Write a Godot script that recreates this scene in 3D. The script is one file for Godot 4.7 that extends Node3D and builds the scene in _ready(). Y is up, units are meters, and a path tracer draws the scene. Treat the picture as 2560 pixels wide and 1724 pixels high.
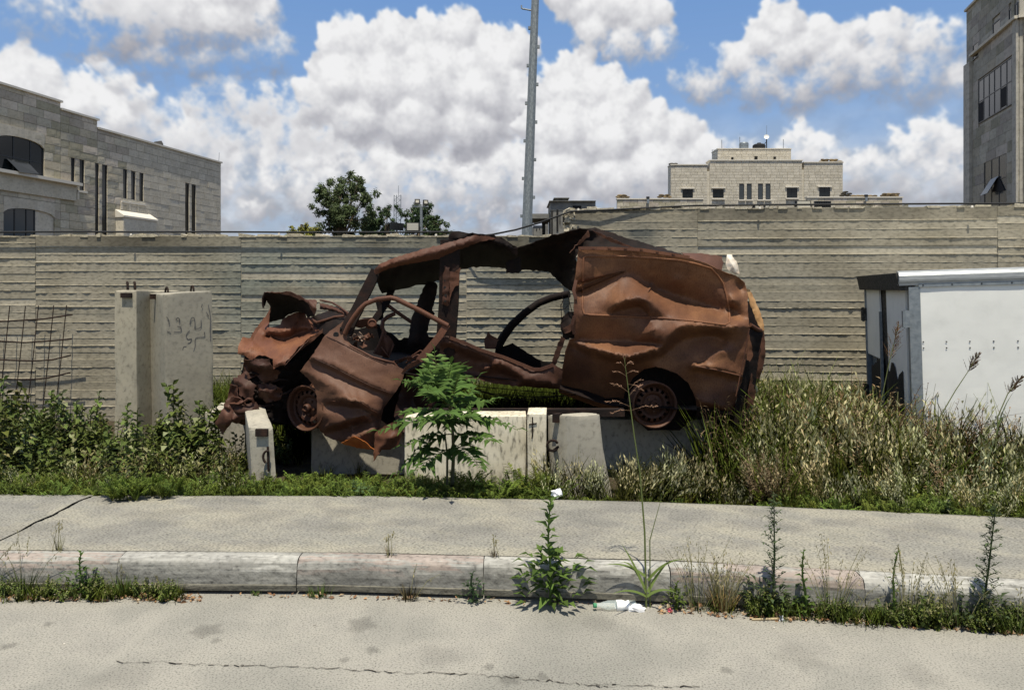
extends Node3D

const F := 1849.0
var used := {}
var mats := {}
var rng := RandomNumberGenerator.new()
var nz := FastNoiseLite.new()
var last := {}


class G:
	var v := PackedVector3Array()
	var n := PackedVector3Array()
	var c := PackedColorArray()
	var col := Color.WHITE

	func vert(p: Vector3, nn: Vector3, cc: Color) -> void:
		v.append(p)
		n.append(nn)
		c.append(cc)

	func tri(a: Vector3, b: Vector3, d: Vector3) -> void:
		var nn := (b - a).cross(d - a).normalized()
		vert(a, nn, col)
		vert(d, nn, col)
		vert(b, nn, col)

	func quad(a: Vector3, b: Vector3, d: Vector3, e: Vector3) -> void:
		tri(a, b, d)
		tri(a, d, e)

	func stri(a: Vector3, b: Vector3, d: Vector3, na: Vector3, nb: Vector3, nd: Vector3) -> void:
		vert(a, na, col)
		vert(d, nd, col)
		vert(b, nb, col)

	func squad(a: Vector3, b: Vector3, d: Vector3, e: Vector3, na: Vector3, nb: Vector3, nd: Vector3, ne: Vector3) -> void:
		stri(a, b, d, na, nb, nd)
		stri(a, d, e, na, nd, ne)

	# eight corners: bottom ring of the near end x0 x1 then top, then the far end likewise
	func hexa(p: Array) -> void:
		quad(p[0], p[1], p[2], p[3])
		quad(p[5], p[4], p[7], p[6])
		quad(p[4], p[0], p[3], p[7])
		quad(p[1], p[5], p[6], p[2])
		quad(p[3], p[2], p[6], p[7])
		quad(p[4], p[5], p[1], p[0])

	func box(at: Vector3, s: Vector3, b := Basis.IDENTITY) -> void:
		var p := []
		for z in [0.5, -0.5]:
			for q in [[-0.5, -0.5], [0.5, -0.5], [0.5, 0.5], [-0.5, 0.5]]:
				p.append(at + b * Vector3(q[0] * s.x, q[1] * s.y, z * s.z))
		hexa(p)

	func sweep(path: Array, prof: Array, scales: Array, smooth := true, up := Vector3.UP) -> void:
		var rings := []
		var nrm := []
		var side := Vector3.ZERO
		for i in path.size():
			var t: Vector3 = (path[mini(i + 1, path.size() - 1)] - path[maxi(i - 1, 0)]).normalized()
			if i == 0:
				side = t.cross(up)
				if side.length() < 0.05:
					side = t.cross(Vector3.RIGHT)
			else:
				side = side - t * side.dot(t)
			side = side.normalized()
			var w := side.cross(t).normalized()
			var s: float = scales[mini(i, scales.size() - 1)]
			var r := []
			var q := []
			for k in prof:
				r.append(path[i] + (side * k.x + w * k.y) * s)
				q.append((side * k.x + w * k.y).normalized())
			rings.append(r)
			nrm.append(q)
		var m := prof.size()
		for i in path.size() - 1:
			for k in m:
				var l := (k + 1) % m
				if smooth:
					squad(rings[i][k], rings[i + 1][k], rings[i + 1][l], rings[i][l], nrm[i][k], nrm[i + 1][k], nrm[i + 1][l], nrm[i][l])
				else:
					quad(rings[i][k], rings[i + 1][k], rings[i + 1][l], rings[i][l])
		for k in range(1, m - 1):
			tri(rings[0][0], rings[0][k], rings[0][k + 1])
			var e := path.size() - 1
			tri(rings[e][0], rings[e][k + 1], rings[e][k])

	func tube(path: Array, r, sides := 6) -> void:
		var prof := []
		for k in sides:
			prof.append(Vector2(cos(TAU * k / sides), sin(TAU * k / sides)))
		sweep(path, prof, r if r is Array else [r])

	func bar(path: Array, w: float, h: float, up := Vector3.UP, scales := [1.0]) -> void:
		sweep(path, [Vector2(w, h) * 0.5, Vector2(-w, h) * 0.5, Vector2(-w, -h) * 0.5, Vector2(w, -h) * 0.5], scales, false, up)

	# profile of (radius, height) turned round an axis
	func lathe(at: Vector3, axis: Vector3, prof: Array, sides := 24, from := 0.0, to := TAU, skip := []) -> void:
		var x := axis.cross(Vector3.UP)
		if x.length() < 0.05:
			x = axis.cross(Vector3.RIGHT)
		x = x.normalized()
		var y := axis.cross(x).normalized()
		for k in sides:
			if skip.has(k):
				continue
			var a := from + (to - from) * k / sides
			var b := from + (to - from) * (k + 1) / sides
			var ra := x * cos(a) + y * sin(a)
			var rb := x * cos(b) + y * sin(b)
			for i in prof.size() - 1:
				var p: Vector2 = prof[i]
				var q: Vector2 = prof[i + 1]
				var s := Vector2(q.y - p.y, p.x - q.x).normalized()
				var na := (ra * s.x + axis * s.y).normalized()
				var nb := (rb * s.x + axis * s.y).normalized()
				squad(at + ra * p.x + axis * p.y, at + rb * p.x + axis * p.y, at + rb * q.x + axis * q.y, at + ra * q.x + axis * q.y, na, nb, nb, na)

	func leaf(p: Vector3, d: Vector3, up: Vector3, l: float, w: float, droop := 0.2) -> void:
		var s := d.cross(up).normalized() * w
		var u := s.cross(d).normalized()
		var m := p + d * l * 0.45 + u * l * 0.04
		var t := p + d * l - u * l * droop
		var f := u * w * 0.35
		var n1 := (u + s.normalized() * 0.35).normalized()
		var n2 := (u - s.normalized() * 0.35).normalized()
		stri(p, m + s + f, m, n1, n1, n1)
		stri(m, m + s + f, t, n1, n1, n1)
		stri(p, m, m - s + f, n2, n2, n2)
		stri(m, t, m - s + f, n2, n2, n2)

	func blade(p: Vector3, d: Vector3, l: float, w: float, bend: Vector3, segs := 4) -> void:
		var s := d.cross(Vector3(bend.x, 0.3, bend.z + 0.01)).normalized() * w * 0.5
		var a := p
		var wa := 1.0
		for i in segs:
			var t := float(i + 1) / segs
			var b := p + d * l * t + bend * l * t * t
			var wb := 1.0 - pow(t, 1.7)
			var nn := s.cross(b - a).normalized()
			if nn.y < 0:
				nn = -nn
			nn = (nn + Vector3(0, 0.25, 0)).normalized()
			stri(a - s * wa, a + s * wa, b + s * wb, nn, nn, nn)
			if wb > 0.02:
				stri(a - s * wa, b + s * wb, b - s * wb, nn, nn, nn)
			a = b
			wa = wb

	func mesh() -> ArrayMesh:
		var a := []
		a.resize(Mesh.ARRAY_MAX)
		a[Mesh.ARRAY_VERTEX] = v
		a[Mesh.ARRAY_NORMAL] = n
		a[Mesh.ARRAY_COLOR] = c
		var m := ArrayMesh.new()
		if v.size():
			m.add_surface_from_arrays(Mesh.PRIMITIVE_TRIANGLES, a)
		return m


func P(u: float, v: float, d: float) -> Vector3:
	return Vector3((u - 1280.0) * d / F, 1.6 + (735.0 - v) * d / F, -d)


func numbered(parent: Node, called: String) -> String:
	var key := str(parent.get_instance_id()) + called
	var k: int = used.get(key, 0)
	used[key] = k + 1
	return called if k == 0 else "%s_%03d" % [called, k]


func tag(o: Node3D, label := "", category := "", group := "", kind := "") -> Node3D:
	if label:
		o.set_meta("label", label)
	if category:
		o.set_meta("category", category)
	if group:
		o.set_meta("group", group)
	if kind:
		o.set_meta("kind", kind)
	return o


func thing(called: String, at: Vector3, label: String, category: String, group := "") -> Node3D:
	var o := Node3D.new()
	o.name = numbered(self, called)
	add_child(o, true)
	o.position = at
	tag(o, label, category, group)
	return o


func part(called: String, g, m: Material, parent: Node = self) -> MeshInstance3D:
	var o := MeshInstance3D.new()
	o.name = numbered(parent, called)
	o.mesh = (g as G).mesh() if g is G else g
	o.material_override = m
	parent.add_child(o, true)
	return o


func stuff(called: String, mesh: Mesh, m: Material, at: Array, label: String, category: String, parent: Node = self) -> MultiMeshInstance3D:
	var mm := MultiMesh.new()
	mm.transform_format = MultiMesh.TRANSFORM_3D
	mm.use_colors = true
	mm.mesh = mesh
	mm.instance_count = at.size()
	for i in at.size():
		mm.set_instance_transform(i, at[i][0])
		mm.set_instance_color(i, at[i][1])
	var o := MultiMeshInstance3D.new()
	o.name = numbered(parent, called)
	o.multimesh = mm
	o.material_override = m
	parent.add_child(o, true)
	tag(o, label, category, "", "stuff")
	return o


func lin(r: float, g: float, b: float) -> Color:
	return Color(r / 255.0, g / 255.0, b / 255.0).srgb_to_linear()


func noise_tex(freq: float, stops: Array, cell := false, seed_ := 1, size := 512, oct := 5) -> NoiseTexture2D:
	var f := FastNoiseLite.new()
	f.seed = seed_
	f.frequency = freq
	f.noise_type = FastNoiseLite.TYPE_CELLULAR if cell else FastNoiseLite.TYPE_SIMPLEX_SMOOTH
	f.fractal_octaves = oct
	var t := NoiseTexture2D.new()
	t.width = size
	t.height = size
	t.seamless = true
	t.noise = f
	var gr := Gradient.new()
	var off := PackedFloat32Array()
	var cs := PackedColorArray()
	for i in range(0, stops.size(), 2):
		off.append(stops[i])
		cs.append(stops[i + 1])
	gr.offsets = off
	gr.colors = cs
	t.color_ramp = gr
	return t


func grey(x: float) -> Color:
	return Color(x, x, x)


# a surface: base colours by a coarse noise, times a second noise at another scale, with fine relief
func surf(called: String, stops: Array, freq: float, scale, rough: float, bump := 0.0, over: Array = [], over_scale = 1.0, metal := 0.0, bump_freq := 0.06, over_freq := 0.012) -> StandardMaterial3D:
	var m := StandardMaterial3D.new()
	m.resource_name = called
	m.vertex_color_use_as_albedo = true
	m.roughness = rough
	m.metallic = metal
	m.metallic_specular = 0.35
	m.uv1_triplanar = true
	m.uv1_world_triplanar = true
	m.uv1_scale = scale if scale is Vector3 else Vector3.ONE * scale
	m.albedo_texture = noise_tex(freq, stops, false, called.hash() % 997)
	if over.size():
		m.detail_enabled = true
		m.detail_blend_mode = BaseMaterial3D.BLEND_MODE_MUL
		m.detail_uv_layer = BaseMaterial3D.DETAIL_UV_2
		m.uv2_triplanar = true
		m.uv2_world_triplanar = true
		m.uv2_scale = over_scale if over_scale is Vector3 else Vector3.ONE * over_scale
		m.detail_albedo = noise_tex(over_freq, over, false, called.hash() % 991, 512, 6)
	if bump > 0.0:
		m.heightmap_enabled = true
		m.heightmap_scale = bump
		m.heightmap_texture = noise_tex(bump_freq, [0.0, Color.BLACK, 1.0, Color.WHITE], false, called.hash() % 983)
	mats[called] = m
	return m


func plain(called: String, c: Color, rough := 0.6, metal := 0.0, thin := 0.0) -> StandardMaterial3D:
	var m := StandardMaterial3D.new()
	m.resource_name = called
	m.albedo_color = c
	m.vertex_color_use_as_albedo = true
	m.roughness = rough
	m.metallic = metal
	if thin > 0.0:
		m.backlight_enabled = true
		m.backlight = Color(thin, thin, thin)
		m.metallic_specular = 0.25
	mats[called] = m
	return m


func resample(a: Array, step: float, closed: bool) -> Array:
	var out := []
	var m := a.size() / 3
	for i in (m if closed else m - 1):
		var j := (i + 1) % m
		var p := Vector3(a[i * 3], a[i * 3 + 1], a[i * 3 + 2])
		var q := Vector3(a[j * 3], a[j * 3 + 1], a[j * 3 + 2])
		var k := maxi(1, roundi(Vector2(p.x - q.x, p.y - q.y).length() / step))
		for s in k:
			out.append(p.lerp(q, float(s) / k))
	if not closed:
		out.append(Vector3(a[-3], a[-2], a[-1]))
	return out


# A bent sheet of metal. The outline and the fold lines are triplets: pixel measures across and down in the 7 m plane's view, and centimetres behind that plane.
# Between the folds the sheet stretches like a membrane, so that the folds stay sharp.
func sheet(parent: Node3D, called: String, m: Material, outline: Array, folds: Array = [], o: Dictionary = {}) -> MeshInstance3D:
	var step: float = o.get("step", 9.0)
	var torn: float = o.get("torn", 1.5)
	var col: Color = o.get("col", Color(0.8, 0.8, 0.8))
	var col2: Color = o.get("col2", col * 0.6)
	var rum: float = o.get("rum", 1.0)
	var thick: float = o.get("thick", 0.006)
	var amp: float = o.get("amp", 1.0)
	var pts := PackedVector2Array()
	var dep := PackedFloat32Array()
	var grid := {}
	var ring := resample(outline, step, true)
	var poly := PackedVector2Array()
	for q in ring:
		var w := Vector2(q.x, q.y) + Vector2(nz.get_noise_2d(q.x * 9.0, q.y * 9.0), nz.get_noise_2d(q.y * 9.0, q.x * 9.0 + 50)) * torn * 2.0
		poly.append(w)
		pts.append(w)
		dep.append(q.z)
	for f in folds:
		for q in resample(f, step, false):
			if Geometry2D.is_point_in_polygon(Vector2(q.x, q.y), poly):
				pts.append(Vector2(q.x, q.y))
				dep.append(q.z * amp)
	var nf := pts.size()
	for i in nf:
		var key := Vector2i(floori(pts[i].x / step), floori(pts[i].y / step))
		if not grid.has(key):
			grid[key] = []
		grid[key].append(i)
	var lo := poly[0]
	var hi := poly[0]
	for q in poly:
		lo = lo.min(q)
		hi = hi.max(q)
	var row := 0
	var y := lo.y + step * 0.5
	while y < hi.y:
		var x := lo.x + step * (0.5 if row % 2 else 0.0)
		while x < hi.x:
			var q := Vector2(x, y) + Vector2(rng.randf() - 0.5, rng.randf() - 0.5) * step * 0.35
			if Geometry2D.is_point_in_polygon(q, poly):
				var ok := true
				var k0 := Vector2i(floori(q.x / step), floori(q.y / step))
				for dx in [-1, 0, 1]:
					for dy in [-1, 0, 1]:
						for i in grid.get(k0 + Vector2i(dx, dy), []):
							if pts[i].distance_to(q) < step * 0.62:
								ok = false
				if ok:
					pts.append(q)
					dep.append(0.0)
			x += step
		y += step * 0.87
		row += 1
	var raw := Geometry2D.triangulate_delaunay(pts)
	var tris := PackedInt32Array()
	var near := []
	near.resize(pts.size())
	for i in pts.size():
		near[i] = PackedInt32Array()
	for i in range(0, raw.size(), 3):
		var a := raw[i]
		var b := raw[i + 1]
		var d := raw[i + 2]
		if Geometry2D.is_point_in_polygon((pts[a] + pts[b] + pts[d]) / 3.0, poly):
			if (pts[b] - pts[a]).cross(pts[d] - pts[a]) > 0.0: # image y runs down: turn to anticlockwise as seen
				var t := b
				b = d
				d = t
			tris.append_array([a, b, d])
			for e in [[a, b], [b, d], [d, a]]:
				near[e[0]].append(e[1])
				near[e[1]].append(e[0])
	for i in range(nf, pts.size()):
		var s := 0.0
		var ws := 0.0
		for j in range(0, nf, 2):
			var w := 1.0 / (pts[i].distance_squared_to(pts[j]) + 4.0)
			w *= w
			s += dep[j] * w
			ws += w
		dep[i] = s / ws
	for it in o.get("relax", 50):
		for i in range(nf, pts.size()):
			var s := 0.0
			for j in near[i]:
				s += dep[j]
			if near[i].size():
				dep[i] = s / near[i].size()
	for it in o.get("soft", 1):
		var old := dep.duplicate()
		for i in range(poly.size(), pts.size()):
			var s := 0.0
			for j in near[i]:
				s += old[j]
			if near[i].size():
				dep[i] = lerpf(old[i], s / near[i].size(), 0.5)
	for i in pts.size():
		var r := nz.get_noise_2d(pts[i].x * 1.6 + 31, pts[i].y * 2.1)
		dep[i] += rum * (1.6 * absf(r) + 0.5 * nz.get_noise_2d(pts[i].x * 5.0, pts[i].y * 5.0 + 90))
	var pos := PackedVector3Array()
	var cs := PackedColorArray()
	for i in pts.size():
		pos.append(P(pts[i].x, pts[i].y, 7.0 + dep[i] * 0.01) - parent.position)
		var k := clampf(0.5 + 0.9 * nz.get_noise_2d(pts[i].x * 0.7 + 400, pts[i].y * 0.9) + 0.35 * nz.get_noise_2d(pts[i].x * 4.0, pts[i].y * 3.0), 0.0, 1.0)
		cs.append(col2.lerp(col, k))
	var nrm := PackedVector3Array()
	nrm.resize(pts.size())
	for i in range(0, tris.size(), 3):
		var a := tris[i]
		var b := tris[i + 1]
		var d := tris[i + 2]
		var f := (pos[b] - pos[a]).cross(pos[d] - pos[a])
		nrm[a] += f
		nrm[b] += f
		nrm[d] += f
	for i in nrm.size():
		nrm[i] = nrm[i].normalized()
	var g := G.new()
	for i in range(0, tris.size(), 3):
		for k in [0, 2, 1]:
			var j := tris[i + k]
			g.vert(pos[j], nrm[j], cs[j])
		for k in [0, 1, 2]:
			var j := tris[i + k]
			g.vert(pos[j] - nrm[j] * thick, -nrm[j], cs[j])
	for i in poly.size():
		var j := (i + 1) % poly.size()
		g.col = cs[i]
		g.quad(pos[i], pos[j], pos[j] - nrm[j] * thick, pos[i] - nrm[i] * thick)
	last = {"pts": pts, "dep": dep}
	return part(called, g, m, parent)


func depth_at(q: Vector2) -> float:
	var s := 0.0
	var ws := 0.0
	var pts: PackedVector2Array = last.pts
	for i in pts.size():
		var dd := pts[i].distance_squared_to(q)
		if dd < 400.0:
			var w := 1.0 / (dd + 1.0)
			w *= w
			s += last.dep[i] * w
			ws += w
	return s / maxf(ws, 1e-9)


# points in the view of the 7 m plane, as in sheet()
func path(parent: Node3D, a: Array) -> Array:
	var r := []
	for i in range(0, a.size(), 3):
		r.append(P(a[i], a[i + 1], 7.0 + a[i + 2] * 0.01) - parent.position)
	return r


# a block with chipped edges; p holds its eight corners as in hexa()
func rough_hex(p: Array, step: float, chip: float, seed_ := 0.0, col := Color.WHITE) -> G:
	var g := G.new()
	g.col = col
	var lx: float = (p[1] - p[0]).length()
	var ly: float = (p[3] - p[0]).length()
	var lz: float = (p[4] - p[0]).length()
	var mid := Vector3.ZERO
	for q in p:
		mid += q / 8.0
	var at := func(a: float, b: float, e: float) -> Vector3:
		var q0: Vector3 = p[0].lerp(p[1], a).lerp(p[3].lerp(p[2], a), b)
		var q1: Vector3 = p[4].lerp(p[5], a).lerp(p[7].lerp(p[6], a), b)
		var q := q0.lerp(q1, e)
		var ds := [minf(a, 1 - a) * lx, minf(b, 1 - b) * ly, minf(e, 1 - e) * lz]
		ds.sort()
		var edge: float = ds[1]
		var bite := maxf(0.0, nz.get_noise_3d(q.x * 110 + seed_ * 77, q.y * 110, q.z * 110) + 0.22) * chip * maxf(0.0, 1.0 - edge / 0.05)
		bite += chip * 0.25 * maxf(0.0, 1.0 - edge / 0.02)
		var big := maxf(0.0, nz.get_noise_3d(q.x * 30 + seed_ * 13, q.y * 30 + 40, q.z * 30) - 0.32) * chip * 5.0 * maxf(0.0, 1.0 - edge / 0.09)
		return q + (mid - q).normalized() * (bite + big)
	var nx := clampi(ceili(lx / step), 1, 90)
	var ny := clampi(ceili(ly / step), 1, 90)
	var nn := clampi(ceili(lz / step), 1, 60)
	for f in 6:
		var na: int = [nx, nx, nn, nn, nx, nx][f]
		var nb: int = [ny, ny, ny, ny, nn, nn][f]
		var pts := []
		for j in nb + 1:
			for i in na + 1:
				var a := float(i) / na
				var b := float(j) / nb
				match f:
					0: pts.append(at.call(a, b, 0.0))
					1: pts.append(at.call(1 - a, b, 1.0))
					2: pts.append(at.call(0.0, b, 1 - a))
					3: pts.append(at.call(1.0, b, a))
					4: pts.append(at.call(a, 1.0, b))
					5: pts.append(at.call(a, 0.0, 1 - b))
		for j in nb:
			for i in na:
				var k := j * (na + 1) + i
				g.quad(pts[k], pts[k + 1], pts[k + na + 2], pts[k + na + 1])
	return g


# a standing block given by its near face in the picture's measures (u0, u1, top, foot) and its distance, pushed back by deep
func standing(u0: float, u1: float, vt: float, foot: float, d: float, deep: Vector3, top_shift := 0.0) -> Array:
	var a := P(u0, vt, d)
	var b := P(u1, vt, d)
	var s := Vector3(top_shift, 0, 0)
	var a0 := Vector3(a.x, foot - 0.3, a.z)
	var b0 := Vector3(b.x, foot - 0.3, b.z)
	return [a0 + s, b0 + s, b, a, a0 + s + deep, b0 + s + deep, b + deep, a + deep]


func on_plane(org: Vector3, dir: Vector3, u: float, v: float) -> Vector2:
	var k := (u - 1280.0) / F
	var s := (-k * org.z - org.x) / (dir.x + k * dir.z)
	var d := -(org.z + s * dir.z)
	return Vector2(s, 1.6 + (735.0 - v) * d / F)


func kerb_z(x: float) -> float:
	var xs := [-60.0, -2.82, -0.92, 0.0, 0.93, 1.74, 2.54, 60.0]
	var ds := [5.0, 4.08, 4.05, 3.985, 3.91, 3.79, 3.67, -6.0]
	for i in 7:
		if x <= xs[i + 1]:
			var t: float = (x - xs[i]) / (xs[i + 1] - xs[i])
			return lerpf(ds[i], ds[i + 1], clampf(t, 0, 1))
	return ds[7]


func ground_y(x: float, d: float) -> float:
	var t := d - kerb_z(x) - 1.17
	if t < 0.5:
		return lerpf(0.09, 0.0, clampf(t / 0.5, 0, 1))
	return lerpf(0.0, -0.2, clampf((t - 0.5) / 1.1, 0, 1))


func sky_base(d: Vector3, cl: FastNoiseLite, far := true) -> Color:
	var el := asin(clampf(d.y, -1, 1))
	var t := clampf(el / 1.2, 0, 1)
	var low := Color(0.70, 0.78, 0.87)
	var c := low.lerp(Color(0.58, 0.71, 0.88), smoothstep(0.0, 0.2, t)).lerp(Color(0.39, 0.57, 0.82), smoothstep(0.1, 0.5, t)).lerp(Color(0.24, 0.42, 0.70), smoothstep(0.4, 1.0, t))
	if not far:
		return c
	# broken cumulus over the rest of the sky, laid out on a flat layer high above
	var h := maxf(d.y, 0.04)
	var q := Vector2(d.x, d.z) / (h + 0.25)
	var a := cl.get_noise_2d(q.x * 60.0, q.y * 60.0)
	var b := cl.get_noise_2d(q.x * 60.0 + 9.0, q.y * 60.0 - 12.0)
	var cover := smoothstep(-0.06, 0.16, a)
	var lit := clampf(0.82 + (a - b) * 1.2 - a * 0.35, 0.64, 0.96)
	return c.lerp(Color(lit, lit, lit * 1.01), cover * 0.95)


func make_sky() -> ImageTexture:
	var W := 4096
	var H := 2048
	var cl := FastNoiseLite.new()
	cl.seed = 7
	cl.frequency = 0.012
	cl.fractal_octaves = 6
	var im := Image.create(512, 256, false, Image.FORMAT_RGB8)
	for y in 256:
		var el := PI / 2 - (y + 0.5) / 256.0 * PI
		for x in 512:
			var az := (x + 0.5) / 512.0 * TAU
			var d := Vector3(sin(az) * cos(el), sin(el), -cos(az) * cos(el))
			if y < 130:
				im.set_pixel(x, y, sky_base(d, cl))
			else:
				im.set_pixel(x, y, Color(0.62, 0.61, 0.56))
	im.resize(W, H, Image.INTERPOLATE_CUBIC)
	# the part of the sky over the wall, cloud by cloud
	var hw := 470
	var hh := 330
	var ww := hw * 2
	var top := H / 2 - hh
	var k := W / TAU
	var colr := PackedColorArray()
	colr.resize(ww * hh)
	var wx := PackedFloat32Array()
	var wy := PackedFloat32Array()
	wx.resize(ww * hh)
	wy.resize(ww * hh)
	for y in hh:
		for x in ww:
			var az := (x + 0.5 - hw) / k
			var el := (hh - y - 0.5) / k
			var i := y * ww + x
			var veil := (0.45 + 0.55 * smoothstep(-0.42, 0.12, cl.get_noise_2d(x * 0.7, y * 1.6 + 700))) * (1.0 - smoothstep(0.10, 0.27, el)) * 0.8
			var vt := 0.74 + 0.16 * smoothstep(-0.3, 0.4, cl.get_noise_2d(x * 2.2 + 900, y * 3.6))
			colr[i] = sky_base(Vector3(sin(az) * cos(el), sin(el), -cos(az) * cos(el)), cl, false).lerp(Color(vt * 0.98, vt * 0.99, vt * 1.015), veil)
			wx[i] = cl.get_noise_2d(x * 3.1, y * 3.1) * 9.0 + cl.get_noise_2d(x * 14.0, y * 14.0 + 300) * 2.6
			wy[i] = cl.get_noise_2d(x * 3.1 + 500, y * 3.1 + 90) * 8.0 + cl.get_noise_2d(x * 14.0 + 200, y * 14.0) * 2.6
	# each cloud: base height, darkness of its base, softness, then puffs (across, up, radius) in the picture's measures
	var clouds := [
		[600, 0.26, 5.0, [300, 330, 120, 480, 360, 120, 640, 340, 120, 800, 360, 130, 980, 380, 140, 1160, 380, 140, 1320, 380, 130, 1480, 400, 130, 1640, 400, 110, 560, 450, 120, 760, 460, 130, 1000, 470, 140, 1240, 480, 140, 1450, 480, 120]],
		[520, 0.22, 5.0, [1760, 440, 80, 1880, 430, 80, 2020, 450, 90, 2160, 450, 90, 2300, 440, 90, 2440, 430, 100]],
		[560, 0.30, 2.5, [700, 470, 90, 620, 500, 70, 820, 490, 110, 950, 470, 100, 1080, 480, 100, 1200, 470, 110, 560, 440, 60, 1300, 500, 70]],
		[590, 0.20, 2.0, [1500, 470, 70, 1420, 500, 60, 1600, 480, 60, 1160, 540, 40, 1080, 555, 30, 1250, 545, 40]],
		[600, 0.30, 1.5, [610, 470, 36, 600, 540, 40, 660, 520, 32, 950, 510, 42, 700, 480, 20, 770, 410, 30]],
		[500, 0.42, 2.2, [60, 230, 110, 180, 270, 90, 290, 300, 80, 360, 330, 66, 440, 360, 60, 80, 330, 110, 250, 380, 90, 400, 420, 70, 520, 400, 60]],
		[455, 0.22, 1.0, [255, 165, 26, 300, 205, 34, 345, 250, 36, 385, 292, 30]],
		[560, 0.30, 2.0, [2000, 390, 70, 1930, 430, 60, 2060, 410, 60, 1880, 470, 60, 2110, 460, 60]],
		[560, 0.32, 1.6, [2330, 350, 56, 2390, 380, 70, 2280, 400, 60, 2190, 415, 46, 2130, 440, 46, 2230, 440, 70, 2420, 450, 80, 2330, 470, 80]],
		[345, 0.27, 1.8, [510, 260, 50, 570, 250, 60, 640, 280, 66, 690, 250, 44, 740, 290, 50, 600, 330, 60, 700, 350, 60, 820, 330, 60, 520, 320, 40]],
		[430, 0.27, 1.2, [840, 120, 64, 900, 110, 56, 980, 100, 66, 1060, 90, 60, 1150, 80, 56, 1220, 110, 50, 1280, 130, 56, 860, 200, 80, 960, 210, 90, 1080, 200, 100, 1200, 220, 100, 1290, 240, 70, 800, 260, 60, 900, 300, 80, 1040, 310, 90, 1180, 320, 90]],
		[580, 0.26, 1.4, [1440, 180, 54, 1390, 230, 66, 1480, 230, 66, 1560, 260, 66, 1400, 330, 90, 1520, 340, 90, 1620, 320, 70, 1700, 330, 56, 1760, 400, 60, 1640, 420, 80, 1400, 430, 80, 1540, 450, 80, 1720, 440, 56]],
		[215, 0.20, 1.2, [1450, 20, 60, 1540, 10, 70, 1600, 50, 60, 1480, 80, 60, 1570, 110, 60, 1650, 110, 50, 1420, -40, 70]],
		[300, 0.30, 1.2, [1960, 70, 66, 1900, 110, 56, 1840, 160, 60, 1990, 140, 70, 2060, 110, 60, 2130, 100, 56, 2230, 100, 64, 2310, 110, 60, 2400, 110, 60, 2100, 180, 80, 1900, 210, 70, 2200, 190, 80, 2320, 200, 80, 2430, 210, 80, 1780, 220, 60, 1720, 210, 50, 2000, 230, 70]],
		[235, 0.34, 1.6, [330, 60, 100, 450, 50, 100, 560, 50, 90, 640, 60, 60, 250, 110, 60, 380, 140, 80, 500, 150, 70, 600, 140, 64, 690, 140, 54, 560, -30, 90, 660, 20, 44]],
		[200, 0.24, 4.0, [60, 20, 120, 190, 40, 110, 20, 90, 70, 260, -20, 100, 330, 20, 90]],
	]
	var rr := RandomNumberGenerator.new()
	rr.seed = 5
	var ltx := -0.30
	var lty := 0.80
	var ltz := 0.52
	for cd in clouds:
		var puffs := []
		var src: Array = cd[3]
		for i in range(0, src.size(), 3):
			var az := atan((src[i] - 1280.0) / F)
			var x := az * k + hw
			var y := hh - atan((735.0 - src[i + 1]) / F * cos(az)) * k
			var r: float = src[i + 2] / F * k * cos(az)
			puffs.append([x, y, 0.0, r, true])
			for j in 11:
				var a := rr.randf_range(-0.5, PI + 0.5)
				var q := rr.randf_range(0.25, 0.5) * r
				var e := rr.randf_range(0.55, 0.95) * r
				var z := rr.randf_range(-0.1, 0.55) * r
				var cx := x + cos(a) * e
				var cy := y - sin(a) * e * 0.8
				puffs.append([cx, cy, z, q, false])
				for l in 2:
					var a2 := rr.randf_range(-0.4, PI + 0.4)
					puffs.append([cx + cos(a2) * q * 0.85, cy - sin(a2) * q * 0.85, z + rr.randf_range(0, 0.5) * q, q * rr.randf_range(0.25, 0.5), false])
		var h := PackedFloat32Array()
		h.resize(ww * hh)
		h.fill(-1.0)
		var h0 := h.duplicate()
		var x0 := ww
		var x1 := 0
		var y0 := hh
		var y1 := 0
		for p in puffs:
			var r: float = p[3]
			var ax := maxi(0, int(p[0] - r) - 1)
			var bx := mini(ww - 1, int(p[0] + r) + 1)
			var ay := maxi(0, int(p[1] - r) - 1)
			var by := mini(hh - 1, int(p[1] + r) + 1)
			x0 = mini(x0, ax)
			x1 = maxi(x1, bx)
			y0 = mini(y0, ay)
			y1 = maxi(y1, by)
			var px: float = p[0]
			var py: float = p[1]
			var r2 := r * r
			var pz: float = p[2]
			var main: bool = p[4]
			for y in range(ay, by + 1):
				var dy := y - py
				for x in range(ax, bx + 1):
					var q := r2 - (x - px) * (x - px) - dy * dy
					if q > 0.0:
						var e := pz + sqrt(q)
						var i := y * ww + x
						if e > h[i]:
							h[i] = e
						if main and e > h0[i]:
							h0[i] = e
		var base := hh - atan((735.0 - cd[0]) / F) * k
		var dark: float = cd[1]
		var soft: float = cd[2]
		x0 = maxi(x0 - 12, 2)
		x1 = mini(x1 + 12, ww - 3)
		y0 = maxi(y0 - 12, 2)
		y1 = mini(y1 + 12, hh - 3)
		# warp the outline, blur a little for shading
		var w := PackedFloat32Array()
		w.resize(ww * hh)
		w.fill(-1.0)
		for y in range(y0, y1 + 1):
			for x in range(x0, x1 + 1):
				var i := y * ww + x
				var sx := clampi(roundi(x + wx[i]), 0, ww - 1)
				var sy := clampi(roundi(y + wy[i]), 0, hh - 1)
				w[i] = h[sy * ww + sx]
		var s := w.duplicate()
		var soft_h := s
		for i in h0.size():
			h0[i] = maxf(h0[i], s[i] * 0.6)
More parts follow.
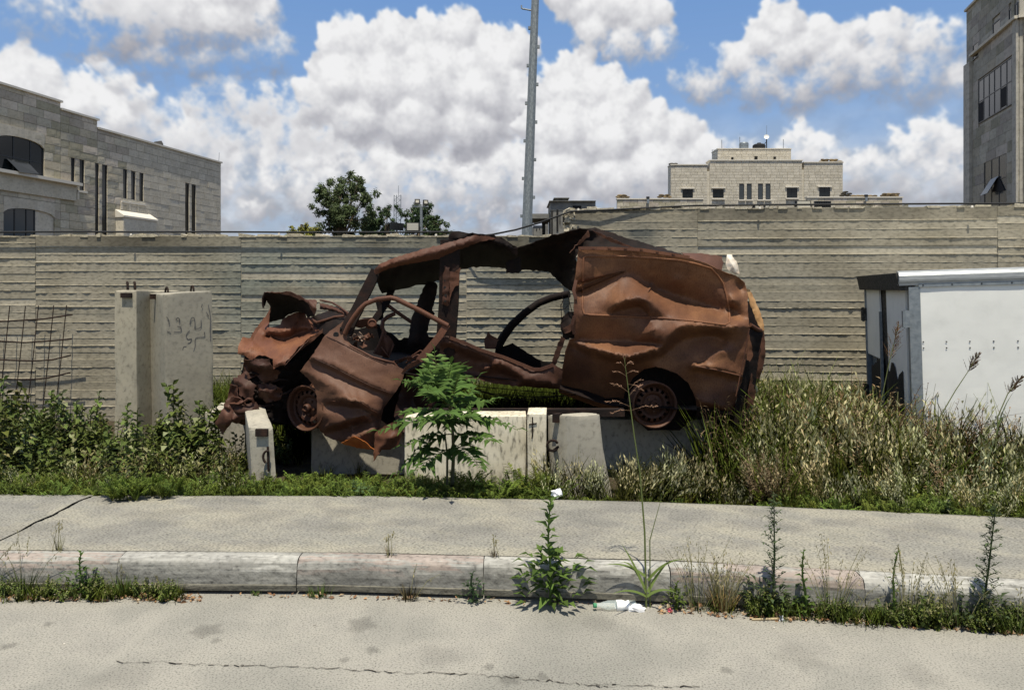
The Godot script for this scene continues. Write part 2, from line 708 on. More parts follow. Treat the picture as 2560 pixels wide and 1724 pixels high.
		for pass_ in 18:
			if pass_ == 3:
				soft_h = s
				s = h0
			var t := s.duplicate()
			for y in range(y0, y1 + 1):
				for x in range(x0, x1 + 1):
					var i := y * ww + x
					s[i] = (t[i] * 2 + t[i - 1] + t[i + 1] + t[i - ww] + t[i + ww] + t[i - ww - 1] + t[i + ww + 1]) * 0.125
		for y in range(y0, y1 + 1):
			var low := smoothstep(base - 70.0, base, float(y))
			var fade := 1.0 - smoothstep(base - 14.0, base + 46.0, float(y))
			for x in range(x0, x1 + 1):
				var i := y * ww + x
				var hv := soft_h[i]
				if hv <= -0.9:
					continue
				var gx := (s[i + 3] - s[i - 3]) * 0.13 + (soft_h[i + 1] - soft_h[i - 1]) * 0.11
				var gy := (s[i + 3 * ww] - s[i - 3 * ww]) * 0.13 + (soft_h[i + ww] - soft_h[i - ww]) * 0.11
				var inv := 1.0 / sqrt(gx * gx + gy * gy + 0.8)
				var nl := (-gx * ltx + gy * lty + 0.9 * ltz) * inv
				var al := clampf((hv + 1.0) / (9.0 * soft * (1.0 + 2.5 * low)) + wx[i] * 0.06 + wy[i] * 0.05, 0.0, 1.0)
				al = al * al * (3.0 - 2.0 * al) * fade
				var b := 0.825 + 0.145 * smoothstep(-0.2, 0.85, nl) + 0.035 * cl.get_noise_2d(x * 1.7 + cd[0] * 3.0, y * 2.6) + 0.028 * cl.get_noise_2d(x * 5.0, y * 7.0 + cd[0]) - dark * 0.58 * low * (1.0 - 0.35 * clampf(nl, 0, 1)) + 0.010 * wy[i] + 0.006 * wx[i]
				b = clampf(b, 0.60, 0.985)
				var lilac := (1.0 - b) * 0.08
				colr[i] = colr[i].lerp(Color(b - lilac, b - lilac * 0.9, minf(1.0, b + lilac * 0.5)), al)
	for y in hh:
		var fy := smoothstep(0.0, 40.0, float(y))
		for x in ww:
			var f := fy * smoothstep(0.0, 40.0, float(x)) * smoothstep(0.0, 40.0, float(ww - 1 - x))
			var px := posmod(x - hw, W)
			im.set_pixel(px, top + y, im.get_pixel(px, top + y).lerp(colr[y * ww + x], f))
	return ImageTexture.create_from_image(im)


func camera_and_light() -> void:
	var cam := Camera3D.new()
	cam.name = "camera"
	cam.projection = Camera3D.PROJECTION_FRUSTUM
	cam.near = 0.1
	cam.far = 900.0
	cam.size = 1724.0 / F * cam.near
	cam.frustum_offset = Vector2(0, -127.0 / F * cam.near)
	cam.position = Vector3(0, 1.6, 0)
	add_child(cam)
	cam.current = true
	var e := Environment.new()
	e.background_mode = Environment.BG_SKY
	e.tonemap_mode = Environment.TONE_MAPPER_LINEAR
	e.tonemap_exposure = 1.12
	e.background_energy_multiplier = 0.82
	e.sdfgi_enabled = true
	e.ssao_enabled = true
	e.ssil_enabled = true
	var sky := Sky.new()
	var sm := PanoramaSkyMaterial.new()
	sm.panorama = make_sky()
	sky.sky_material = sm
	e.sky = sky
	var we := WorldEnvironment.new()
	we.name = "world_environment"
	we.environment = e
	add_child(we)
	var sun := DirectionalLight3D.new()
	sun.name = "sun"
	sun.light_energy = 1.6
	sun.light_color = Color(1.0, 0.965, 0.895)
	sun.light_angular_distance = 0.5
	sun.shadow_enabled = true
	add_child(sun)
	var el := deg_to_rad(72.0)
	sun.look_at_from_position(Vector3(-0.04 * cos(el), sin(el), cos(el)) * 50.0, Vector3.ZERO)


func make_materials() -> void:
	surf("road_asphalt", [0.0, Color8(134, 133, 125), 0.38, Color8(147, 145, 136), 0.62, Color8(158, 155, 145), 1.0, Color8(143, 141, 133)], 0.007, 0.31, 0.95, 0.0, [0.0, grey(0.35), 0.30, grey(0.84), 0.5, grey(0.97), 1.0, grey(1.0)], 0.83, 0.0, 0.25, 0.20)
	surf("pavement_concrete", [0.0, Color8(138, 137, 131), 0.4, Color8(152, 150, 143), 0.6, Color8(162, 160, 151), 1.0, Color8(147, 146, 139)], 0.009, Vector3(0.37, 0.5, 0.5), 0.95, 0.0, [0.0, grey(0.35), 0.32, grey(0.82), 0.55, grey(0.98), 1.0, grey(1.0)], Vector3(0.57, 1.0, 0.9), 0.0, 0.20, 0.16)
	surf("kerb_concrete", [0.0, Color8(166, 165, 160), 0.4, Color8(182, 181, 175), 0.7, Color8(192, 191, 184), 1.0, Color8(176, 175, 170)], 0.008, 0.77, 0.93, 0.2, [0.0, grey(0.55), 0.36, grey(0.88), 1.0, grey(1.0)], Vector3(1.1, 1.6, 1.6), 0.0, 0.16, 0.035)
	surf("wall_concrete", [0.0, Color8(157, 150, 131), 0.35, Color8(172, 165, 146), 0.65, Color8(183, 176, 157), 1.0, Color8(167, 162, 146)], 0.006, Vector3(0.23, 0.4, 0.6), 0.95, 0.06, [0.0, grey(0.74), 0.34, grey(0.93), 0.6, grey(1.0), 1.0, grey(1.0)], Vector3(0.8, 1.6, 1.4), 0.0, 0.14, 0.025)
	surf("mortar", [0.0, Color8(150, 142, 124), 0.5, Color8(186, 178, 156), 1.0, Color8(206, 198, 178)], 0.02, 1.2, 0.95, 0.3)
	surf("block_concrete", [0.0, Color8(158, 153, 140), 0.4, Color8(168, 163, 148), 0.7, Color8(176, 170, 154), 1.0, Color8(162, 158, 146)], 0.006, 0.61, 0.92, 0.08, [0.0, grey(0.72), 0.3, grey(0.94), 0.5, grey(1.0), 1.0, grey(1.0)], Vector3(1.1, 0.8, 1.1), 0.0, 0.16, 0.03)
	surf("cream_concrete", [0.0, Color8(196, 188, 165), 0.4, Color8(214, 206, 183), 0.7, Color8(224, 217, 196), 1.0, Color8(206, 200, 182)], 0.006, 0.61, 0.92, 0.08, [0.0, grey(0.45), 0.3, grey(0.86), 0.5, grey(0.99), 1.0, grey(1.0)], Vector3(1.4, 0.5, 1.4), 0.0, 0.16, 0.03)
	surf("stone", [0.0, Color8(200, 192, 172), 0.5, Color8(214, 206, 188), 1.0, Color8(222, 215, 198)], 0.01, 0.35, 0.9, 0.6, [0.0, grey(0.8), 0.4, grey(0.95), 1.0, grey(1.0)], 1.1, 0.0, 0.12)
	surf("stone_smooth", [0.0, Color8(172, 167, 154), 0.5, Color8(186, 181, 168), 1.0, Color8(198, 192, 177)], 0.008, 0.25, 0.85, 0.3, [0.0, grey(0.75), 0.4, grey(0.94), 1.0, grey(1.0)], 0.6)
	surf("bare_concrete", [0.0, Color8(104, 103, 99), 0.5, Color8(124, 123, 117), 1.0, Color8(136, 134, 126)], 0.012, 0.2, 0.95)
	surf("earth", [0.0, Color8(50, 44, 34), 0.5, Color8(66, 58, 44), 1.0, Color8(84, 74, 56)], 0.02, 0.6, 1.0, 1.0)
	surf("rust", [0.0, Color8(86, 62, 51), 0.3, Color8(102, 74, 60), 0.52, Color8(114, 83, 66), 0.75, Color8(130, 96, 73), 1.0, Color8(110, 81, 66)], 0.005, Vector3(0.37, 0.5, 0.37), 0.6, 0.03, [0.0, grey(0.78), 0.35, grey(0.94), 0.6, grey(1.0), 1.0, grey(1.0)], Vector3(2.7, 1.9, 2.7), 0.0, 0.2, 0.04)
	surf("warm_rust", [0.0, Color8(86, 57, 45), 0.3, Color8(102, 68, 51), 0.52, Color8(122, 82, 58), 0.75, Color8(146, 102, 70), 1.0, Color8(110, 76, 58)], 0.004, Vector3(0.43, 0.6, 0.43), 0.58, 0.02, [0.0, grey(0.70), 0.35, grey(0.92), 0.6, grey(1.0), 1.0, grey(1.0)], Vector3(2.3, 1.3, 2.3), 0.0, 0.2, 0.05)
	surf("tan_rust", [0.0, Color8(150, 112, 76), 0.5, Color8(190, 150, 104), 1.0, Color8(206, 172, 128)], 0.012, 1.1, 0.6, 0.05)
	surf("black_rust", [0.0, Color8(26, 20, 18), 0.5, Color8(38, 28, 24), 0.8, Color8(54, 38, 30), 1.0, Color8(70, 48, 37)], 0.012, 1.2, 0.8, 0.15)
	surf("galvanised", [0.0, Color8(112, 118, 120), 0.5, Color8(132, 138, 139), 0.8, Color8(150, 156, 156), 1.0, Color8(126, 131, 132)], 0.02, Vector3(2.4, 1.2, 2.4), 0.5, 0.0, [], 1.0, 0.35)
	surf("white_panel", [0.0, Color8(226, 227, 221), 0.5, Color8(234, 235, 229), 1.0, Color8(238, 239, 233)], 0.006, 0.5, 0.5, 0.0, [0.0, grey(0.95), 0.4, grey(0.99), 1.0, grey(1.0)], 0.7)
	surf("steel_grey", [0.0, Color8(108, 116, 122), 0.5, Color8(134, 142, 147), 1.0, Color8(152, 158, 160)], 0.02, 1.4, 0.5, 0.0, [], 1.0, 0.4)
	surf("grimy_steel", [0.0, Color8(36, 34, 30), 0.5, Color8(62, 60, 54), 0.75, Color8(96, 94, 88), 1.0, Color8(50, 46, 40)], 0.02, 2.0, 0.8)
	surf("orange_rust", [0.0, Color8(150, 84, 40), 0.5, Color8(180, 106, 52), 1.0, Color8(196, 126, 66)], 0.012, 2.0, 0.8, 0.1)
	surf("scorched_paint", [0.0, Color8(196, 168, 140), 0.42, Color8(226, 218, 206), 1.0, Color8(236, 232, 224)], 0.012, 2.0, 0.7)
	surf("ash", [0.0, Color8(150, 138, 124), 0.5, Color8(188, 176, 160), 1.0, Color8(120, 100, 86)], 0.02, 3.0, 0.9)
	plain("black_plastic", Color8(22, 23, 24), 0.75)
	plain("dark_glass", Color8(16, 22, 26), 0.08)
	plain("dull_glass", Color8(58, 64, 68), 0.15)
	plain("window_frame", Color8(26, 30, 33), 0.4)
	plain("dark_void", Color8(14, 14, 14), 0.9)
	plain("white_stone", Color8(214, 208, 194), 0.8)
	plain("paint", Color8(255, 255, 255), 0.9)
	plain("leaf", Color8(255, 255, 255), 0.62, 0.0, 0.7)
	plain("leaf_gloss", Color8(255, 255, 255), 0.5, 0.0, 0.5)
	plain("straw", Color8(255, 255, 255), 0.8, 0.0, 0.7)
	plain("bark", Color8(255, 255, 255), 0.9)
	var st := plain("stain", Color(1, 1, 1, 1), 0.9)
	st.transparency = BaseMaterial3D.TRANSPARENCY_ALPHA
	var pet := plain("clear_plastic", Color(0.9, 0.95, 0.93, 0.25), 0.1)
	pet.transparency = BaseMaterial3D.TRANSPARENCY_ALPHA
	pet.vertex_color_use_as_albedo = false


func strip(g: G, x0: float, x1: float, n: int, za: Callable, zb: Callable, ya: float, yb: float, rows := 1) -> void:
	for i in n:
		var a := lerpf(x0, x1, float(i) / n)
		var b := lerpf(x0, x1, float(i + 1) / n)
		for r in rows:
			var t0 := float(r) / rows
			var t1 := float(r + 1) / rows
			var y0 := lerpf(ya, yb, t0)
			var y1 := lerpf(ya, yb, t1)
			g.quad(Vector3(a, y0, lerpf(za.call(a), zb.call(a), t0)), Vector3(b, y0, lerpf(za.call(b), zb.call(b), t0)), Vector3(b, y1, lerpf(za.call(b), zb.call(b), t1)), Vector3(a, y1, lerpf(za.call(a), zb.call(a), t1)))


func setting() -> void:
	# road: one sheet from behind the camera up to the kerb
	var g := G.new()
	strip(g, -40, 40, 160, func(_x): return 45.0, func(x): return -kerb_z(x) - 0.1, 0.0, 0.0)
	tag(part("road", g, mats.road_asphalt), "pale worn road of grey asphalt along the kerb", "", "", "structure")
	# earth behind the pavement, out to the horizon
	g = G.new()
	strip(g, -40, 40, 120, func(x): return -kerb_z(x) - 1.16, func(x): return -kerb_z(x) - 1.67, 0.09, 0.0)
	strip(g, -40, 40, 120, func(x): return -kerb_z(x) - 1.67, func(x): return -kerb_z(x) - 2.77, 0.0, -0.2)
	strip(g, -40, 40, 120, func(x): return -kerb_z(x) - 2.77, func(_x): return -15.0, -0.2, -0.2)
	g.quad(Vector3(-500, -0.2, -15.0), Vector3(500, -0.2, -15.0), Vector3(500, -0.2, -800), Vector3(-500, -0.2, -800))
	tag(part("ground", g, mats.earth), "bare earth under the weeds and behind the walls", "", "", "structure")
	# pavement slab with a worn back edge and an open crack
	var pv := Node3D.new()
	pv.name = "pavement"
	add_child(pv)
	tag(pv, "brushed pale concrete pavement between kerb and weeds", "", "", "structure")
	var joints := [-14.0, -7.6, -2.95, 5.5, 40.0]
	for j in 4:
		g = G.new()
		var n := 460 if j == 2 else 70
		var x0: float = joints[j]
		var x1: float = joints[j + 1]
		var skew := func(x: float, t: float) -> float: # the cracked joint runs aslant
			return x + (0.0 if x > 3 or x < -10 else (t - 0.5) * -0.03 + nz.get_noise_2d(t * 260.0, 30.0) * 0.04)
		var rows := 44 if j == 2 else 14
		for i in n:
			for r in rows:
				var q := []
				for e in [[0, 0], [1, 0], [1, 1], [0, 1]]:
					var fi: float = float(i + e[0]) / n
					var t: float = float(r + e[1]) / rows
					var x := lerpf(x0, x1, pow(fi, 1.0))
					if i + e[0] == 0:
						x = skew.call(x, t) + 0.013 + 0.012 * nz.get_noise_2d(t * 900.0, 5.0)
					elif i + e[0] == n:
						x = skew.call(x, t) - 0.013 + 0.012 * nz.get_noise_2d(t * 900.0, 95.0)
					var z := -lerpf(kerb_z(x) + 0.006, kerb_z(x) + 1.17 + nz.get_noise_1d(x * 40.0) * 0.02, t)
					var y := 0.186 + 0.004 * nz.get_noise_2d(x * 60, z * 60) - 0.012 * smoothstep(0.94, 1.0, t)
					q.append(Vector3(x, y, z))
				var tt := (r + 0.5) / rows
				var xx := lerpf(x0, x1, (i + 0.5) / n)
				var dust := smoothstep(0.16, 0.02, tt) * 0.9 + smoothstep(0.86, 0.97, tt) * 0.35 + 0.9 * nz.get_noise_2d(xx * 40, tt * 60.0) + 0.45 * nz.get_noise_2d(xx * 160 + 60, tt * 200.0) + 0.75 * nz.get_noise_2d((xx * 0.5 + tt * 1.1) * 420.0, (xx - tt) * 70.0) + 0.5 * (rng.randf() - 0.5)
				g.col = Color(0.80, 0.80, 0.785).lerp(Color(1.0, 0.975, 0.89), clampf(0.35 + dust, 0, 1))
				if tt > 0.965:
					g.col = Color(0.72, 0.71, 0.68)
				g.quad(q[0], q[1], q[2], q[3])
		strip(g, x0, x1, n, func(x): return -kerb_z(x) - 1.17, func(x): return -kerb_z(x) - 1.17, 0.0, 0.174)
		strip(g, x1 - 0.03, x0 + 0.03, n, func(x): return -kerb_z(x) - 0.01, func(x): return -kerb_z(x) - 1.16, 0.165, 0.160)
		g.box(Vector3(x0 + 0.02, 0.09, -kerb_z(x0) - 0.6), Vector3(0.02, 0.15, 1.1))
		part("pavement_slab", g, mats.pavement_concrete, pv)
	# kerbstones, each about a metre, some with old white or red paint on the top edge
	var kb := Node3D.new()
	kb.name = "kerb"
	add_child(kb)
	tag(kb, "row of rounded concrete kerbstones with faded white and red paint", "", "", "structure")
	var cuts := [-12.0, -11, -10, -9, -8, -7, -6, -5, -4, -3.06, -2.12, -1.15, -0.15, 0.82, 1.76, 2.68, 3.6, 4.6, 5.6, 6.6, 7.6, 8.6, 9.6]
	for j in cuts.size() - 1:
		g = G.new()
		var x0: float = cuts[j] + 0.0025
		var x1: float = cuts[j + 1] - 0.0025
		var seen := x1 > -3.2 and x0 < 2.9
		var n := 110 if seen else 20
		var rough_prof := [Vector2(0.125, 0.02), Vector2(0.128, 0.05), Vector2(0.120, 0.053), Vector2(0.117, 0.09), Vector2(0.113, 0.13), Vector2(0.104, 0.160), Vector2(0.088, 0.177), Vector2(0.055, 0.184), Vector2(0.010, 0.186)]
		var prof := []
		for k in rough_prof.size() - 1:
			for t in 3:
				prof.append(rough_prof[k].lerp(rough_prof[k + 1], t / 3.0))
		prof.append(Vector2(0.010, 0.186))
		prof.append(Vector2(0.010, 0.10))
		var white := j % 2 == 0
		var bits := []
		for i in n + 1:
			var x := lerpf(x0, x1, float(i) / n)
			var row := []
			var endw := minf(float(i) / n, 1.0 - float(i) / n) * (x1 - x0)
			for k in prof.size():
				var rough := nz.get_noise_3d(x * 120, k * 10.0, j * 50.0) * 0.006 + nz.get_noise_3d(x * 500, k * 50.0, j * 50.0) * 0.002 - maxf(0.0, 0.016 - endw) * 0.4 * clampf(0.6 + nz.get_noise_2d(k * 20.0, j * 90.0 + i), 0, 1)
				var q: Vector2 = prof[k]
				row.append(Vector3(x, q.y + rough * 0.6, -kerb_z(x) + q.x + rough - 0.008))
			bits.append(row)
		for i in n:
			for k in prof.size() - 1:
				var x := lerpf(x0, x1, (i + 0.5) / n)
				var pn := nz.get_noise_2d(x * 60, k * 14.0 + 11) + nz.get_noise_2d(x * 400, k * 40.0) * 0.5
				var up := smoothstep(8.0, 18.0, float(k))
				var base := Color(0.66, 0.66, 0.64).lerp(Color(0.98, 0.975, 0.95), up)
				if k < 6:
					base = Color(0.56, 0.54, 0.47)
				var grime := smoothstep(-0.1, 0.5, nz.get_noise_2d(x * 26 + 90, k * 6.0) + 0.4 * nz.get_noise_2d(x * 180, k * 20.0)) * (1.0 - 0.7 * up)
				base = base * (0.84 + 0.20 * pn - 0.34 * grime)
				var wear := nz.get_noise_2d(x * 45 + 300, k * 9.0) + 0.9 * nz.get_noise_2d(x * 240, k * 30.0 + 70) + 0.5 * nz.get_noise_2d(x * 900, k * 90.0)
				var fade := (0.44 if white else 0.30) * smoothstep(6.0, 17.0, float(k)) + (0.12 if x > 1.2 or x < -2.2 else 0.0) - 0.38
				var cover := smoothstep(-0.12, 0.22, wear + fade) * (0.95 if white else 0.36) * smoothstep(8.0, 13.0, float(k))
				g.col = base.lerp(Color(1.0, 1.0, 0.98) if white else Color(0.88, 0.58, 0.50), cover)
				g.quad(bits[i][k], bits[i + 1][k], bits[i + 1][k + 1], bits[i][k + 1])
		var e := prof.size() - 1
		g.quad(bits[0][0], bits[0][12], bits[0][20], bits[0][e])
		g.quad(bits[n][e], bits[n][20], bits[n][12], bits[n][0])
		part("kerbstone", g, mats.kerb_concrete, kb)
	# cracks in the asphalt, as thin sunk seams of dirt, and old stains
	var cr := [[290, 1655, 520, 1662, 700, 1668, 860, 1674, 1000, 1683, 1160, 1684, 1280, 1696, 1400, 1706, 1540, 1722], [1480, 1712, 1620, 1716, 1760, 1720]]
	for c in cr:
		g = G.new()
		g.col = Color(0.5, 0.48, 0.45)
		var pts := []
		for i in range(0, c.size() - 2, 2):
			for s in 14:
				var t := s / 14.0
				var u := lerpf(c[i], c[i + 2], t)
				var v := lerpf(c[i + 1], c[i + 3], t) + nz.get_noise_1d(u * 14) * 6.0 + nz.get_noise_1d(u * 90) * 4.0
				var d := 1.6 * F / (v - 735.0)
				pts.append(P(u, v, d) + Vector3(0, 0.004, 0))
		for i in pts.size() - 1:
			var w := maxf(0.0006, 0.0016 + 0.004 * nz.get_noise_1d(i * 47.0 + c[0]) + 0.0012 * nz.get_noise_1d(i * 300.0))
			g.quad(pts[i] + Vector3(0, 0, w), pts[i + 1] + Vector3(0, 0, w), pts[i + 1] - Vector3(0, 0, w), pts[i] - Vector3(0, 0, w))
		tag(part("road_crack", g, mats.earth), "thin dirt-filled crack across the asphalt" if c.size() > 8 else "short crack beside the long one near the stains", "", "", "structure")
	var sp := [1275, 1699, 24, 1356, 1692, 16, 1224, 1668, 14, 512, 1578, 34, 905, 1560, 34, 120, 1560, 12, 18, 1616, 16, 1816, 1676, 14, 930, 1626, 15, 862, 1650, 12, 540, 1602, 12, 1500, 1560, 40, 2000, 1640, 60, 300, 1690, 70, 1100, 1640, 50, 2300, 1690, 50]
	g = G.new()
	for i in range(0, sp.size(), 3):
		var d: float = 1.6 * F / (sp[i + 1] - 735.0)
		var c := P(sp[i], sp[i + 1], d) + Vector3(0, 0.003 + i * 0.00005, 0)
		var strong := 0.24 if sp[i + 2] < 40 else 0.10
		var rings := []
		for q in 3:
			var ring := []
			for k in 24:
				var a: float = TAU * k / 24
				var r: float = sp[i + 2] * d / F * [0.45, 0.8, 1.25][q] * (1.0 + 0.7 * nz.get_noise_2d(k * 22.0, i * 40.0))
				ring.append(c + Vector3(cos(a) * r, 0, sin(a) * r * 1.1))
			rings.append(ring)
		var tint := func(q: int) -> Color: return Color(0.10, 0.095, 0.085, strong * [1.0, 0.75, 0.0][q])
		for k in 24:
			var l := (k + 1) % 24
			g.vert(c, Vector3.UP, tint.call(0))
			g.vert(rings[0][k], Vector3.UP, tint.call(0))
			g.vert(rings[0][l], Vector3.UP, tint.call(0))
			for q in 2:
				for e in [[q, k], [q + 1, k], [q + 1, l], [q, k], [q + 1, l], [q, l]]:
					g.vert(rings[e[0]][e[1]], Vector3.UP, tint.call(e[0]))
	tag(part("road_stain", g, mats.stain), "grey oil stains on the asphalt", "", "", "stuff")


# one course of board-marked concrete: a face with a ragged fin of mortar along its upper edge
func course(g: G, org: Vector3, dir: Vector3, out: Vector3, l: float, h: float, key: float, lip: float, proud: float, tone: Callable) -> void:
	var n := maxi(2, int(l / 0.022))
	var prev := []
	for i in n + 1:
		var x := l * i / n
		var p := nz.get_noise_2d(x * 90 + key * 300, key * 71)
		var fine := nz.get_noise_2d(x * 420 + key * 100, key * 33)
		var rag2 := nz.get_noise_2d(x * 1100 + key * 60, key * 19)
		var fin := maxf(0.06, 0.75 + p * 0.7 + fine * 0.7 + rag2 * 0.6) * lip
		var z := proud + nz.get_noise_2d(x * 20, key * 20) * 0.006
		var hang := 0.008 + 0.012 * maxf(0.0, fine + p * 0.6 + rag2 * 0.5)
		var b := org + dir * x
		var rag := fine * 0.0035
		prev.append([b + out * z, b + Vector3(0, h * 0.5, 0) + out * (z + fine * 0.002), b + Vector3(0, h - hang, 0) + out * (z + 0.001), b + Vector3(0, h - 0.004 + rag, 0) + out * (z + fin), b + Vector3(0, h + 0.003 + rag, 0) + out * (z + fin * 0.7), b + Vector3(0, h + 0.004, 0) + out * -0.05])
	for i in n:
		var x := l * (i + 0.5) / n
		for k in 5:
			g.col = tone.call(x, k)
			g.quad(prev[i][k], prev[i + 1][k], prev[i + 1][k + 1], prev[i][k + 1])


func board_wall(w: Node3D, org: Vector3, dir: Vector3, cuts: Array, height: float, ch: float, key0: float, smear: Callable) -> void:
	var out := dir.cross(Vector3.UP).normalized()
	var o := org - w.position
	var last_x: float = cuts[-1]
	var g := G.new()
	var a: Vector3 = o + dir * cuts[0]
	var b: Vector3 = o + dir * last_x
	var back := -out * 0.28
	var dn := Vector3(0, -0.5, 0)
	var tp := Vector3(0, height - 0.02, 0)
	var i2 := -out * 0.012
	g.hexa([a + dn + i2, b + dn + i2, b + tp + i2, a + tp + i2, a + dn + back, b + dn + back, b + tp + back, a + tp + back])
	part("wall_core", g, mats.wall_concrete, w)
	for c in cuts.size() - 1:
		var x0: float = cuts[c]
		var x1: float = cuts[c + 1]
		var y := -0.26
		var k := 0
		var shift := rng.randf_range(-0.03, 0.03)
		while y < height - 0.03:
			var h := ch * rng.randf_range(0.88, 1.14)
			if y < 0:
				h += shift
			if y + h > height - 0.06:
				h = height - y
			var key := key0 + c * 50.0 + k * 1.37
			var lip := 0.0125 * rng.randf_range(0.45, 1.45)
			if rng.randf() < 0.2:
				lip *= 0.25
			var proud := rng.randf_range(-0.005, 0.006)
			if rng.randf() < 0.05:
				proud = -0.018
			var base := rng.randf_range(0.72, 0.86)
			g = G.new()
			var top_row := y + h > height - 0.14
			var yy := y
			var tone := func(x: float, kk: int) -> Color:
				var t := base
				if top_row:
					t *= 0.68 + 0.55 * nz.get_noise_2d((x0 + x) * 45, 7.0)
				elif yy > height - 0.36:
					t *= 0.88 + 0.38 * nz.get_noise_2d((x0 + x) * 50, 17.0)
				if kk >= 3:
					t = minf(1.0, t * 1.45)
				var cc := Color(t, t * 0.99, t * 0.965)
				return smear.call(x0 + x, yy, cc)
			course(g, o + dir * (x0 + 0.003) + Vector3(0, y, 0), dir, out, x1 - x0 - 0.006, h, key, lip, proud, tone)
			part("board_course", g, mats.wall_concrete, w)
			y += h
			k += 1
	# broken mortar along the top
	var x: float = cuts[0]
	g = G.new()
	while x < last_x:
		var l := rng.randf_range(0.05, 0.24)
		var hh := rng.randf_range(0.012, 0.055)
		var d := rng.randf_range(0.10, 0.3)
		var q := o + dir * x + Vector3(0, height - 0.012, 0)
		var f := out * rng.randf_range(-0.03, 0.03)
		var r := []
		for e in [[0, 0], [1, 0], [1, 1], [0, 1]]:
			for s in [0, 1]:
				r.append(q + dir * (l * (e[0] + rng.randf_range(-0.12, 0.12))) + Vector3(0, s * hh * rng.randf_range(0.5, 1.2), 0) + (f - out * d * e[1]))
		g.col = Color.WHITE * rng.randf_range(0.75, 1.0)
		g.hexa([r[0], r[2], r[3], r[1], r[6], r[4], r[5], r[7]])
		x += l * rng.randf_range(0.75, 1.15)
	tag(part("broken_mortar", g, mats.mortar, w), "crumbling pale mortar along the wall top", "", "", "stuff")


func walls() -> void:
	var w := thing("concrete_wall", Vector3(-5, 0.05, -10.5), "long grey board-marked concrete wall behind the wreck and T blocks, lower of the two", "wall")
	var dl := Vector3(1, 0, 0)
	var u2x := func(u: float) -> float: return (u - 1280.0) * 10.5 / F
	var smear := func(x: float, y: float, c: Color) -> Color: # old blue-grey spray
		var m := nz.get_noise_2d(x * 60, y * 60) + 0.5 * nz.get_noise_2d(x * 9 + 40, y * 200)
		var inside := exp(-pow((x + 3.1) / 0.9, 2.0)) * exp(-pow((y - 1.0) / 0.55, 2.0)) + 0.8 * exp(-pow((x + 2.3) / 1.6, 2.0)) * exp(-pow((y - 1.9) / 0.35, 2.0)) + 0.55 * exp(-pow((x + 1.0) / 3.0, 2.0)) * exp(-pow((y - 1.5) / 0.8, 2.0))
		return c.lerp(Color(0.50, 0.60, 0.66), clampf(inside * (0.62 + 1.3 * m), 0, 0.8))
	board_wall(w, Vector3(0, 0.0, -10.5), dl, [-14.0, -10.4, u2x.call(88), u2x.call(602), u2x.call(1166), u2x.call(1430)], 2.42, 0.106, 1.0, smear)
	var r0 := P(1424, 735, 10.25)
	r0.y = 0
	var r1 := P(2560, 735, 9.85)
	r1.y = 0
	var dr := (r1 - r0).normalized()
	w = thing("concrete_wall", Vector3(4, 0.05, -10.05), "taller grey board-marked concrete wall behind the white trailer and the back of the wreck", "wall")
	var smear2 := func(x: float, y: float, c: Color) -> Color:
		var m := nz.get_noise_2d(x * 90, y * 90)
		var inside := exp(-pow((x - 0.98) / 0.22, 2.0)) * exp(-pow((y - 2.36) / 0.11, 2.0))
		return c.lerp(Color(0.22, 0.26, 0.31), clampf(inside * (0.9 + 1.2 * m), 0, 0.85))
	board_wall(w, r0, dr, [0.0, 1.75, 5.7, 10.2, 15.0], 2.77, 0.107, 400.0, smear2)
	# the broken near end of the taller wall
	var g := G.new()
	for i in 90:
		var at := r0 - w.position + Vector3(rng.randf_range(-0.05, 0.07), rng.randf_range(1.9, 2.78), rng.randf_range(-0.2, 0.02))
		g.col = Color.WHITE * rng.randf_range(0.7, 1.0)
		g.box(at, Vector3(rng.randf_range(0.03, 0.09), rng.randf_range(0.02, 0.06), 0.07), Basis.from_euler(Vector3(rng.randf() * 3, rng.randf() * 3, rng.randf() * 3)))
	tag(part("broken_end", g, mats.mortar, w), "", "", "", "stuff")
	# black water hose along the wall tops, sagging across the step between them
	var ho := thing("water_hose", P(600, 588, 10.45), "black plastic hose laid along the wall tops, sagging between the two", "hose")
	var pts := []
	for i in 40:
		var x := lerpf(-13.0, -0.75, i / 39.0)
		pts.append(Vector3(x, 2.475 + 0.008 * nz.get_noise_1d(x * 30), -10.42) - ho.position)
	for q in [[1190, 590, 10.3], [1230, 586, 10.28], [1290, 574, 10.25], [1350, 556, 10.22], [1400, 538, 10.2], [1428, 528, 10.2], [1500, 525.5, 10.16]]:
		pts.append(P(q[0], q[1], q[2]) - ho.position)
	for i in 12:
		var t := (i + 1) / 12.0
		pts.append(r0 + dr * lerpf(0.6, 14.0, t) + Vector3(0, 2.815 + 0.01 * nz.get_noise_1d(t * 900), -0.02) - ho.position)
	g = G.new()
	g.col = Color.WHITE
	g.tube(pts, 0.013, 8)
	part("hose", g, mats.black_plastic, ho)
	for q in [[327, 587, 10.4], [697, 586, 10.4], [1090, 588, 10.4], [1446, 524, 10.15], [1900, 520, 10.0], [2431, 517, 9.8]]:
		g = G.new()
		g.lathe(P(q[0], q[1], q[2]) - ho.position, Vector3.UP, [Vector2(0.001, 0.02), Vector2(0.016, 0.014), Vector2(0.018, -0.01), Vector2(0.001, -0.016)], 8)
		part("hose_cap", g, mats.white_stone, ho)


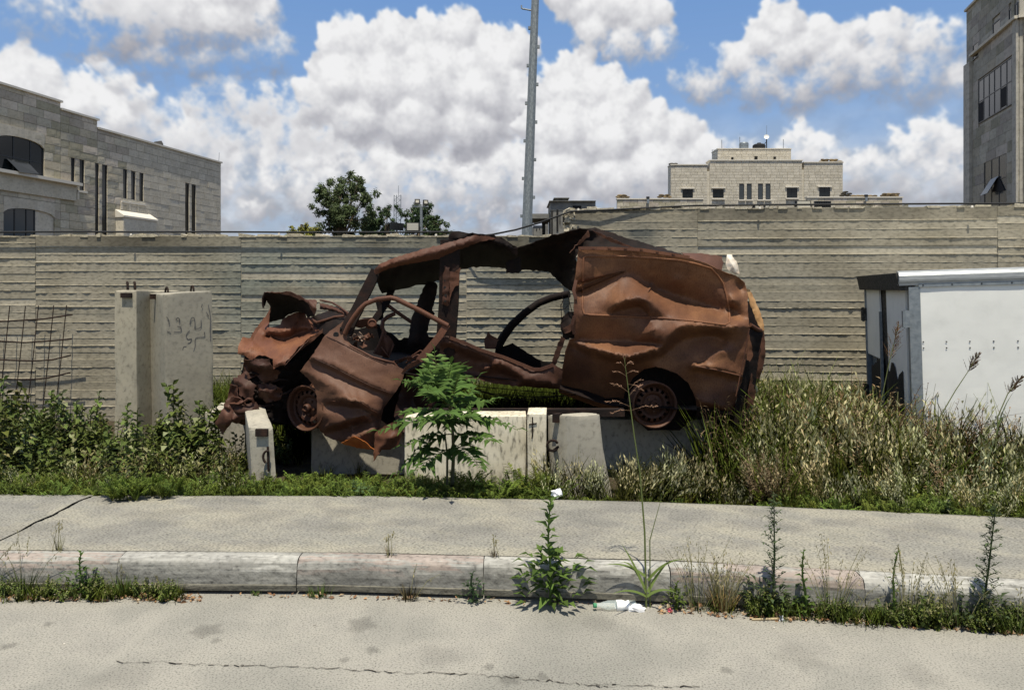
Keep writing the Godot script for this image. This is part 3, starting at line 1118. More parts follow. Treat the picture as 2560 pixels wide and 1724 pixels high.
func t_walls() -> void:
	var dk := Color(0.86, 0.86, 0.86)
	# left upright: end towards the road
	var deep := Vector3(0.20, 0, -0.85)
	var w := thing("barrier_block", P(312, 900, 8.3), "tall upright concrete barrier standing left of its twin, narrow end to the road", "barrier", "upright concrete barriers")
	var p := standing(285, 340, 725, 0.0, 8.3, Vector3(0.13, 0, -0.8), 0.0)
	for i in 8:
		p[i] -= w.position
	part("block_body", rough_hex(p, 0.025, 0.024, 1, Color(0.95, 0.93, 0.88)), mats.block_concrete, w)
	var g := G.new()
	g.col = dk
	g.box(P(315, 738, 8.28) - w.position, Vector3(0.12, 0.055, 0.03))
	part("steel_plate", g, mats.black_rust, w)
	for u in [319, 337]:
		g = G.new()
		g.tube([P(u, 728, 8.6) - w.position, P(u - 1, 708, 8.6) - w.position, P(u - 2, 705, 8.62) - w.position], 0.014, 6)
		part("lifting_hook", g, mats.black_rust, w)
	# right upright: narrow end, then its broad side
	w = thing("barrier_block", P(450, 900, 8.5), "tall upright concrete barrier with scrawled side, right of its twin", "barrier", "upright concrete barriers")
	var a := P(366, 733, 8.6)
	var b := P(407, 733, 8.25)
	var c := P(529, 727, 8.62)
	var e := c + (a - b) * 1.0 + Vector3(0, 0, -0.05)
	var at := func(q: Vector3, sx: float) -> Vector3: return Vector3(q.x + sx, -0.3, q.z)
	p = [at.call(b, 0.06), at.call(c, 0.05), c, b, at.call(a, 0.06), at.call(e, 0.05), e, a]
	for i in 8:
		p[i] -= w.position
	part("block_body", rough_hex(p, 0.025, 0.024, 2, Color(0.80, 0.80, 0.79)), mats.block_concrete, w)
	g = G.new()
	g.box(P(385, 741, 8.40) - w.position, Vector3(0.09, 0.06, 0.03), Basis(Vector3.UP, 0.95))
	part("steel_plate", g, mats.black_rust, w)
	for q in [[416, 731, 8.6], [480, 727, 8.7]]:
		var r := []
		for i in 9:
			var ang := PI * i / 8.0
			r.append(P(q[0], q[1], q[2]) - w.position + Vector3(cos(ang) * 0.03, sin(ang) * 0.065 - 0.005, cos(ang) * 0.03))
		g = G.new()
		g.tube(r, 0.012, 6)
		part("lifting_hook", g, mats.black_rust, w)
	# the scrawl, painted strokes on the broad side
	var org := b
	var dir := (c - b)
	dir.y = 0
	dir = dir.normalized()
	var out := dir.cross(Vector3.UP).normalized()
	var strokes := [
		[471, 810, 475, 795, 482, 796, 484, 812, 484, 821, 498, 818, 499, 800], [507, 830, 507, 842, 486, 845, 484, 866, 478, 882, 464, 886, 454, 878, 455, 868, 462, 866], [470, 826, 462, 838, 466, 848, 475, 847, 472, 856, 466, 858],
		[517, 762, 522, 790, 522, 830, 523, 852], [502, 760, 500, 768], [436, 800, 440, 794, 445, 798, 444, 806], [432, 830, 448, 828, 448, 818, 440, 816], [413, 792, 418, 800, 419, 810], [414, 828, 422, 831], [512, 780, 518, 790],
	]
	g = G.new()
	g.col = lin(98, 99, 99)
	for s in strokes:
		var pts := []
		for i in range(0, s.size(), 2):
			var q := on_plane(org, dir, s[i], s[i + 1])
			pts.append(org * Vector3(1, 0, 1) + dir * q.x + Vector3(0.012, q.y, 0) + out * 0.005 - w.position)
		var fine := []
		for i in pts.size() - 1:
			for k in 5:
				fine.append(pts[i].cubic_interpolate(pts[i + 1], pts[maxi(i - 1, 0)], pts[mini(i + 2, pts.size() - 1)], k / 5.0))
		fine.append(pts[-1])
		pts = fine
		for i in pts.size() - 1:
			var dd: Vector3 = (pts[i + 1] - pts[i]).normalized()
			var sd := dd.cross(out) * 0.0045
			g.quad(pts[i] - sd - dd * 0.003, pts[i + 1] - sd + dd * 0.003, pts[i + 1] + sd + dd * 0.003, pts[i] + sd - dd * 0.003)
	part("scrawled_writing", g, mats.paint, w)
	# the stones behind them, between the two
	# low blocks under the wreck
	w = thing("barrier_block", P(650, 1100, 6.4), "short concrete block under the front wheel with a rusty plate in its top", "barrier")
	p = standing(621, 682, 1068, 0.02, 6.1, Vector3(-0.44, 0.02, -1.1), 0.05)
	for i in 8:
		p[i] -= w.position
	part("block_body", rough_hex(p, 0.025, 0.02, 3), mats.block_concrete, w)
	g = G.new()
	g.box(P(654, 1081, 6.085) - w.position, Vector3(0.10, 0.06, 0.03))
	part("steel_plate", g, mats.black_rust, w)
	g = G.new()
	g.tube([P(669, 1116, 6.08) - w.position, P(670, 1150, 6.07) - w.position, P(671, 1178, 6.08) - w.position], 0.010, 6)
	var r := []
	for i in 9:
		var ang := 1.2 + PI * i / 8.0
		r.append(P(668, 1142, 6.06) - w.position + Vector3(cos(ang) * 0.035, sin(ang) * 0.05, 0))
	g.tube(r, 0.010, 6)
	part("rebar_hook", g, mats.black_rust, w)
	w = thing("barrier_block", P(570, 1080, 7.7), "pale concrete block lying left of the wreck's crushed nose", "barrier")
	p = standing(511, 612, 1030, 0.0, 7.7, Vector3(-0.1, 0, -0.7), 0.0)
	for i in 8:
		p[i] -= w.position
	part("block_body", rough_hex(p, 0.035, 0.016, 4), mats.block_concrete, w)
	w = thing("barrier_block", P(870, 1120, 7.05), "broad concrete block in shadow below the torn front door", "barrier")
	p = standing(776, 1010, 1050, 0.0, 7.4, Vector3(0.1, 0, -0.6), 0.0)
	for i in 8:
		p[i] -= w.position
	part("block_body", rough_hex(p, 0.04, 0.014, 5), mats.block_concrete, w)
	w = thing("barrier_block", P(1200, 1100, 6.72), "sunlit cream concrete block behind the sapling under the middle of the wreck", "barrier")
	p = standing(1010, 1317, 1040, 0.0, 6.08, Vector3(0, 0, -0.3), 0.0)
	for i in 8:
		p[i] -= w.position
	part("block_body", rough_hex(p, 0.03, 0.02, 6), mats.cream_concrete, w)
	w = thing("barrier_block", P(1342, 1100, 6.6), "thin concrete slab end with rust-stained cracks beside the cream block", "barrier")
	p = standing(1318, 1366, 1034, 0.0, 6.0, Vector3(0.02, 0, -0.35), 0.0)
	for i in 8:
		p[i] -= w.position
	part("block_body", rough_hex(p, 0.025, 0.02, 7), mats.cream_concrete, w)
	g = G.new()
	g.col = Color(0.4, 0.28, 0.22)
	for s in [[1331, 1042, 1332, 1060, 1331, 1064], [1322, 1061, 1334, 1059, 1342, 1058], [1331, 1066, 1332, 1080, 1330, 1096]]:
		var pts := []
		for i in range(0, s.size(), 2):
			pts.append(P(s[i], s[i + 1], 5.995) - w.position)
		g.tube(pts, 0.005, 4)
	part("exposed_rebar", g, mats.black_rust, w)
	w = thing("barrier_block", P(1440, 1100, 6.5), "concrete barrier with steel plate, loop and slanting side under the wreck", "barrier")
	a = P(1369, 1036, 6.08)
	b = P(1416, 1038, 5.92)
	c = P(1500, 1032, 6.2)
	e = c + (a - b)
	at = func(q: Vector3, sx: float) -> Vector3: return Vector3(q.x + sx, -0.3, q.z)
	p = [at.call(b, 0.0), at.call(c, 0.14), c, b, at.call(a, 0.0), at.call(e, 0.14), e, a]
	for i in 8:
		p[i] -= w.position
	part("block_body", rough_hex(p, 0.025, 0.022, 8), mats.block_concrete, w)
	g = G.new()
	g.box(P(1393, 1044, 5.985) - w.position, Vector3(0.075, 0.07, 0.04), Basis(Vector3.UP, 0.8))
	part("steel_plate", g, mats.black_rust, w)
	r = []
	for i in 13:
		var ang := 0.5 + TAU * 0.88 * i / 12.0
		r.append(P(1381, 1111, 5.98) - w.position + Vector3(cos(ang) * 0.045, sin(ang) * 0.045, 0.04 + 0.012 * sin(ang)))
	r.append(P(1381, 1128, 6.08) - w.position)
	g = G.new()
	g.tube(r, 0.011, 6)
	part("lifting_loop", g, mats.black_rust, w)
	w = thing("barrier_block", P(1640, 1100, 7.3), "wide concrete block in deep shadow under the rear wheel", "barrier")
	p = standing(1480, 1792, 1048, 0.0, 7.6, Vector3(0.1, 0, -0.5), 0.0)
	for i in 8:
		p[i] -= w.position
	part("block_body", rough_hex(p, 0.04, 0.014, 9), mats.block_concrete, w)
	# dark steel beam lying on the blocks behind
	g = G.new()
	g.col = Color(0.7, 0.7, 0.7)
	var bm := thing("steel_beam", P(1350, 1033, 6.5), "dark steel beam lying across the blocks below the wreck's floor", "beam")
	g.bar([P(1010, 1030, 6.5) - bm.position, P(1560, 1030, 6.5) - bm.position], 0.1, 0.06)
	part("beam", g, mats.black_rust, bm)
	# reinforcing mesh leaning on the wall at the left
	w = thing("rebar_mesh", P(80, 900, 10.2), "rusty reinforcing mesh leaning on the wall left of the T blocks", "rebar")
	for i in 9:
		var u0 := -52.0 + i * 35.0 + rng.randf_range(-3, 3)
		if u0 > 170:
			continue
		g = G.new()
		g.tube([P(u0 + 8, 762 + rng.randf_range(0, 4), 10.36) - w.position, P(u0 - 6, 900, 10.28) - w.position, P(u0 - 24, 1060, 10.18) - w.position], 0.0065, 5)
		part("upright_bar", g, mats.black_rust, w)
	for q in [[-80, 808, 60, 800, 110, 797, 180, 786], [-80, 848, 60, 856, 110, 853, 178, 847], [-80, 896, 80, 902, 130, 899, 176, 888], [-80, 944, 80, 949, 120, 944, 175, 931]]:
		var pts := []
		for i in range(0, q.size(), 2):
			pts.append(P(q[i], q[i + 1], 10.2) - w.position)
		g = G.new()
		g.tube(pts, 0.011, 5)
		part("cross_bar", g, mats.black_rust, w)


var stone_meshes := []


func stone_mesh(k: int, pillow: float) -> ArrayMesh:
	# a unit block with a rough, slightly swollen face: x, y from 0 to 1, face towards +z
	var g := G.new()
	var n := 3
	var r := RandomNumberGenerator.new()
	r.seed = 40 + k
	var q := []
	for j in n + 1:
		for i in n + 1:
			var edge := i == 0 or j == 0 or i == n or j == n
			q.append(Vector3(float(i) / n, float(j) / n, 0.55 if edge else 0.55 + pillow * r.randf_range(0.2, 1.0)))
	for j in n:
		for i in n:
			var a := j * (n + 1) + i
			g.quad(q[a], q[a + 1], q[a + n + 2], q[a + n + 1])
	var z0 := Vector3(0, 0, -0.55)
	g.quad(q[0] + z0, q[n] + z0, q[n], q[0])
	g.quad(q[n] + z0, q[15] + z0, q[15], q[n])
	g.quad(q[15] + z0, q[12] + z0, q[12], q[15])
	g.quad(q[12] + z0, q[0] + z0, q[0], q[12])
	return g.mesh()


# rows of stones on a wall plane. tops: [from, to, height] runs; holes: [x0, x1, y0, y1]; the nearest ones to `near_x` are pieces of their own
func stone_rows(parent: Node3D, called: String, org: Vector3, dir: Vector3, tops: Array, y0: float, holes: Array, ch: float, sl: float, th: float, pillow: float, m: Material, most: int, gap := 0.012) -> void:
	var out := dir.cross(Vector3.UP).normalized()
	var all := []
	for t in tops:
		var y := y0
		var row := 0
		while y < t[2] - 0.08:
			var h := minf(ch, t[2] - y)
			if t[2] - y - h < 0.12:
				h = t[2] - y
			var free := [[t[0], t[1]]]
			for ho in holes:
				if ho[2] < y + h * 0.6 and ho[3] > y + h * 0.4:
					var nf := []
					for f in free:
						if ho[1] <= f[0] or ho[0] >= f[1]:
							nf.append(f)
							continue
						if ho[0] > f[0] + 0.04:
							nf.append([f[0], ho[0]])
						if ho[1] < f[1] - 0.04:
							nf.append([ho[1], f[1]])
					free = nf
			for f in free:
				var x: float = f[0]
				var first := true
				while x < f[1] - 0.02:
					var l := sl * rng.randf_range(0.75, 1.25)
					if first:
						l *= rng.randf_range(0.5, 1.0)
						first = false
					if f[1] - x - l < sl * 0.3:
						l = f[1] - x
					all.append([x, y, l, h])
					x += l
			y += h
			row += 1
	var eye := Vector3(0, 1.6, 0)
	all.sort_custom(func(a, b): return (org + dir * a[0]).distance_squared_to(eye) < (org + dir * b[0]).distance_squared_to(eye))
	var g := G.new()
	var vars := []
	for k in 5:
		vars.append(stone_mesh(k, pillow))
	var tints := []
	for k in 6:
		var mm: StandardMaterial3D = m.duplicate()
		var s := 0.82 + 0.036 * k
		mm.albedo_color = Color(s, s * (0.985 if k % 2 else 1.0), s * (0.95 if k % 3 == 0 else 0.985))
		tints.append(mm)
	for i in all.size():
		var a: Array = all[i]
		var zz := th * rng.randf_range(0.94, 1.06)
		var b := Basis(dir * (a[2] - gap), Vector3.UP * (a[3] - gap), out * zz)
		var at: Vector3 = org + dir * (a[0] + gap * 0.5) + Vector3(0, a[1] + gap * 0.5, 0)
		if i < most:
			var o := part(called, vars[rng.randi() % 5], tints[rng.randi() % 6], parent)
			o.transform = Transform3D(b, at - parent.position)
		else:
			g.col = Color.WHITE * rng.randf_range(0.82, 1.0)
			var q := []
			for z in [0.55 + pillow * 0.4, 0.0]:
				for e in [[0, 0], [1, 0], [1, 1], [0, 1]]:
					q.append(at - parent.position + b * Vector3(e[0], e[1], z))
			g.hexa(q)
	if g.v.size():
		tag(part(called + "_courses", g, m, parent), "", "", "", "stuff")


func pane(parent: Node3D, org: Vector3, dir: Vector3, r: Array, z: float, bars_x: Array = [], bars_y: Array = [], glass := "dark_glass", called := "window", arch := 0.0) -> MeshInstance3D:
	var out := dir.cross(Vector3.UP).normalized()
	var pt := func(x: float, y: float, zz: float) -> Vector3: return org + dir * x + Vector3(0, y, 0) + out * zz - parent.position
	var g := G.new()
	g.col = Color.WHITE
	var wd: float = r[1] - r[0]
	var f := 0.045
	for q in [[r[0], r[0] + f, r[2], r[3]], [r[1] - f, r[1], r[2], r[3]], [r[0] + f, r[1] - f, r[2], r[2] + f], [r[0] + f, r[1] - f, r[3] - f, r[3]]]:
		g.hexa([pt.call(q[0], q[2], z + 0.05), pt.call(q[1], q[2], z + 0.05), pt.call(q[1], q[3], z + 0.05), pt.call(q[0], q[3], z + 0.05), pt.call(q[0], q[2], z), pt.call(q[1], q[2], z), pt.call(q[1], q[3], z), pt.call(q[0], q[3], z)])
	for b in bars_x:
		var x: float = r[0] + wd * b
		g.hexa([pt.call(x - 0.02, r[2] + f, z + 0.048), pt.call(x + 0.02, r[2] + f, z + 0.048), pt.call(x + 0.02, r[3] - f, z + 0.048), pt.call(x - 0.02, r[3] - f, z + 0.048), pt.call(x - 0.02, r[2] + f, z), pt.call(x + 0.02, r[2] + f, z), pt.call(x + 0.02, r[3] - f, z), pt.call(x - 0.02, r[3] - f, z)])
	for b in bars_y:
		var y: float = lerpf(r[2], r[3], b)
		g.hexa([pt.call(r[0] + f, y - 0.02, z + 0.045), pt.call(r[1] - f, y - 0.02, z + 0.045), pt.call(r[1] - f, y + 0.02, z + 0.045), pt.call(r[0] + f, y + 0.02, z + 0.045), pt.call(r[0] + f, y - 0.02, z), pt.call(r[1] - f, y - 0.02, z), pt.call(r[1] - f, y + 0.02, z), pt.call(r[0] + f, y + 0.02, z)])
	var w := part(called, g, mats.window_frame, parent)
	var xs := [0.0] + bars_x + [1.0]
	var ys := [0.0] + bars_y + [1.0]
	for i in xs.size() - 1:
		for j in ys.size() - 1:
			var a: float = r[0] + wd * xs[i] + 0.01
			var b: float = r[0] + wd * xs[i + 1] - 0.01
			var c := lerpf(r[2], r[3], ys[j]) + 0.01
			var d := lerpf(r[2], r[3], ys[j + 1]) - 0.01
			var gg := G.new()
			gg.hexa([pt.call(a, c, z + 0.03), pt.call(b, c, z + 0.03), pt.call(b, d, z + 0.03), pt.call(a, d, z + 0.03), pt.call(a, c, z + 0.012), pt.call(b, c, z + 0.012), pt.call(b, d, z + 0.012), pt.call(a, d, z + 0.012)])
			part("pane", gg, mats[glass], w)
	return w


func slab(parent: Node3D, called: String, m: Material, org: Vector3, dir: Vector3, x0: float, x1: float, y0: float, y1: float, z0: float, z1: float, slope := 0.0, col := Color.WHITE) -> MeshInstance3D:
	var out := dir.cross(Vector3.UP).normalized()
	var pt := func(x: float, y: float, zz: float) -> Vector3: return org + dir * x + Vector3(0, y, 0) + out * zz - parent.position
	var g := G.new()
	g.col = col
	g.hexa([pt.call(x0, y0, z1), pt.call(x1, y0, z1), pt.call(x1 - 0.0, y1 - slope, z1), pt.call(x0, y1 - slope, z1), pt.call(x0, y0, z0), pt.call(x1, y0, z0), pt.call(x1, y1, z0), pt.call(x0, y1, z0)])
	return part(called, g, m, parent)


func left_building() -> void:
	var end := P(547, 735, 40.0)
	end.y = 0
	var dir := Vector3(0.2407, 0, -1).normalized()
	var org := end
	var b := thing("stone_building", Vector3(-20, 0, -34), "pale stone building with slit and arched windows behind the wall at the left", "building")
	var ht := func(u: float, v: float) -> float: return on_plane(org, dir, u, v).y
	var hx := func(u: float) -> float: return on_plane(org, dir, u, 700).x
	var xa: float = hx.call(145)
	var xb: float = hx.call(237)
	var h1: float = ht.call(145, 256)
	var h2: float = ht.call(237, 301)
	var h3: float = ht.call(400, 367)
	var x_l := -17.0
	# body
	slab(b, "wall_body", mats.stone, org, dir, x_l, xa, 0, h1 - 0.02, -9.0, 0.0)
	slab(b, "wall_body", mats.stone, org, dir, xa, xb, 0, h2 - 0.02, -9.0, 0.0)
	slab(b, "wall_body", mats.stone, org, dir, xb, -0.02, 0, h3 - 0.02, -9.0, 0.0)
	# openings
	var wins := [[171, 181, 388, 461], [193, 205, 394, 476], [231.7, 241.4, 409, 600], [249, 262.5, 412, 600], [302, 312.5, 424, 502], [322, 333, 429, 505], [342.6, 353.4, 433, 508], [457.6, 468, 459, 600], [473.7, 484.5, 462, 600]]
	var holes := []
	for w in wins:
		var um: float = (w[0] + w[1]) * 0.5
		holes.append([hx.call(w[0]), hx.call(w[1]), ht.call(um, w[3]), ht.call(um, w[2])])
	var big := [hx.call(-16.0), hx.call(104), ht.call(104, 447), ht.call(104, 371) + 0.24]
	var lower := [hx.call(2.0), hx.call(130), 2.0, ht.call(130, 543) + 0.22]
	holes.append(big)
	holes.append(lower)
	stone_rows(b, "stone", org, dir, [[x_l, xa, h1], [xa, xb, h2], [xb, 0.0, h3]], 3.3, holes, 0.325, 0.62, 0.2, 0.035, mats.stone, 290)
	for i in wins.size():
		var r: Array = holes[i]
		var tall: bool = r[3] - r[2] > 3.0
		pane(b, org, dir, r, 0.015, [], [0.45] if tall else [], "dark_glass")
		if not tall:
			slab(b, "window_sill", mats.white_stone, org, dir, r[0] - 0.12, r[1] + 0.12, r[2] - 0.10, r[2] + 0.02, 0.0, 0.16, 0.03)
			slab(b, "drip_stone", mats.stone, org, dir, r[0] - 0.16, r[0] - 0.06, r[2] - 0.42, r[2] - 0.10, 0.0, 0.145)
	# arched openings: glass, then the spandrels that cut the arch
	for a in [[big, 0.26, true], [lower, 0.24, false]]:
		var r: Array = a[0]
		var glass := r.duplicate()
		if not a[2]:
			glass[1] = lerpf(r[0], r[1], 0.62)
		pane(b, org, dir, glass, 0.015, [0.36, 0.72], [0.42], "dark_glass", "arched_window")
		if not a[2]:
			slab(b, "arch_jamb", mats.stone, org, dir, glass[1], r[1], 2.0, r[3], 0.0, 0.05)
		var out := dir.cross(Vector3.UP).normalized()
		var n := 14
		for i in n:
			var t0 := float(i) / n
			var t1 := float(i + 1) / n
			var rise: float = a[1]
			var c0: float = sqrt(maxf(0, 1.0 - pow(t0 * 2 - 1, 2)))
			var c1: float = sqrt(maxf(0, 1.0 - pow(t1 * 2 - 1, 2)))
			var g := G.new()
			g.col = Color.WHITE * rng.randf_range(0.84, 0.97)
			var q := []
			for z in [0.118, 0.0]:
				for e in [[t0, r[3] - rise + rise * c0 * 0.9], [t1, r[3] - rise + rise * c1 * 0.9], [t1, r[3] + 0.33], [t0, r[3] + 0.33]]:
					q.append(org + dir * lerpf(r[0], r[1], e[0]) + Vector3(0, e[1], 0) + out * z - b.position)
			g.hexa(q)
			part("arch_stone", g, mats.stone, b)
	# tilted open light in the big window
	var g := G.new()
	g.col = Color.WHITE
	var q := func(u: float, v: float, z: float) -> Vector3:
		var s := on_plane(org, dir, u, v)
		return org + dir * s.x + Vector3(0, s.y, 0) + dir.cross(Vector3.UP) * z - b.position
	g.quad(q.call(10, 396, 0.1), q.call(22, 432, 0.5), q.call(70, 436, 0.5), q.call(62, 404, 0.1))
	part("open_light", g, mats.dark_glass, b)
	# copings
	for c in [[x_l, xa, h1], [xa, xb, h2], [xb, 0.0, h3]]:
		slab(b, "coping", mats.white_stone, org, dir, c[0], c[1] + 0.05, c[2] - 0.01, c[2] + 0.07, -0.5, 0.19)
	# bay with a ledge at the lower left, its stones standing proud
	var lx: float = hx.call(185)
	var ly: float = ht.call(185, 466)
	slab(b, "balcony_ledge", mats.white_stone, org, dir, x_l, lx, ly, ly + 0.12, 0.0, 0.42)
	slab(b, "balcony_front", mats.stone, org, dir, x_l, lx - 0.1, ly - 0.62, ly, 0.0, 0.2, 0.0, Color(0.92, 0.92, 0.9))
	# projecting box with a sloped cap
	var px0: float = hx.call(284)
	var px1: float = hx.call(368)
	var py: float = ht.call(330, 549)
	slab(b, "bay_box", mats.stone, org, dir, px0, px1, 2.0, py, 0.0, 0.5)
	slab(b, "bay_cap", mats.white_stone, org, dir, px0 - 0.05, px1 + 0.05, py, py + 0.38, 0.05, 0.55, 0.3)
	# lamp on the roof edge and a thin rod at the far corner
	var lp := thing("roof_floodlight", P(396, 368, 35.6), "small black floodlight on the left building's roof edge", "floodlight")
	g = G.new()
	g.box(Vector3(0, 0.18, 0), Vector3(0.34, 0.22, 0.1), Basis.from_euler(Vector3(-0.6, 0.5, 0.35)))
	part("lamp_head", g, mats.black_plastic, lp)
	g = G.new()
	g.tube([Vector3(0, -0.1, 0), Vector3(0, 0.14, 0)], 0.03, 6)
	part("bracket", g, mats.black_plastic, lp)
	lp = thing("roof_rod", P(546, 410, 39.8), "thin lightning rod at the far corner of the left building", "rod")
	g = G.new()
	g.tube([Vector3(0, -0.1, 0), Vector3(0.03, 0.62, 0)], 0.012, 5)
	part("rod", g, mats.steel_grey, lp)


func right_building() -> void:
	var near := P(2549, 735, 30.0)
	near.y = 0
	var dir := -Vector3(0.2407, 0, -1).normalized()
	var out := dir.cross(Vector3.UP).normalized()
	var fdir := Vector3(0.972, 0, 0.234)
	var b := thing("stone_tower", Vector3(21, 0, -33), "tall grey stone building with grey window bands at the right edge", "building")
	var hx := func(u: float) -> float: return on_plane(near, dir, u, 700).x
	var hy := func(u: float, v: float) -> float: return on_plane(near, dir, u, v).y
	var x_far: float = hx.call(2421)
	var top: float = hy.call(2421, 29)
	slab(b, "wall_body", mats.stone_smooth, near, dir, x_far, -0.02, 0, top - 0.02, -8.0, 0.0)
	slab(b, "front_body", mats.stone_smooth, near, fdir, 0.02, 9.0, 0, top - 0.02, -4.0, 0.0)
	var ws := [[2436, 2451, 104, 145], [2486, 2506, 52, 94], [2527, 2534, 22, 56], [2541, 2548, 8, 44]]
	var holes := []
	for w in ws:
		var um: float = (w[0] + w[1]) * 0.5
		holes.append([hx.call(w[0]), hx.call(w[1]), hy.call(um, w[3]), hy.call(um, w[2])])
	var band := [hx.call(2450), hx.call(2535), hy.call(2451, 309), hy.call(2451, 202)]
	var low := [hx.call(2465), hx.call(2522), 4.2, hy.call(2465, 401)]
	holes.append(band)
	holes.append(low)
	stone_rows(b, "stone", near, dir, [[x_far, 0.0, top]], 4.0, holes, 0.44, 0.95, 0.12, 0.02, mats.stone_smooth, 260, 0.008)
	var fo := near + fdir * 0.02
	stone_rows(b, "front_stone", fo, fdir, [[0.12, 1.6, hy.call(2547, 50)]], 4.0, [], 0.34, 0.7, 0.16, 0.35, mats.stone, 180)
	for i in 4:
		pane(b, near, dir, holes[i], 0.012, [], [], "dark_glass")
	pane(b, near, dir, band, 0.012, [0.17, 0.34, 0.5, 0.68, 0.85], [0.5], "dull_glass", "window_band")
	pane(b, near, dir, low, 0.012, [0.33, 0.66], [0.3, 0.68], "dull_glass", "window_band")
	# open casements read as dark gaps
	for r in [[0.04, 0.16, 0.02, 0.46], [0.70, 0.84, 0.06, 0.46]]:
		slab(b, "open_casement", mats.dark_void, near, dir, lerpf(band[0], band[1], r[0]), lerpf(band[0], band[1], r[1]), lerpf(band[2], band[3], r[2]), lerpf(band[2], band[3], r[3]), 0.03, 0.066)
	# top-hung sash swung out, with the dark opening behind it
	var q := func(u: float, v: float, z: float) -> Vector3:
		var s := on_plane(near, dir, u, v)
		return near + dir * s.x + Vector3(0, s.y, 0) + out * z - b.position
	var g := G.new()
	g.quad(q.call(2484, 480, 0.07), q.call(2518, 476, 0.07), q.call(2502, 440, 0.07), q.call(2500, 440, 0.07))
	part("dark_opening", g, mats.dark_void, b)
	g = G.new()
	var s0: Vector3 = q.call(2484, 448, 0.10)
	var s1: Vector3 = q.call(2502, 440, 0.10)
	var s2: Vector3 = q.call(2492, 482, 0.36)
	var s3: Vector3 = q.call(2474, 488, 0.36)
	g.quad(s3, s2, s1, s0)
	g.quad(s0 - out * 0.03, s1 - out * 0.03, s2 - out * 0.03, s3 - out * 0.03)
	part("open_sash", g, mats.dull_glass, b)
	# ledge at the third storey, pilaster at the far edge, coping
	var ly: float = hy.call(2546, 50)
	slab(b, "ledge", mats.stone, near, dir, hx.call(2436), 0.12, ly, ly + 0.12, 0.0, 0.22)
	slab(b, "ledge", mats.stone, near, fdir, -0.1, 9.0, ly, ly + 0.12, 0.0, 0.22)
	slab(b, "pilaster", mats.stone_smooth, near, dir, x_far, hx.call(2436), 0, ly - 0.2, 0.0, 0.2)
	slab(b, "corner_pier", mats.stone_smooth, near, dir, -0.32, 0.04, 0, ly, 0.05, 0.13)
	slab(b, "coping", mats.stone, near, dir, x_far - 0.05, 0.1, top, top + 0.1, -0.4, 0.16)


func sandbag_mesh() -> ArrayMesh:
	var g := G.new()
	var n := 8
	var prof := []
	for i in 7:
		var a := PI * i / 6.0
		prof.append(Vector2(sin(a) * 0.5, -cos(a) * 0.5))
	g.lathe(Vector3.ZERO, Vector3.RIGHT, prof, n)
	return g.mesh()


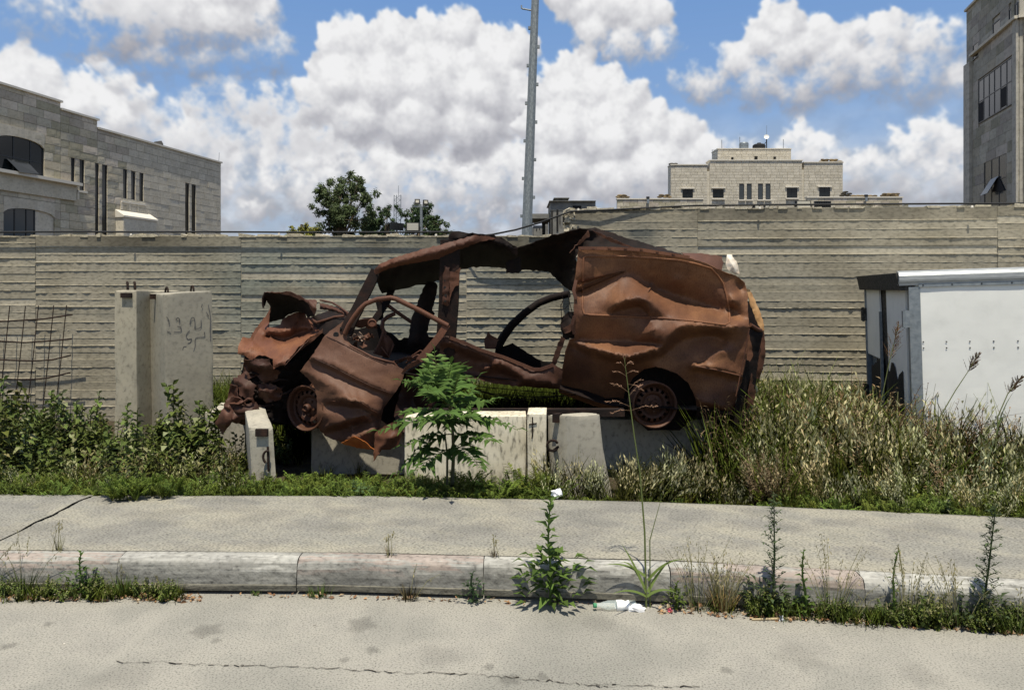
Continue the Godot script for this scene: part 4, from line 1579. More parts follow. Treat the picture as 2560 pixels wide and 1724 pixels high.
func far_building() -> void:
	var D := 70.0
	var k := D / F
	var dir := Vector3(1, 0, 0)
	var b := thing("stone_building", P(1890, 735, D + 5), "stepped pale stone building with sandbags on its roof, behind the taller wall", "building")
	var org := Vector3(0, 0, -D)
	var x := func(u: float) -> float: return (u - 1280.0) * k
	var y := func(v: float) -> float: return 1.6 + (735.0 - v) * k
	var runs := [[1677, 1768, 413], [1774, 2005, 402], [2010, 2107, 407]]
	for r in runs:
		slab(b, "wall_body", mats.stone, org, dir, x.call(r[0]), x.call(r[1]), 0, y.call(r[2]), -1.2, 0.0)
		slab(b, "coping", mats.white_stone, org, dir, x.call(r[0]) - 0.05, x.call(r[1]) + 0.05, y.call(r[2]), y.call(r[2]) + 0.09, -1.2, 0.16)
	for r in [[1768, 1774, 428], [2005, 2010, 424]]:
		slab(b, "wall_notch", mats.stone, org, dir, x.call(r[0]), x.call(r[1]), 0, y.call(r[2]), -9.0, -0.004)
	var o72 := Vector3(0, 0, -72.0)
	var k72 := 72.0 / F
	slab(b, "upper_storey", mats.stone, o72, dir, 514 * k72, 698 * k72, 8.0, 1.6 + 362.5 * k72, -2.0, 0.0)
	slab(b, "coping", mats.white_stone, o72, dir, 513 * k72, 699 * k72, 1.6 + 362.5 * k72, 1.6 + 364.3 * k72, -2.1, 0.1)
	stone_rows(b, "stone", o72, dir, [[514 * k72, 698 * k72, 1.6 + 362.5 * k72]], y.call(404), [], 0.27, 0.62, 0.08, 0.05, mats.stone, 0, 0.02)
	for q in [[1831, 396, 6], [1890, 394.5, 8], [1937, 394.5, 6]]:
		slab(b, "vent", mats.dark_void, o72, dir, (q[0] - q[2] * 0.5 - 1280) * k72, (q[0] + q[2] * 0.5 - 1280) * k72, 1.6 + (735 - q[1] - q[2] * 0.5) * k72, 1.6 + (735 - q[1] + q[2] * 0.5) * k72, 0.0, 0.07)
	var wins := [[1706, 1732, 472, 496], [1782, 1809, 471, 496], [1967, 1993, 469, 495], [2048, 2075, 468, 493], [1848, 1860, 460, 499], [1867, 1879, 460, 499], [1895, 1907, 460, 499], [1914, 1926, 460, 499]]
	var holes := []
	for w in wins:
		holes.append([x.call(w[0]), x.call(w[1]), y.call(w[3]), y.call(w[2])])
	for i in 8:
		pane(b, org, dir, holes[i], 0.01, [0.5] if i < 4 else [], [], "dark_glass" if i < 4 else "dull_glass")
		slab(b, "window_sill", mats.white_stone, org, dir, holes[i][0] - 0.1, holes[i][1] + 0.1, holes[i][2] - 0.12, holes[i][2], 0, 0.22)
		if i < 4:
			slab(b, "lintel", mats.white_stone, org, dir, holes[i][0] - 0.16, holes[i][1] + 0.16, holes[i][3] + 0.0, holes[i][3] + 0.1, 0, 0.2)
	var tp := []
	for r in runs:
		tp.append([x.call(r[0]), x.call(r[1]), y.call(r[2])])
	stone_rows(b, "stone", org, dir, tp, 8.0, holes, 0.27, 0.62, 0.14, 0.05, mats.stone, 0, 0.02)
	# low side walls in front
	for r in [[1543, 1758, 497, "low pale block wall left of the stepped building"], [2018, 2256, 493, "low pale block wall right of the stepped building"]]:
		var w := thing("parapet_wall", P((r[0] + r[1]) / 2, 735, 64), r[3], "wall")
		var o2 := Vector3(0, 0, -64.0)
		var k2 := 64.0 / F
		var xa: float = (r[0] - 1280) * k2
		var xb: float = (r[1] - 1280) * k2
		var tpy: float = 1.6 + (735 - r[2]) * k2
		slab(w, "wall_body", mats.stone, o2, dir, xa, xb, 0, tpy - 0.05, -0.3, 0.0)
		slab(w, "coping", mats.white_stone, o2, dir, xa - 0.05, xb + 0.05, tpy - 0.05, tpy + 0.05, -0.35, 0.12)
		stone_rows(w, "block", o2, dir, [[xa, xb, tpy - 0.05]], tpy - 1.3, [], 0.32, 0.66, 0.1, 0.03, mats.stone, 130, 0.02)
	# sandbags, each pile its own heap of bags
	var sb := sandbag_mesh()
	var tan := [plain("sandbag_a", Color8(128, 112, 84), 0.95), plain("sandbag_b", Color8(92, 80, 60), 0.95), plain("sandbag_c", Color8(58, 54, 46), 0.95)]
	var piles := [[1546, 1570, 494, 64.2, 2, "sandbag heap at the left end of the left parapet"], [1650, 1680, 493.5, 64.2, 2, "sandbag heap where the left parapet meets the stepped building"], [1678, 1695, 411, 70.5, 1, "dark sandbags on the stepped building's left shoulder"], [2054, 2104, 405, 70.5, 2, "long sandbag heap on the stepped building's right shoulder"], [2106, 2128, 490, 64.2, 3, "dark sandbag heap beside the stepped building's right side"], [2132, 2200, 491, 64.2, 1, "flat row of sandbags along the right parapet"], [2208, 2254, 490.5, 64.2, 2, "sandbag heap at the right end of the right parapet"]]
	for p in piles:
		var o := thing("sandbags", P((p[0] + p[1]) / 2.0, p[2], p[3]), p[5], "sandbags")
		for row in p[4]:
			var u: float = p[0] + row * 4
			while u < p[1] - row * 4:
				var s := part("sandbag", sb, tan[2 if p[5].contains("dark") else rng.randi() % 2], o)
				s.transform = Transform3D(Basis.from_euler(Vector3(0, rng.randf_range(-0.4, 0.4), rng.randf_range(-0.12, 0.12))).scaled_local(Vector3(0.52, 0.2, 0.32)), P(u, p[2] - row * 4.2 - 1.5, p[3]) - o.position)
				u += rng.randf_range(9, 14)
	# roof furniture
	var t := thing("water_tank", P(1860, 373.0, 72.8), "grey ribbed water tank on the top roof", "tank")
	var g := G.new()
	g.lathe(Vector3(0, 0.15, 0), Vector3.UP, [Vector2(0.45, -0.2), Vector2(0.45, 0.1), Vector2(0.42, 0.13), Vector2(0.45, 0.16), Vector2(0.45, 0.4), Vector2(0.4, 0.5), Vector2(0.01, 0.52)], 16)
	part("tank", g, mats.steel_grey, t)
	t = thing("water_tank", P(1898, 373.0, 72.8), "black water tank beside the dish on the top roof", "tank")
	g = G.new()
	g.lathe(Vector3(0, 0.12, 0), Vector3.UP, [Vector2(0.6, -0.2), Vector2(0.62, 0.25), Vector2(0.5, 0.36), Vector2(0.2, 0.42), Vector2(0.2, 0.5), Vector2(0.01, 0.52)], 16)
	part("tank", g, mats.black_plastic, t)
	t = thing("satellite_dish", P(1917, 372, 72.6), "satellite dish and whip aerial on a braced mast, top roof", "dish")
	g = G.new()
	g.tube([Vector3(0, -0.2, 0), Vector3(0, 1.0, 0)], 0.05, 6)
	g.tube([Vector3(-0.7, -0.2, 0), Vector3(0, 0.75, 0)], 0.03, 5)
	part("mast", g, mats.black_plastic, t)
	g = G.new()
	g.lathe(Vector3(-0.05, 1.15, 0.1), Vector3(-0.2, 0.35, 1).normalized(), [Vector2(0.001, 0.0), Vector2(0.14, 0.015), Vector2(0.25, 0.06), Vector2(0.25, 0.05), Vector2(0.14, 0.005), Vector2(0.001, -0.01)], 16)
	part("dish", g, mats.white_panel, t)
	g = G.new()
	g.tube([Vector3(0, 1.0, 0), Vector3(0.02, 2.3, 0)], 0.018, 5)
	part("aerial", g, mats.steel_grey, t)
	for q in [[1805, 349, "thin twin rod at the left end of the top roof"], [1850, 342, "whip aerial behind the grey tank"], [1959, 348, "thin rod at the right end of the top roof"]]:
		t = thing("roof_rod", P(q[0], 372, 72.6), q[2], "rod")
		g = G.new()
		g.tube([Vector3(0, -0.2, 0), Vector3(0, (372 - q[1]) * 72.6 / F, 0)], 0.03, 5)
		part("rod", g, mats.steel_grey, t)
	t = thing("roof_ladder", P(1786, 404, 72), "caged steel ladder beside the top storey", "ladder")
	for u in [1781, 1788, 1794]:
		g = G.new()
		g.tube([P(u, 404, 72) - t.position, P(u, 374, 72) - t.position], 0.03, 5)
		part("rail", g, mats.steel_grey, t)
	for v in [375, 383, 391, 399]:
		g = G.new()
		g.tube([P(1781, v, 72) - t.position, P(1794, v, 72) - t.position], 0.025, 5)
		part("rung", g, mats.steel_grey, t)
	for q in [[1620, 497, "small black lamp on the left parapet"], [2166, 492, "small black lamp on the right parapet"]]:
		t = thing("roof_floodlight", P(q[0], q[1], 63.7), q[2], "floodlight")
		g = G.new()
		g.box(Vector3(0, 0.1, 0), Vector3(0.26, 0.2, 0.14))
		part("lamp_head", g, mats.black_plastic, t)
		g = G.new()
		g.box(Vector3(0, -0.2, 0.05), Vector3(0.2, 0.38, 0.08))
		part("bracket", g, mats.steel_grey, t)
	# unfinished concrete frame behind the pole
	b = thing("concrete_shell", P(1400, 735, D), "unfinished bare concrete building behind the pole and the hose", "building")
	var m: Material = mats.bare_concrete
	var dk := Color(0.7, 0.7, 0.7)
	slab(b, "stair_tower", m, org, dir, x.call(1377), x.call(1418), 0, y.call(524), -4.0, 0.0)
	slab(b, "top_storey", m, org, dir, x.call(1377), x.call(1489), y.call(526), y.call(504), -5.0, 0.04)
	slab(b, "roof_slab", m, org, dir, x.call(1373), x.call(1489), y.call(504), y.call(502), -5.2, 0.3, 0.0, dk)
	slab(b, "roof_box", m, org, dir, x.call(1391), x.call(1417), y.call(502), y.call(495), -3.0, -0.5)
	slab(b, "roof_box_slab", m, org, dir, x.call(1385), x.call(1424), y.call(495), y.call(493), -3.3, -0.2, 0.0, dk)
	slab(b, "floor_beam", m, org, dir, x.call(1329), x.call(1377), y.call(545), y.call(533), -5.0, -0.3)
	slab(b, "wall_block", m, org, dir, x.call(1334), x.call(1356), 0, y.call(562), -3.0, -0.6)
	slab(b, "column", m, org, dir, x.call(1364), x.call(1371), 0, y.call(559), -1.0, -0.4)
	slab(b, "column", m, org, dir, x.call(1329), x.call(1332), 0, y.call(546), -1.0, -0.5, 0.0, dk)
	slab(b, "back_wall", m, org, dir, x.call(1360), x.call(1377), 0, y.call(546), -5.0, -4.5, 0.0, Color(0.4, 0.4, 0.4))
	slab(b, "side_wing", m, org, dir, x.call(1418), x.call(1440), 0, y.call(530), -4.0, 0.3)
	for r in [[1432, 1453, 514, 521], [1378, 1382, 527, 585], [1391, 1396, 524, 578], [1399, 1401, 538, 560], [1407, 1417, 535, 558], [1341, 1343, 571, 576], [1348, 1350, 570, 575]]:
		slab(b, "window_opening", mats.dark_void, org, dir, x.call(r[0]), x.call(r[1]), y.call(r[3]), y.call(r[2]), -0.1, 0.06 if r[2] < 560 and r[0] < 1430 else 0.08)
	slab(b, "window_opening", mats.dark_void, org, dir, x.call(1341), x.call(1343), y.call(576), y.call(571), -0.7, -0.58)


func floodlight(at: Vector3, sz: Vector2, yaw: float, pitch: float, label: String, front: bool, post := 0.0) -> void:
	var t := thing("floodlight", at, label, "floodlight")
	var bs := Basis.from_euler(Vector3(pitch, yaw, 0))
	var g := G.new()
	g.col = Color.WHITE
	g.box(Vector3.ZERO, Vector3(sz.x, sz.y, 0.05), bs)
	for i in 5:
		g.box(bs * Vector3((i - 2) * sz.x * 0.18, 0, -0.04), Vector3(0.008, sz.y * 0.8, 0.04), bs)
	part("lamp_housing", g, mats.black_plastic, t)
	g = G.new()
	g.box(bs * Vector3(0, 0, 0.027), Vector3(sz.x * (0.86 if sz.x > 0.18 else 0.6), sz.y * (0.84 if sz.x > 0.18 else 0.55), 0.006), bs)
	part("lamp_glass", g, mats.lamp_face, t)
	g = G.new()
	g.tube([bs * Vector3(-sz.x * 0.55, 0, 0), bs * Vector3(-sz.x * 0.55, -sz.y * 0.7, 0), bs * Vector3(sz.x * 0.55, -sz.y * 0.7, 0), bs * Vector3(sz.x * 0.55, 0, 0)], 0.008, 5)
	if post > 0:
		g.tube([Vector3(0, -sz.y * 0.7, 0), Vector3(0, -sz.y * 0.7 - post, 0)], 0.015, 6)
	part("bracket", g, mats.black_plastic, t)


func background() -> void:
	plain("lamp_face", Color8(176, 172, 158), 0.35)
	# the tall pole right behind the wall
	var D := 13.0
	var t := thing("steel_pole", P(1316, 735, D), "tall tapering galvanised pole with step pegs behind the wall", "pole")
	var g := G.new()
	g.col = Color.WHITE
	var prof := []
	for i in 8:
		prof.append(Vector2(cos(TAU * (i + 0.5) / 8), sin(TAU * (i + 0.5) / 8)))
	var a := P(1309, 800, D) - t.position
	var b := P(1349, -300, D) - t.position
	g.sweep([a, b], prof, [0.105, 0.058], false)
	part("shaft", g, mats.galvanised, t)
	var on := func(v: float) -> Vector3: return a.lerp(b, (800 - v) / 1100.0)
	for i in 11:
		var v := 540.0 - i * 47.0
		var r := lerpf(0.105, 0.058, (800 - v) / 1100.0)
		var s := -1.0 if i % 2 == 0 else 1.0
		var c: Vector3 = on.call(v) + Vector3(s * (r + 0.012), 0, 0)
		g = G.new()
		g.box(c, Vector3(0.04, 0.05, 0.05))
		part("step_peg", g, mats.galvanised, t)
	g = G.new()
	var c: Vector3 = on.call(26.0)
	g.tube([c + Vector3(-0.06, 0, 0), c + Vector3(-0.22, 0.03, 0), c + Vector3(-0.235, 0.04, 0), c + Vector3(-0.235, 0.09, 0)], 0.014, 6)
	part("step_hook", g, mats.galvanised, t)
	g = G.new()
	g.box(on.call(592.0) + Vector3(-0.02, 0, 0), Vector3(0.25, 0.05, 0.22))
	part("collar", g, mats.galvanised, t)
	# floodlights on the walls
	floodlight(P(1911 - 20, 519, 10.6), Vector2(0.085, 0.075), 0.15, -0.25, "left small black floodlight of the pair on the crossbar over the taller wall", true)
	floodlight(P(1918, 519, 10.6), Vector2(0.085, 0.075), -0.1, -0.25, "right small black floodlight of the pair on the crossbar over the taller wall", true)
	t = thing("lamp_crossbar", P(1905, 530, 10.6), "short black crossbar on a stub carrying two small floodlights", "crossbar")
	g = G.new()
	g.box(P(1905, 527, 10.62) - t.position, Vector3(0.24, 0.02, 0.03))
	g.tube([P(1905, 528, 10.62) - t.position, P(1905, 560, 10.62) - t.position], 0.012, 6)
	part("bar", g, mats.black_plastic, t)
	floodlight(P(2008, 513, 10.3), Vector2(0.215, 0.125), 0.06, -0.05, "square floodlight with a pale face on the taller wall", true)
	t = thing("floodlight", P(2057, 513, 10.3), "dark floodlight seen from behind beside the pale-faced one", "floodlight")
	g = G.new()
	g.col = Color(2, 2, 2)
	g.box(Vector3.ZERO, Vector3(0.225, 0.115, 0.03))
	for i in 9:
		g.box(Vector3((i - 4) * 0.024, 0, 0.025), Vector3(0.006, 0.1, 0.025))
	part("lamp_housing", g, mats.window_frame, t)
	floodlight(P(1032, 567, 12.2), Vector2(0.215, 0.14), 0.03, -0.04, "square floodlight with a pale face on a stand behind the lower wall", true, 0.3)
	t = thing("floodlight", P(992, 566, 12.3), "dark floodlight seen from behind, left of the pale-faced one over the lower wall", "floodlight")
	g = G.new()
	g.box(Vector3.ZERO, Vector3(0.225, 0.125, 0.03), Basis.from_euler(Vector3(0.1, 0.2, -0.08)))
	for i in 9:
		g.box(Vector3((i - 4) * 0.024, 0, 0.025), Vector3(0.006, 0.105, 0.025), Basis.from_euler(Vector3(0.1, 0.2, -0.08)))
	g.tube([Vector3(0, -0.06, 0), Vector3(0, -0.4, 0)], 0.015, 6)
	part("lamp_housing", g, mats.window_frame, t)
	# lamp post with two heads
	D = 24.0
	t = thing("lamp_post", P(1053, 735, D), "thin grey post with a crossarm in front of the trees", "lamp post")
	g = G.new()
	g.tube([P(1053, 735, D) - t.position, P(1053, 516, D) - t.position], 0.045, 8)
	part("post", g, mats.galvanised, t)
	g = G.new()
	g.bar([P(1034, 516, D) - t.position, P(1071, 516, D) - t.position], 0.06, 0.05)
	part("crossarm", g, mats.galvanised, t)
	floodlight(P(1043, 504, D), Vector2(0.17, 0.17), 0.1, -0.3, "left floodlight of two on the thin grey post", true)
	floodlight(P(1064, 506, D), Vector2(0.17, 0.17), 0.35, -0.3, "right floodlight of two on the thin grey post", true)
	# lattice mast
	D = 70.0
	t = thing("lattice_mast", P(992, 735, D), "grey lattice radio mast among the trees", "mast")
	for q in [[984, 0], [1001, 0], [990, 0.4]]:
		g = G.new()
		g.tube([P(q[0], 600, D + q[1]) - t.position, P(q[0] + 1, 487, D + q[1]) - t.position], 0.035, 5)
		part("leg", g, mats.steel_grey, t)
	g = G.new()
	for i in 9:
		var v := 600.0 - i * 12.5
		g.tube([P(984, v, D) - t.position, P(1001, v - 12.5, D) - t.position], 0.018, 4)
		g.tube([P(1001, v, D) - t.position, P(984, v - 12.5, D) - t.position], 0.018, 4)
		g.tube([P(984, v, D) - t.position, P(1001, v, D) - t.position], 0.02, 4)
	part("lattice", g, mats.steel_grey, t)
	g = G.new()
	g.tube([P(996, 490, D) - t.position, P(996, 464, D) - t.position], 0.02, 5)
	part("aerial", g, mats.steel_grey, t)
	# trees
	tree(850, 62, [[805, 478, 26], [820, 500, 26], [868, 476, 30], [850, 500, 34], [890, 480, 30], [895, 455, 20], [905, 500, 24], [860, 535, 42], [815, 540, 28], [830, 570, 40], [890, 550, 40], [850, 580, 44], [790, 580, 22], [880, 455, 22]], "tall dark eucalyptus with a bare-limbed left side behind the wall", Color(0.060, 0.080, 0.035), 11)
	tree(930, 66, [[925, 530, 22], [935, 560, 26], [915, 565, 24], [945, 580, 22], [920, 585, 26]], "lower dark tree against the right flank of the tall eucalyptus", Color(0.045, 0.070, 0.032), 12)
	tree(966, 66, [[970, 525, 17], [962, 550, 20], [970, 575, 22], [955, 590, 20]], "narrow dark tree between the eucalyptus and the lattice mast", Color(0.048, 0.074, 0.034), 13)
	tree(1048, 68, [[1030, 530, 20], [1050, 520, 24], [1065, 535, 22], [1020, 560, 18], [1050, 560, 28], [1040, 588, 28]], "dark tree behind the thin grey lamp post", Color(0.044, 0.068, 0.032), 14)
	tree(1092, 64, [[1080, 560, 18], [1100, 562, 20], [1095, 585, 26], [1112, 580, 16], [1070, 590, 20]], "low rounded dark tree at the right end of the tree group", Color(0.042, 0.064, 0.026), 15)
	tree(752, 60, [[735, 582, 16], [760, 580, 18], [775, 584, 16], [748, 592, 20], [728, 592, 10]], "small yellow-green bush at the left end of the tree group", Color(0.16, 0.16, 0.035), 16)


func tree(u: float, d: float, blobs: Array, label: String, col: Color, seed_: int) -> void:
	var r := RandomNumberGenerator.new()
	r.seed = seed_
	var foot := P(u, 735, d)
	foot.y = 0
	var t := thing("tree", foot, label, "tree", "trees behind the wall")
	var g := G.new()
	g.col = lin(88, 76, 62)
	var top := P(u, 560, d) - foot
	var tr := [Vector3.ZERO]
	for i in 5:
		tr.append(top * (i + 1) / 5.0 + Vector3(r.randf_range(-0.2, 0.2), 0, r.randf_range(-0.2, 0.2)))
	g.tube(tr, [0.32, 0.28, 0.24, 0.2, 0.15, 0.1], 7)
	part("trunk", g, mats.bark, t)
	var lg := G.new()
	for b in blobs:
		var c := P(b[0], b[1], d + r.randf_range(-1.6, 1.6)) - foot
		var rad: float = b[2] * d / F
		var from: Vector3 = tr[2 + r.randi() % 3]
		var mid := from.lerp(c, 0.5) + Vector3(r.randf_range(-0.3, 0.3), 0.25, r.randf_range(-0.3, 0.3))
		var lb := G.new()
		lb.col = lin(104, 92, 74)
		lb.tube([from, mid, c], [0.12, 0.08, 0.03], 5)
		for k in 5:
			var e := c + Vector3(r.randf_range(-1, 1), r.randf_range(-0.4, 1), r.randf_range(-1, 1)).normalized() * rad * 0.8
			lb.tube([c, e], [0.03, 0.01], 4)
		part("limb", lb, mats.bark, t)
		var sub := []
		for k in 9:
			sub.append([c + Vector3(r.randfn() * 0.6, r.randfn() * 0.55, r.randfn() * 0.6) * rad, rad * r.randf_range(0.22, 0.46), r.randf_range(0.7, 1.35)])
		var n := int(820 * pow(b[2] / 26.0, 1.5))
		for k in n:
			var s: Array = sub[r.randi() % 9]
			var dv := Vector3(r.randfn(), r.randfn(), r.randfn()).normalized()
			var p: Vector3 = s[0] + dv * s[1] * pow(r.randf(), 0.4)
			var k2: float = 1.4 * s[2] * r.randf_range(0.7, 1.3)
			lg.col = Color(minf(1, col.r * k2), minf(1, col.g * k2), minf(1, col.b * k2))
			lg.leaf(p, Vector3(r.randf_range(-1, 1), r.randf_range(-1.3, 0.4), r.randf_range(-1, 1)).normalized(), dv + Vector3.UP * 0.6, r.randf_range(0.16, 0.34), 0.055, 0.15)
	part("crown", lg, mats.leaf, t)


func wheel(van: Node3D, called: String, c: Vector3, axis: Vector3, r: float) -> void:
	var w := Node3D.new()
	w.name = numbered(van, called)
	van.add_child(w)
	w.position = c
	var g := G.new()
	g.col = Color(0.62, 0.55, 0.5)
	# outer flange, barrel and inner flange: a bare rim, the tyre burnt away
	g.lathe(Vector3.ZERO, axis, [Vector2(r * 0.90, 0.075), Vector2(r * 0.955, 0.088), Vector2(r, 0.085), Vector2(r, 0.07), Vector2(r * 0.93, 0.06), Vector2(r * 0.90, 0.02), Vector2(r * 0.82, 0.0), Vector2(r * 0.82, -0.05), Vector2(r * 0.93, -0.08), Vector2(r, -0.095)], 40)
	g.lathe(Vector3.ZERO, axis, [Vector2(r * 0.98, -0.095), Vector2(r * 0.80, -0.05), Vector2(r * 0.80, 0.0), Vector2(r * 0.88, 0.02), Vector2(r * 0.90, 0.075)], 40)
	part("rim", g, mats.rust, w)
	g = G.new()
	g.col = Color(0.45, 0.38, 0.34)
	g.lathe(Vector3.ZERO, axis, [Vector2(0.001, 0.035), Vector2(r * 0.17, 0.035), Vector2(r * 0.2, 0.028), Vector2(r * 0.42, 0.012), Vector2(r * 0.50, 0.030), Vector2(r * 0.60, 0.036)], 40)
	g.lathe(Vector3.ZERO, axis, [Vector2(r * 0.60, 0.036), Vector2(r * 0.66, 0.032), Vector2(r * 0.74, 0.022)], 64, 0.0, TAU, [0, 1, 4, 5, 8, 9, 12, 13, 16, 17, 20, 21, 24, 25, 28, 29, 32, 33, 36, 37, 40, 41, 44, 45, 48, 49, 52, 53, 56, 57, 60, 61])
	g.lathe(Vector3.ZERO, axis, [Vector2(r * 0.74, 0.022), Vector2(r * 0.83, 0.0)], 40)
	part("wheel_disc", g, mats.rust, w)
	g = G.new()
	g.col = Color(0.55, 0.5, 0.48)
	g.lathe(axis * 0.03, axis, [Vector2(r * 0.18, 0.0), Vector2(r * 0.17, 0.035), Vector2(r * 0.12, 0.05), Vector2(r * 0.10, 0.03), Vector2(0.001, 0.03)], 18)
	part("hub", g, mats.rust, w)
	var x := axis.cross(Vector3.UP).normalized()
	var y := axis.cross(x).normalized()
	for k in 5:
		var a := TAU * k / 5 + 0.4
		g = G.new()
		g.col = Color(0.6, 0.55, 0.5)
		g.lathe((x * cos(a) + y * sin(a)) * r * 0.3 + axis * 0.02, axis, [Vector2(0.013, 0.0), Vector2(0.013, 0.02), Vector2(0.001, 0.022)], 6)
		part("wheel_nut", g, mats.rust, w)
	g = G.new()
	g.col = Color(0.5, 0.5, 0.5)
	g.lathe(Vector3.ZERO, axis, [Vector2(r * 0.55, -0.09), Vector2(r * 0.55, -0.03), Vector2(0.001, -0.03)], 20)
	part("brake_drum", g, mats.black_rust, w)


func vtube(van: Node3D, called: String, pts: Array, r, m: Material, col := Color(0.7, 0.7, 0.7), sides := 8) -> MeshInstance3D:
	var g := G.new()
	g.col = col
	g.tube(path(van, pts), r, sides)
	return part(called, g, m, van)


func vbar(van: Node3D, called: String, pts: Array, w: float, h: float, m: Material, col := Color(0.7, 0.7, 0.7)) -> MeshInstance3D:
	var g := G.new()
	g.col = col
	g.bar(path(van, pts), w, h, Vector3.BACK)
	return part(called, g, m, van)


func bead(van: Node3D, called: String, pts: Array, r: float, m: Material, col: Color) -> void:
	var q := []
	for p in resample_uv(pts, 10.0):
		q.append(P(p.x, p.y, 7.0 + depth_at(p) * 0.01 - 0.001) - van.position)
	var g := G.new()
	g.col = col
	g.tube(q, r, 6)
	part(called, g, m, van)


func resample_uv(a: Array, step: float) -> Array:
	var t := []
	for i in range(0, a.size(), 2):
		t.append_array([a[i], a[i + 1], 0])
	var r := []
	for q in resample(t, step, false):
		r.append(Vector2(q.x, q.y))
	return r


func van_wreck() -> void:
	var van := thing("wrecked_van", P(1230, 1010, 7.9), "burnt-out crushed van, rusted brown, perched on concrete blocks", "wrecked van")
	var R: Material = mats.rust
	var K: Material = mats.black_rust
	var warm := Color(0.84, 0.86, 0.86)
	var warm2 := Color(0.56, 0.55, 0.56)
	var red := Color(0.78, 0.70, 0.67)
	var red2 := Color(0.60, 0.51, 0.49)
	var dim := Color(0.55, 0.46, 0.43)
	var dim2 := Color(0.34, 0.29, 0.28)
	# --- rear side panel
	sheet(van, "rear_side_panel", mats.warm_rust, [1447, 621, 9, 1533, 622, 8, 1602, 625, 8, 1660, 634, 8, 1720, 643, 8, 1761, 656, 8, 1787, 668, 8, 1818, 683, 9, 1840, 688, 12, 1862, 706, 16, 1870, 734, 14, 1870, 778, 8, 1874, 815, 5, 1871, 855, 8, 1866, 895, 9, 1861, 925, 9, 1852, 960, 9, 1844, 985, 9, 1838, 1012, 16, 1833, 1035, 20, 1793, 1026, 20, 1742, 1016, 18, 1736, 986, 14, 1721, 957, 11, 1693, 934, 8, 1660, 921, 9, 1640, 916, 10, 1612, 922, 18, 1583, 944, 24, 1564, 975, 32, 1557, 1005, 40, 1552, 1023, 44, 1502, 1019, 46, 1478, 1012, 46, 1457, 1004, 46, 1423, 992, 44, 1397, 980, 42, 1404, 932, 24, 1414, 880, 8, 1425, 848, 5, 1437, 846, 4, 1434, 787, 0, 1436, 740, 2, 1438, 698, 5],
		[
			[1450, 640, 6, 1600, 641, 6, 1700, 655, 6, 1780, 680, 7, 1806, 715, 8, 1820, 765, 6],
			[1575, 674, 9, 1602, 700, 12, 1640, 722, 17, 1700, 742, 19, 1752, 760, 17, 1800, 774, 12, 1818, 776, 6],
			[1575, 674, 9, 1545, 705, 8, 1515, 735, 4],
			[1700, 660, 6, 1720, 700, 10, 1690, 700, 9],
			[1458, 787, -1, 1512, 789, 0, 1590, 793, 3, 1640, 796, 0, 1694, 799, -5, 1760, 806, -7, 1818, 813, -6],
			[1515, 778, 1, 1545, 760, -6, 1575, 748, -9, 1612, 744, -8, 1640, 760, -4, 1664, 790, -2],
			[1530, 786, 3, 1560, 772, 5, 1600, 764, 5, 1622, 784, 4],
			[1612, 744, -8, 1625, 790, -2, 1640, 850, -5],
			[1437, 850, 7, 1480, 852, 8, 1540, 855, 8, 1590, 857, 6, 1640, 861, 2, 1658, 866, -3],
			[1425, 849, 5, 1452, 858, 3, 1480, 870, -2, 1510, 878, -6, 1540, 886, -10, 1572, 894, -13, 1600, 884, -11, 1630, 874, -7, 1658, 867, -3],
			[1425, 862, 9, 1470, 885, 8, 1510, 898, 7, 1572, 912, 5, 1620, 900, 6, 1670, 885, 5],
			[1594, 852, 3, 1615, 832, -3, 1640, 822, -6, 1658, 850, -5],
			[1658, 866, -4, 1676, 842, -7, 1694, 818, -9, 1720, 814, -9, 1815, 820, -7, 1840, 812, -8, 1872, 818, 2],
			[1640, 905, 6, 1700, 850, 6, 1740, 840, 7, 1790, 838, 5, 1812, 852, 5],
			[1745, 908, 3, 1770, 895, -1, 1806, 876, -3, 1866, 884, 4],
			[1736, 914, -4, 1780, 921, -5, 1856, 938, 2],
			[1740, 925, 5, 1790, 933, 6, 1853, 952, 8],
			[1822, 690, 8, 1826, 735, 6, 1832, 752, 0, 1846, 735, 8, 1852, 715, 14],
			[1820, 762, 6, 1826, 772, 12, 1850, 790, 9, 1840, 806, -2],
			[1740, 1000, 6, 1765, 1008, 5, 1796, 1018, 6, 1832, 1027, 10],
		], {"step": 6.0, "col": warm, "col2": warm2, "rum": 0.35, "torn": 0.8, "relax": 80, "soft": 1, "amp": 1.6})
	bead(van, "pressed_bead", [1459, 643, 1457, 700, 1456, 770, 1460, 784, 1475, 787, 1560, 790, 1660, 795, 1740, 803, 1812, 812, 1824, 806, 1824, 780, 1817, 737, 1808, 708, 1795, 688, 1778, 670, 1736, 658, 1690, 650, 1640, 646, 1560, 641, 1466, 640, 1459, 643], 0.011, mats.warm_rust, Color(0.85, 0.82, 0.8))
	bead(van, "body_line", [1445, 852, 1520, 855, 1600, 858, 1655, 866], 0.004, R, Color(0.5, 0.4, 0.36))
	bead(van, "body_line", [1740, 915, 1790, 924, 1855, 940], 0.010, R, Color(0.8, 0.7, 0.6))
	vbar(van, "roof_gutter", [1446, 620, 7, 1533, 621, 6, 1602, 624, 6, 1660, 633, 6, 1724, 643, 6], 0.03, 0.014, R, Color(0.8, 0.68, 0.62))
	sheet(van, "corner_cap", R, [1704, 631, 30, 1752, 633, 30, 1806, 640, 32, 1809, 657, 26, 1806, 674, 14, 1787, 669, 10, 1761, 656, 9, 1722, 644, 9], [], {"col": red2, "col2": red2 * 0.7})
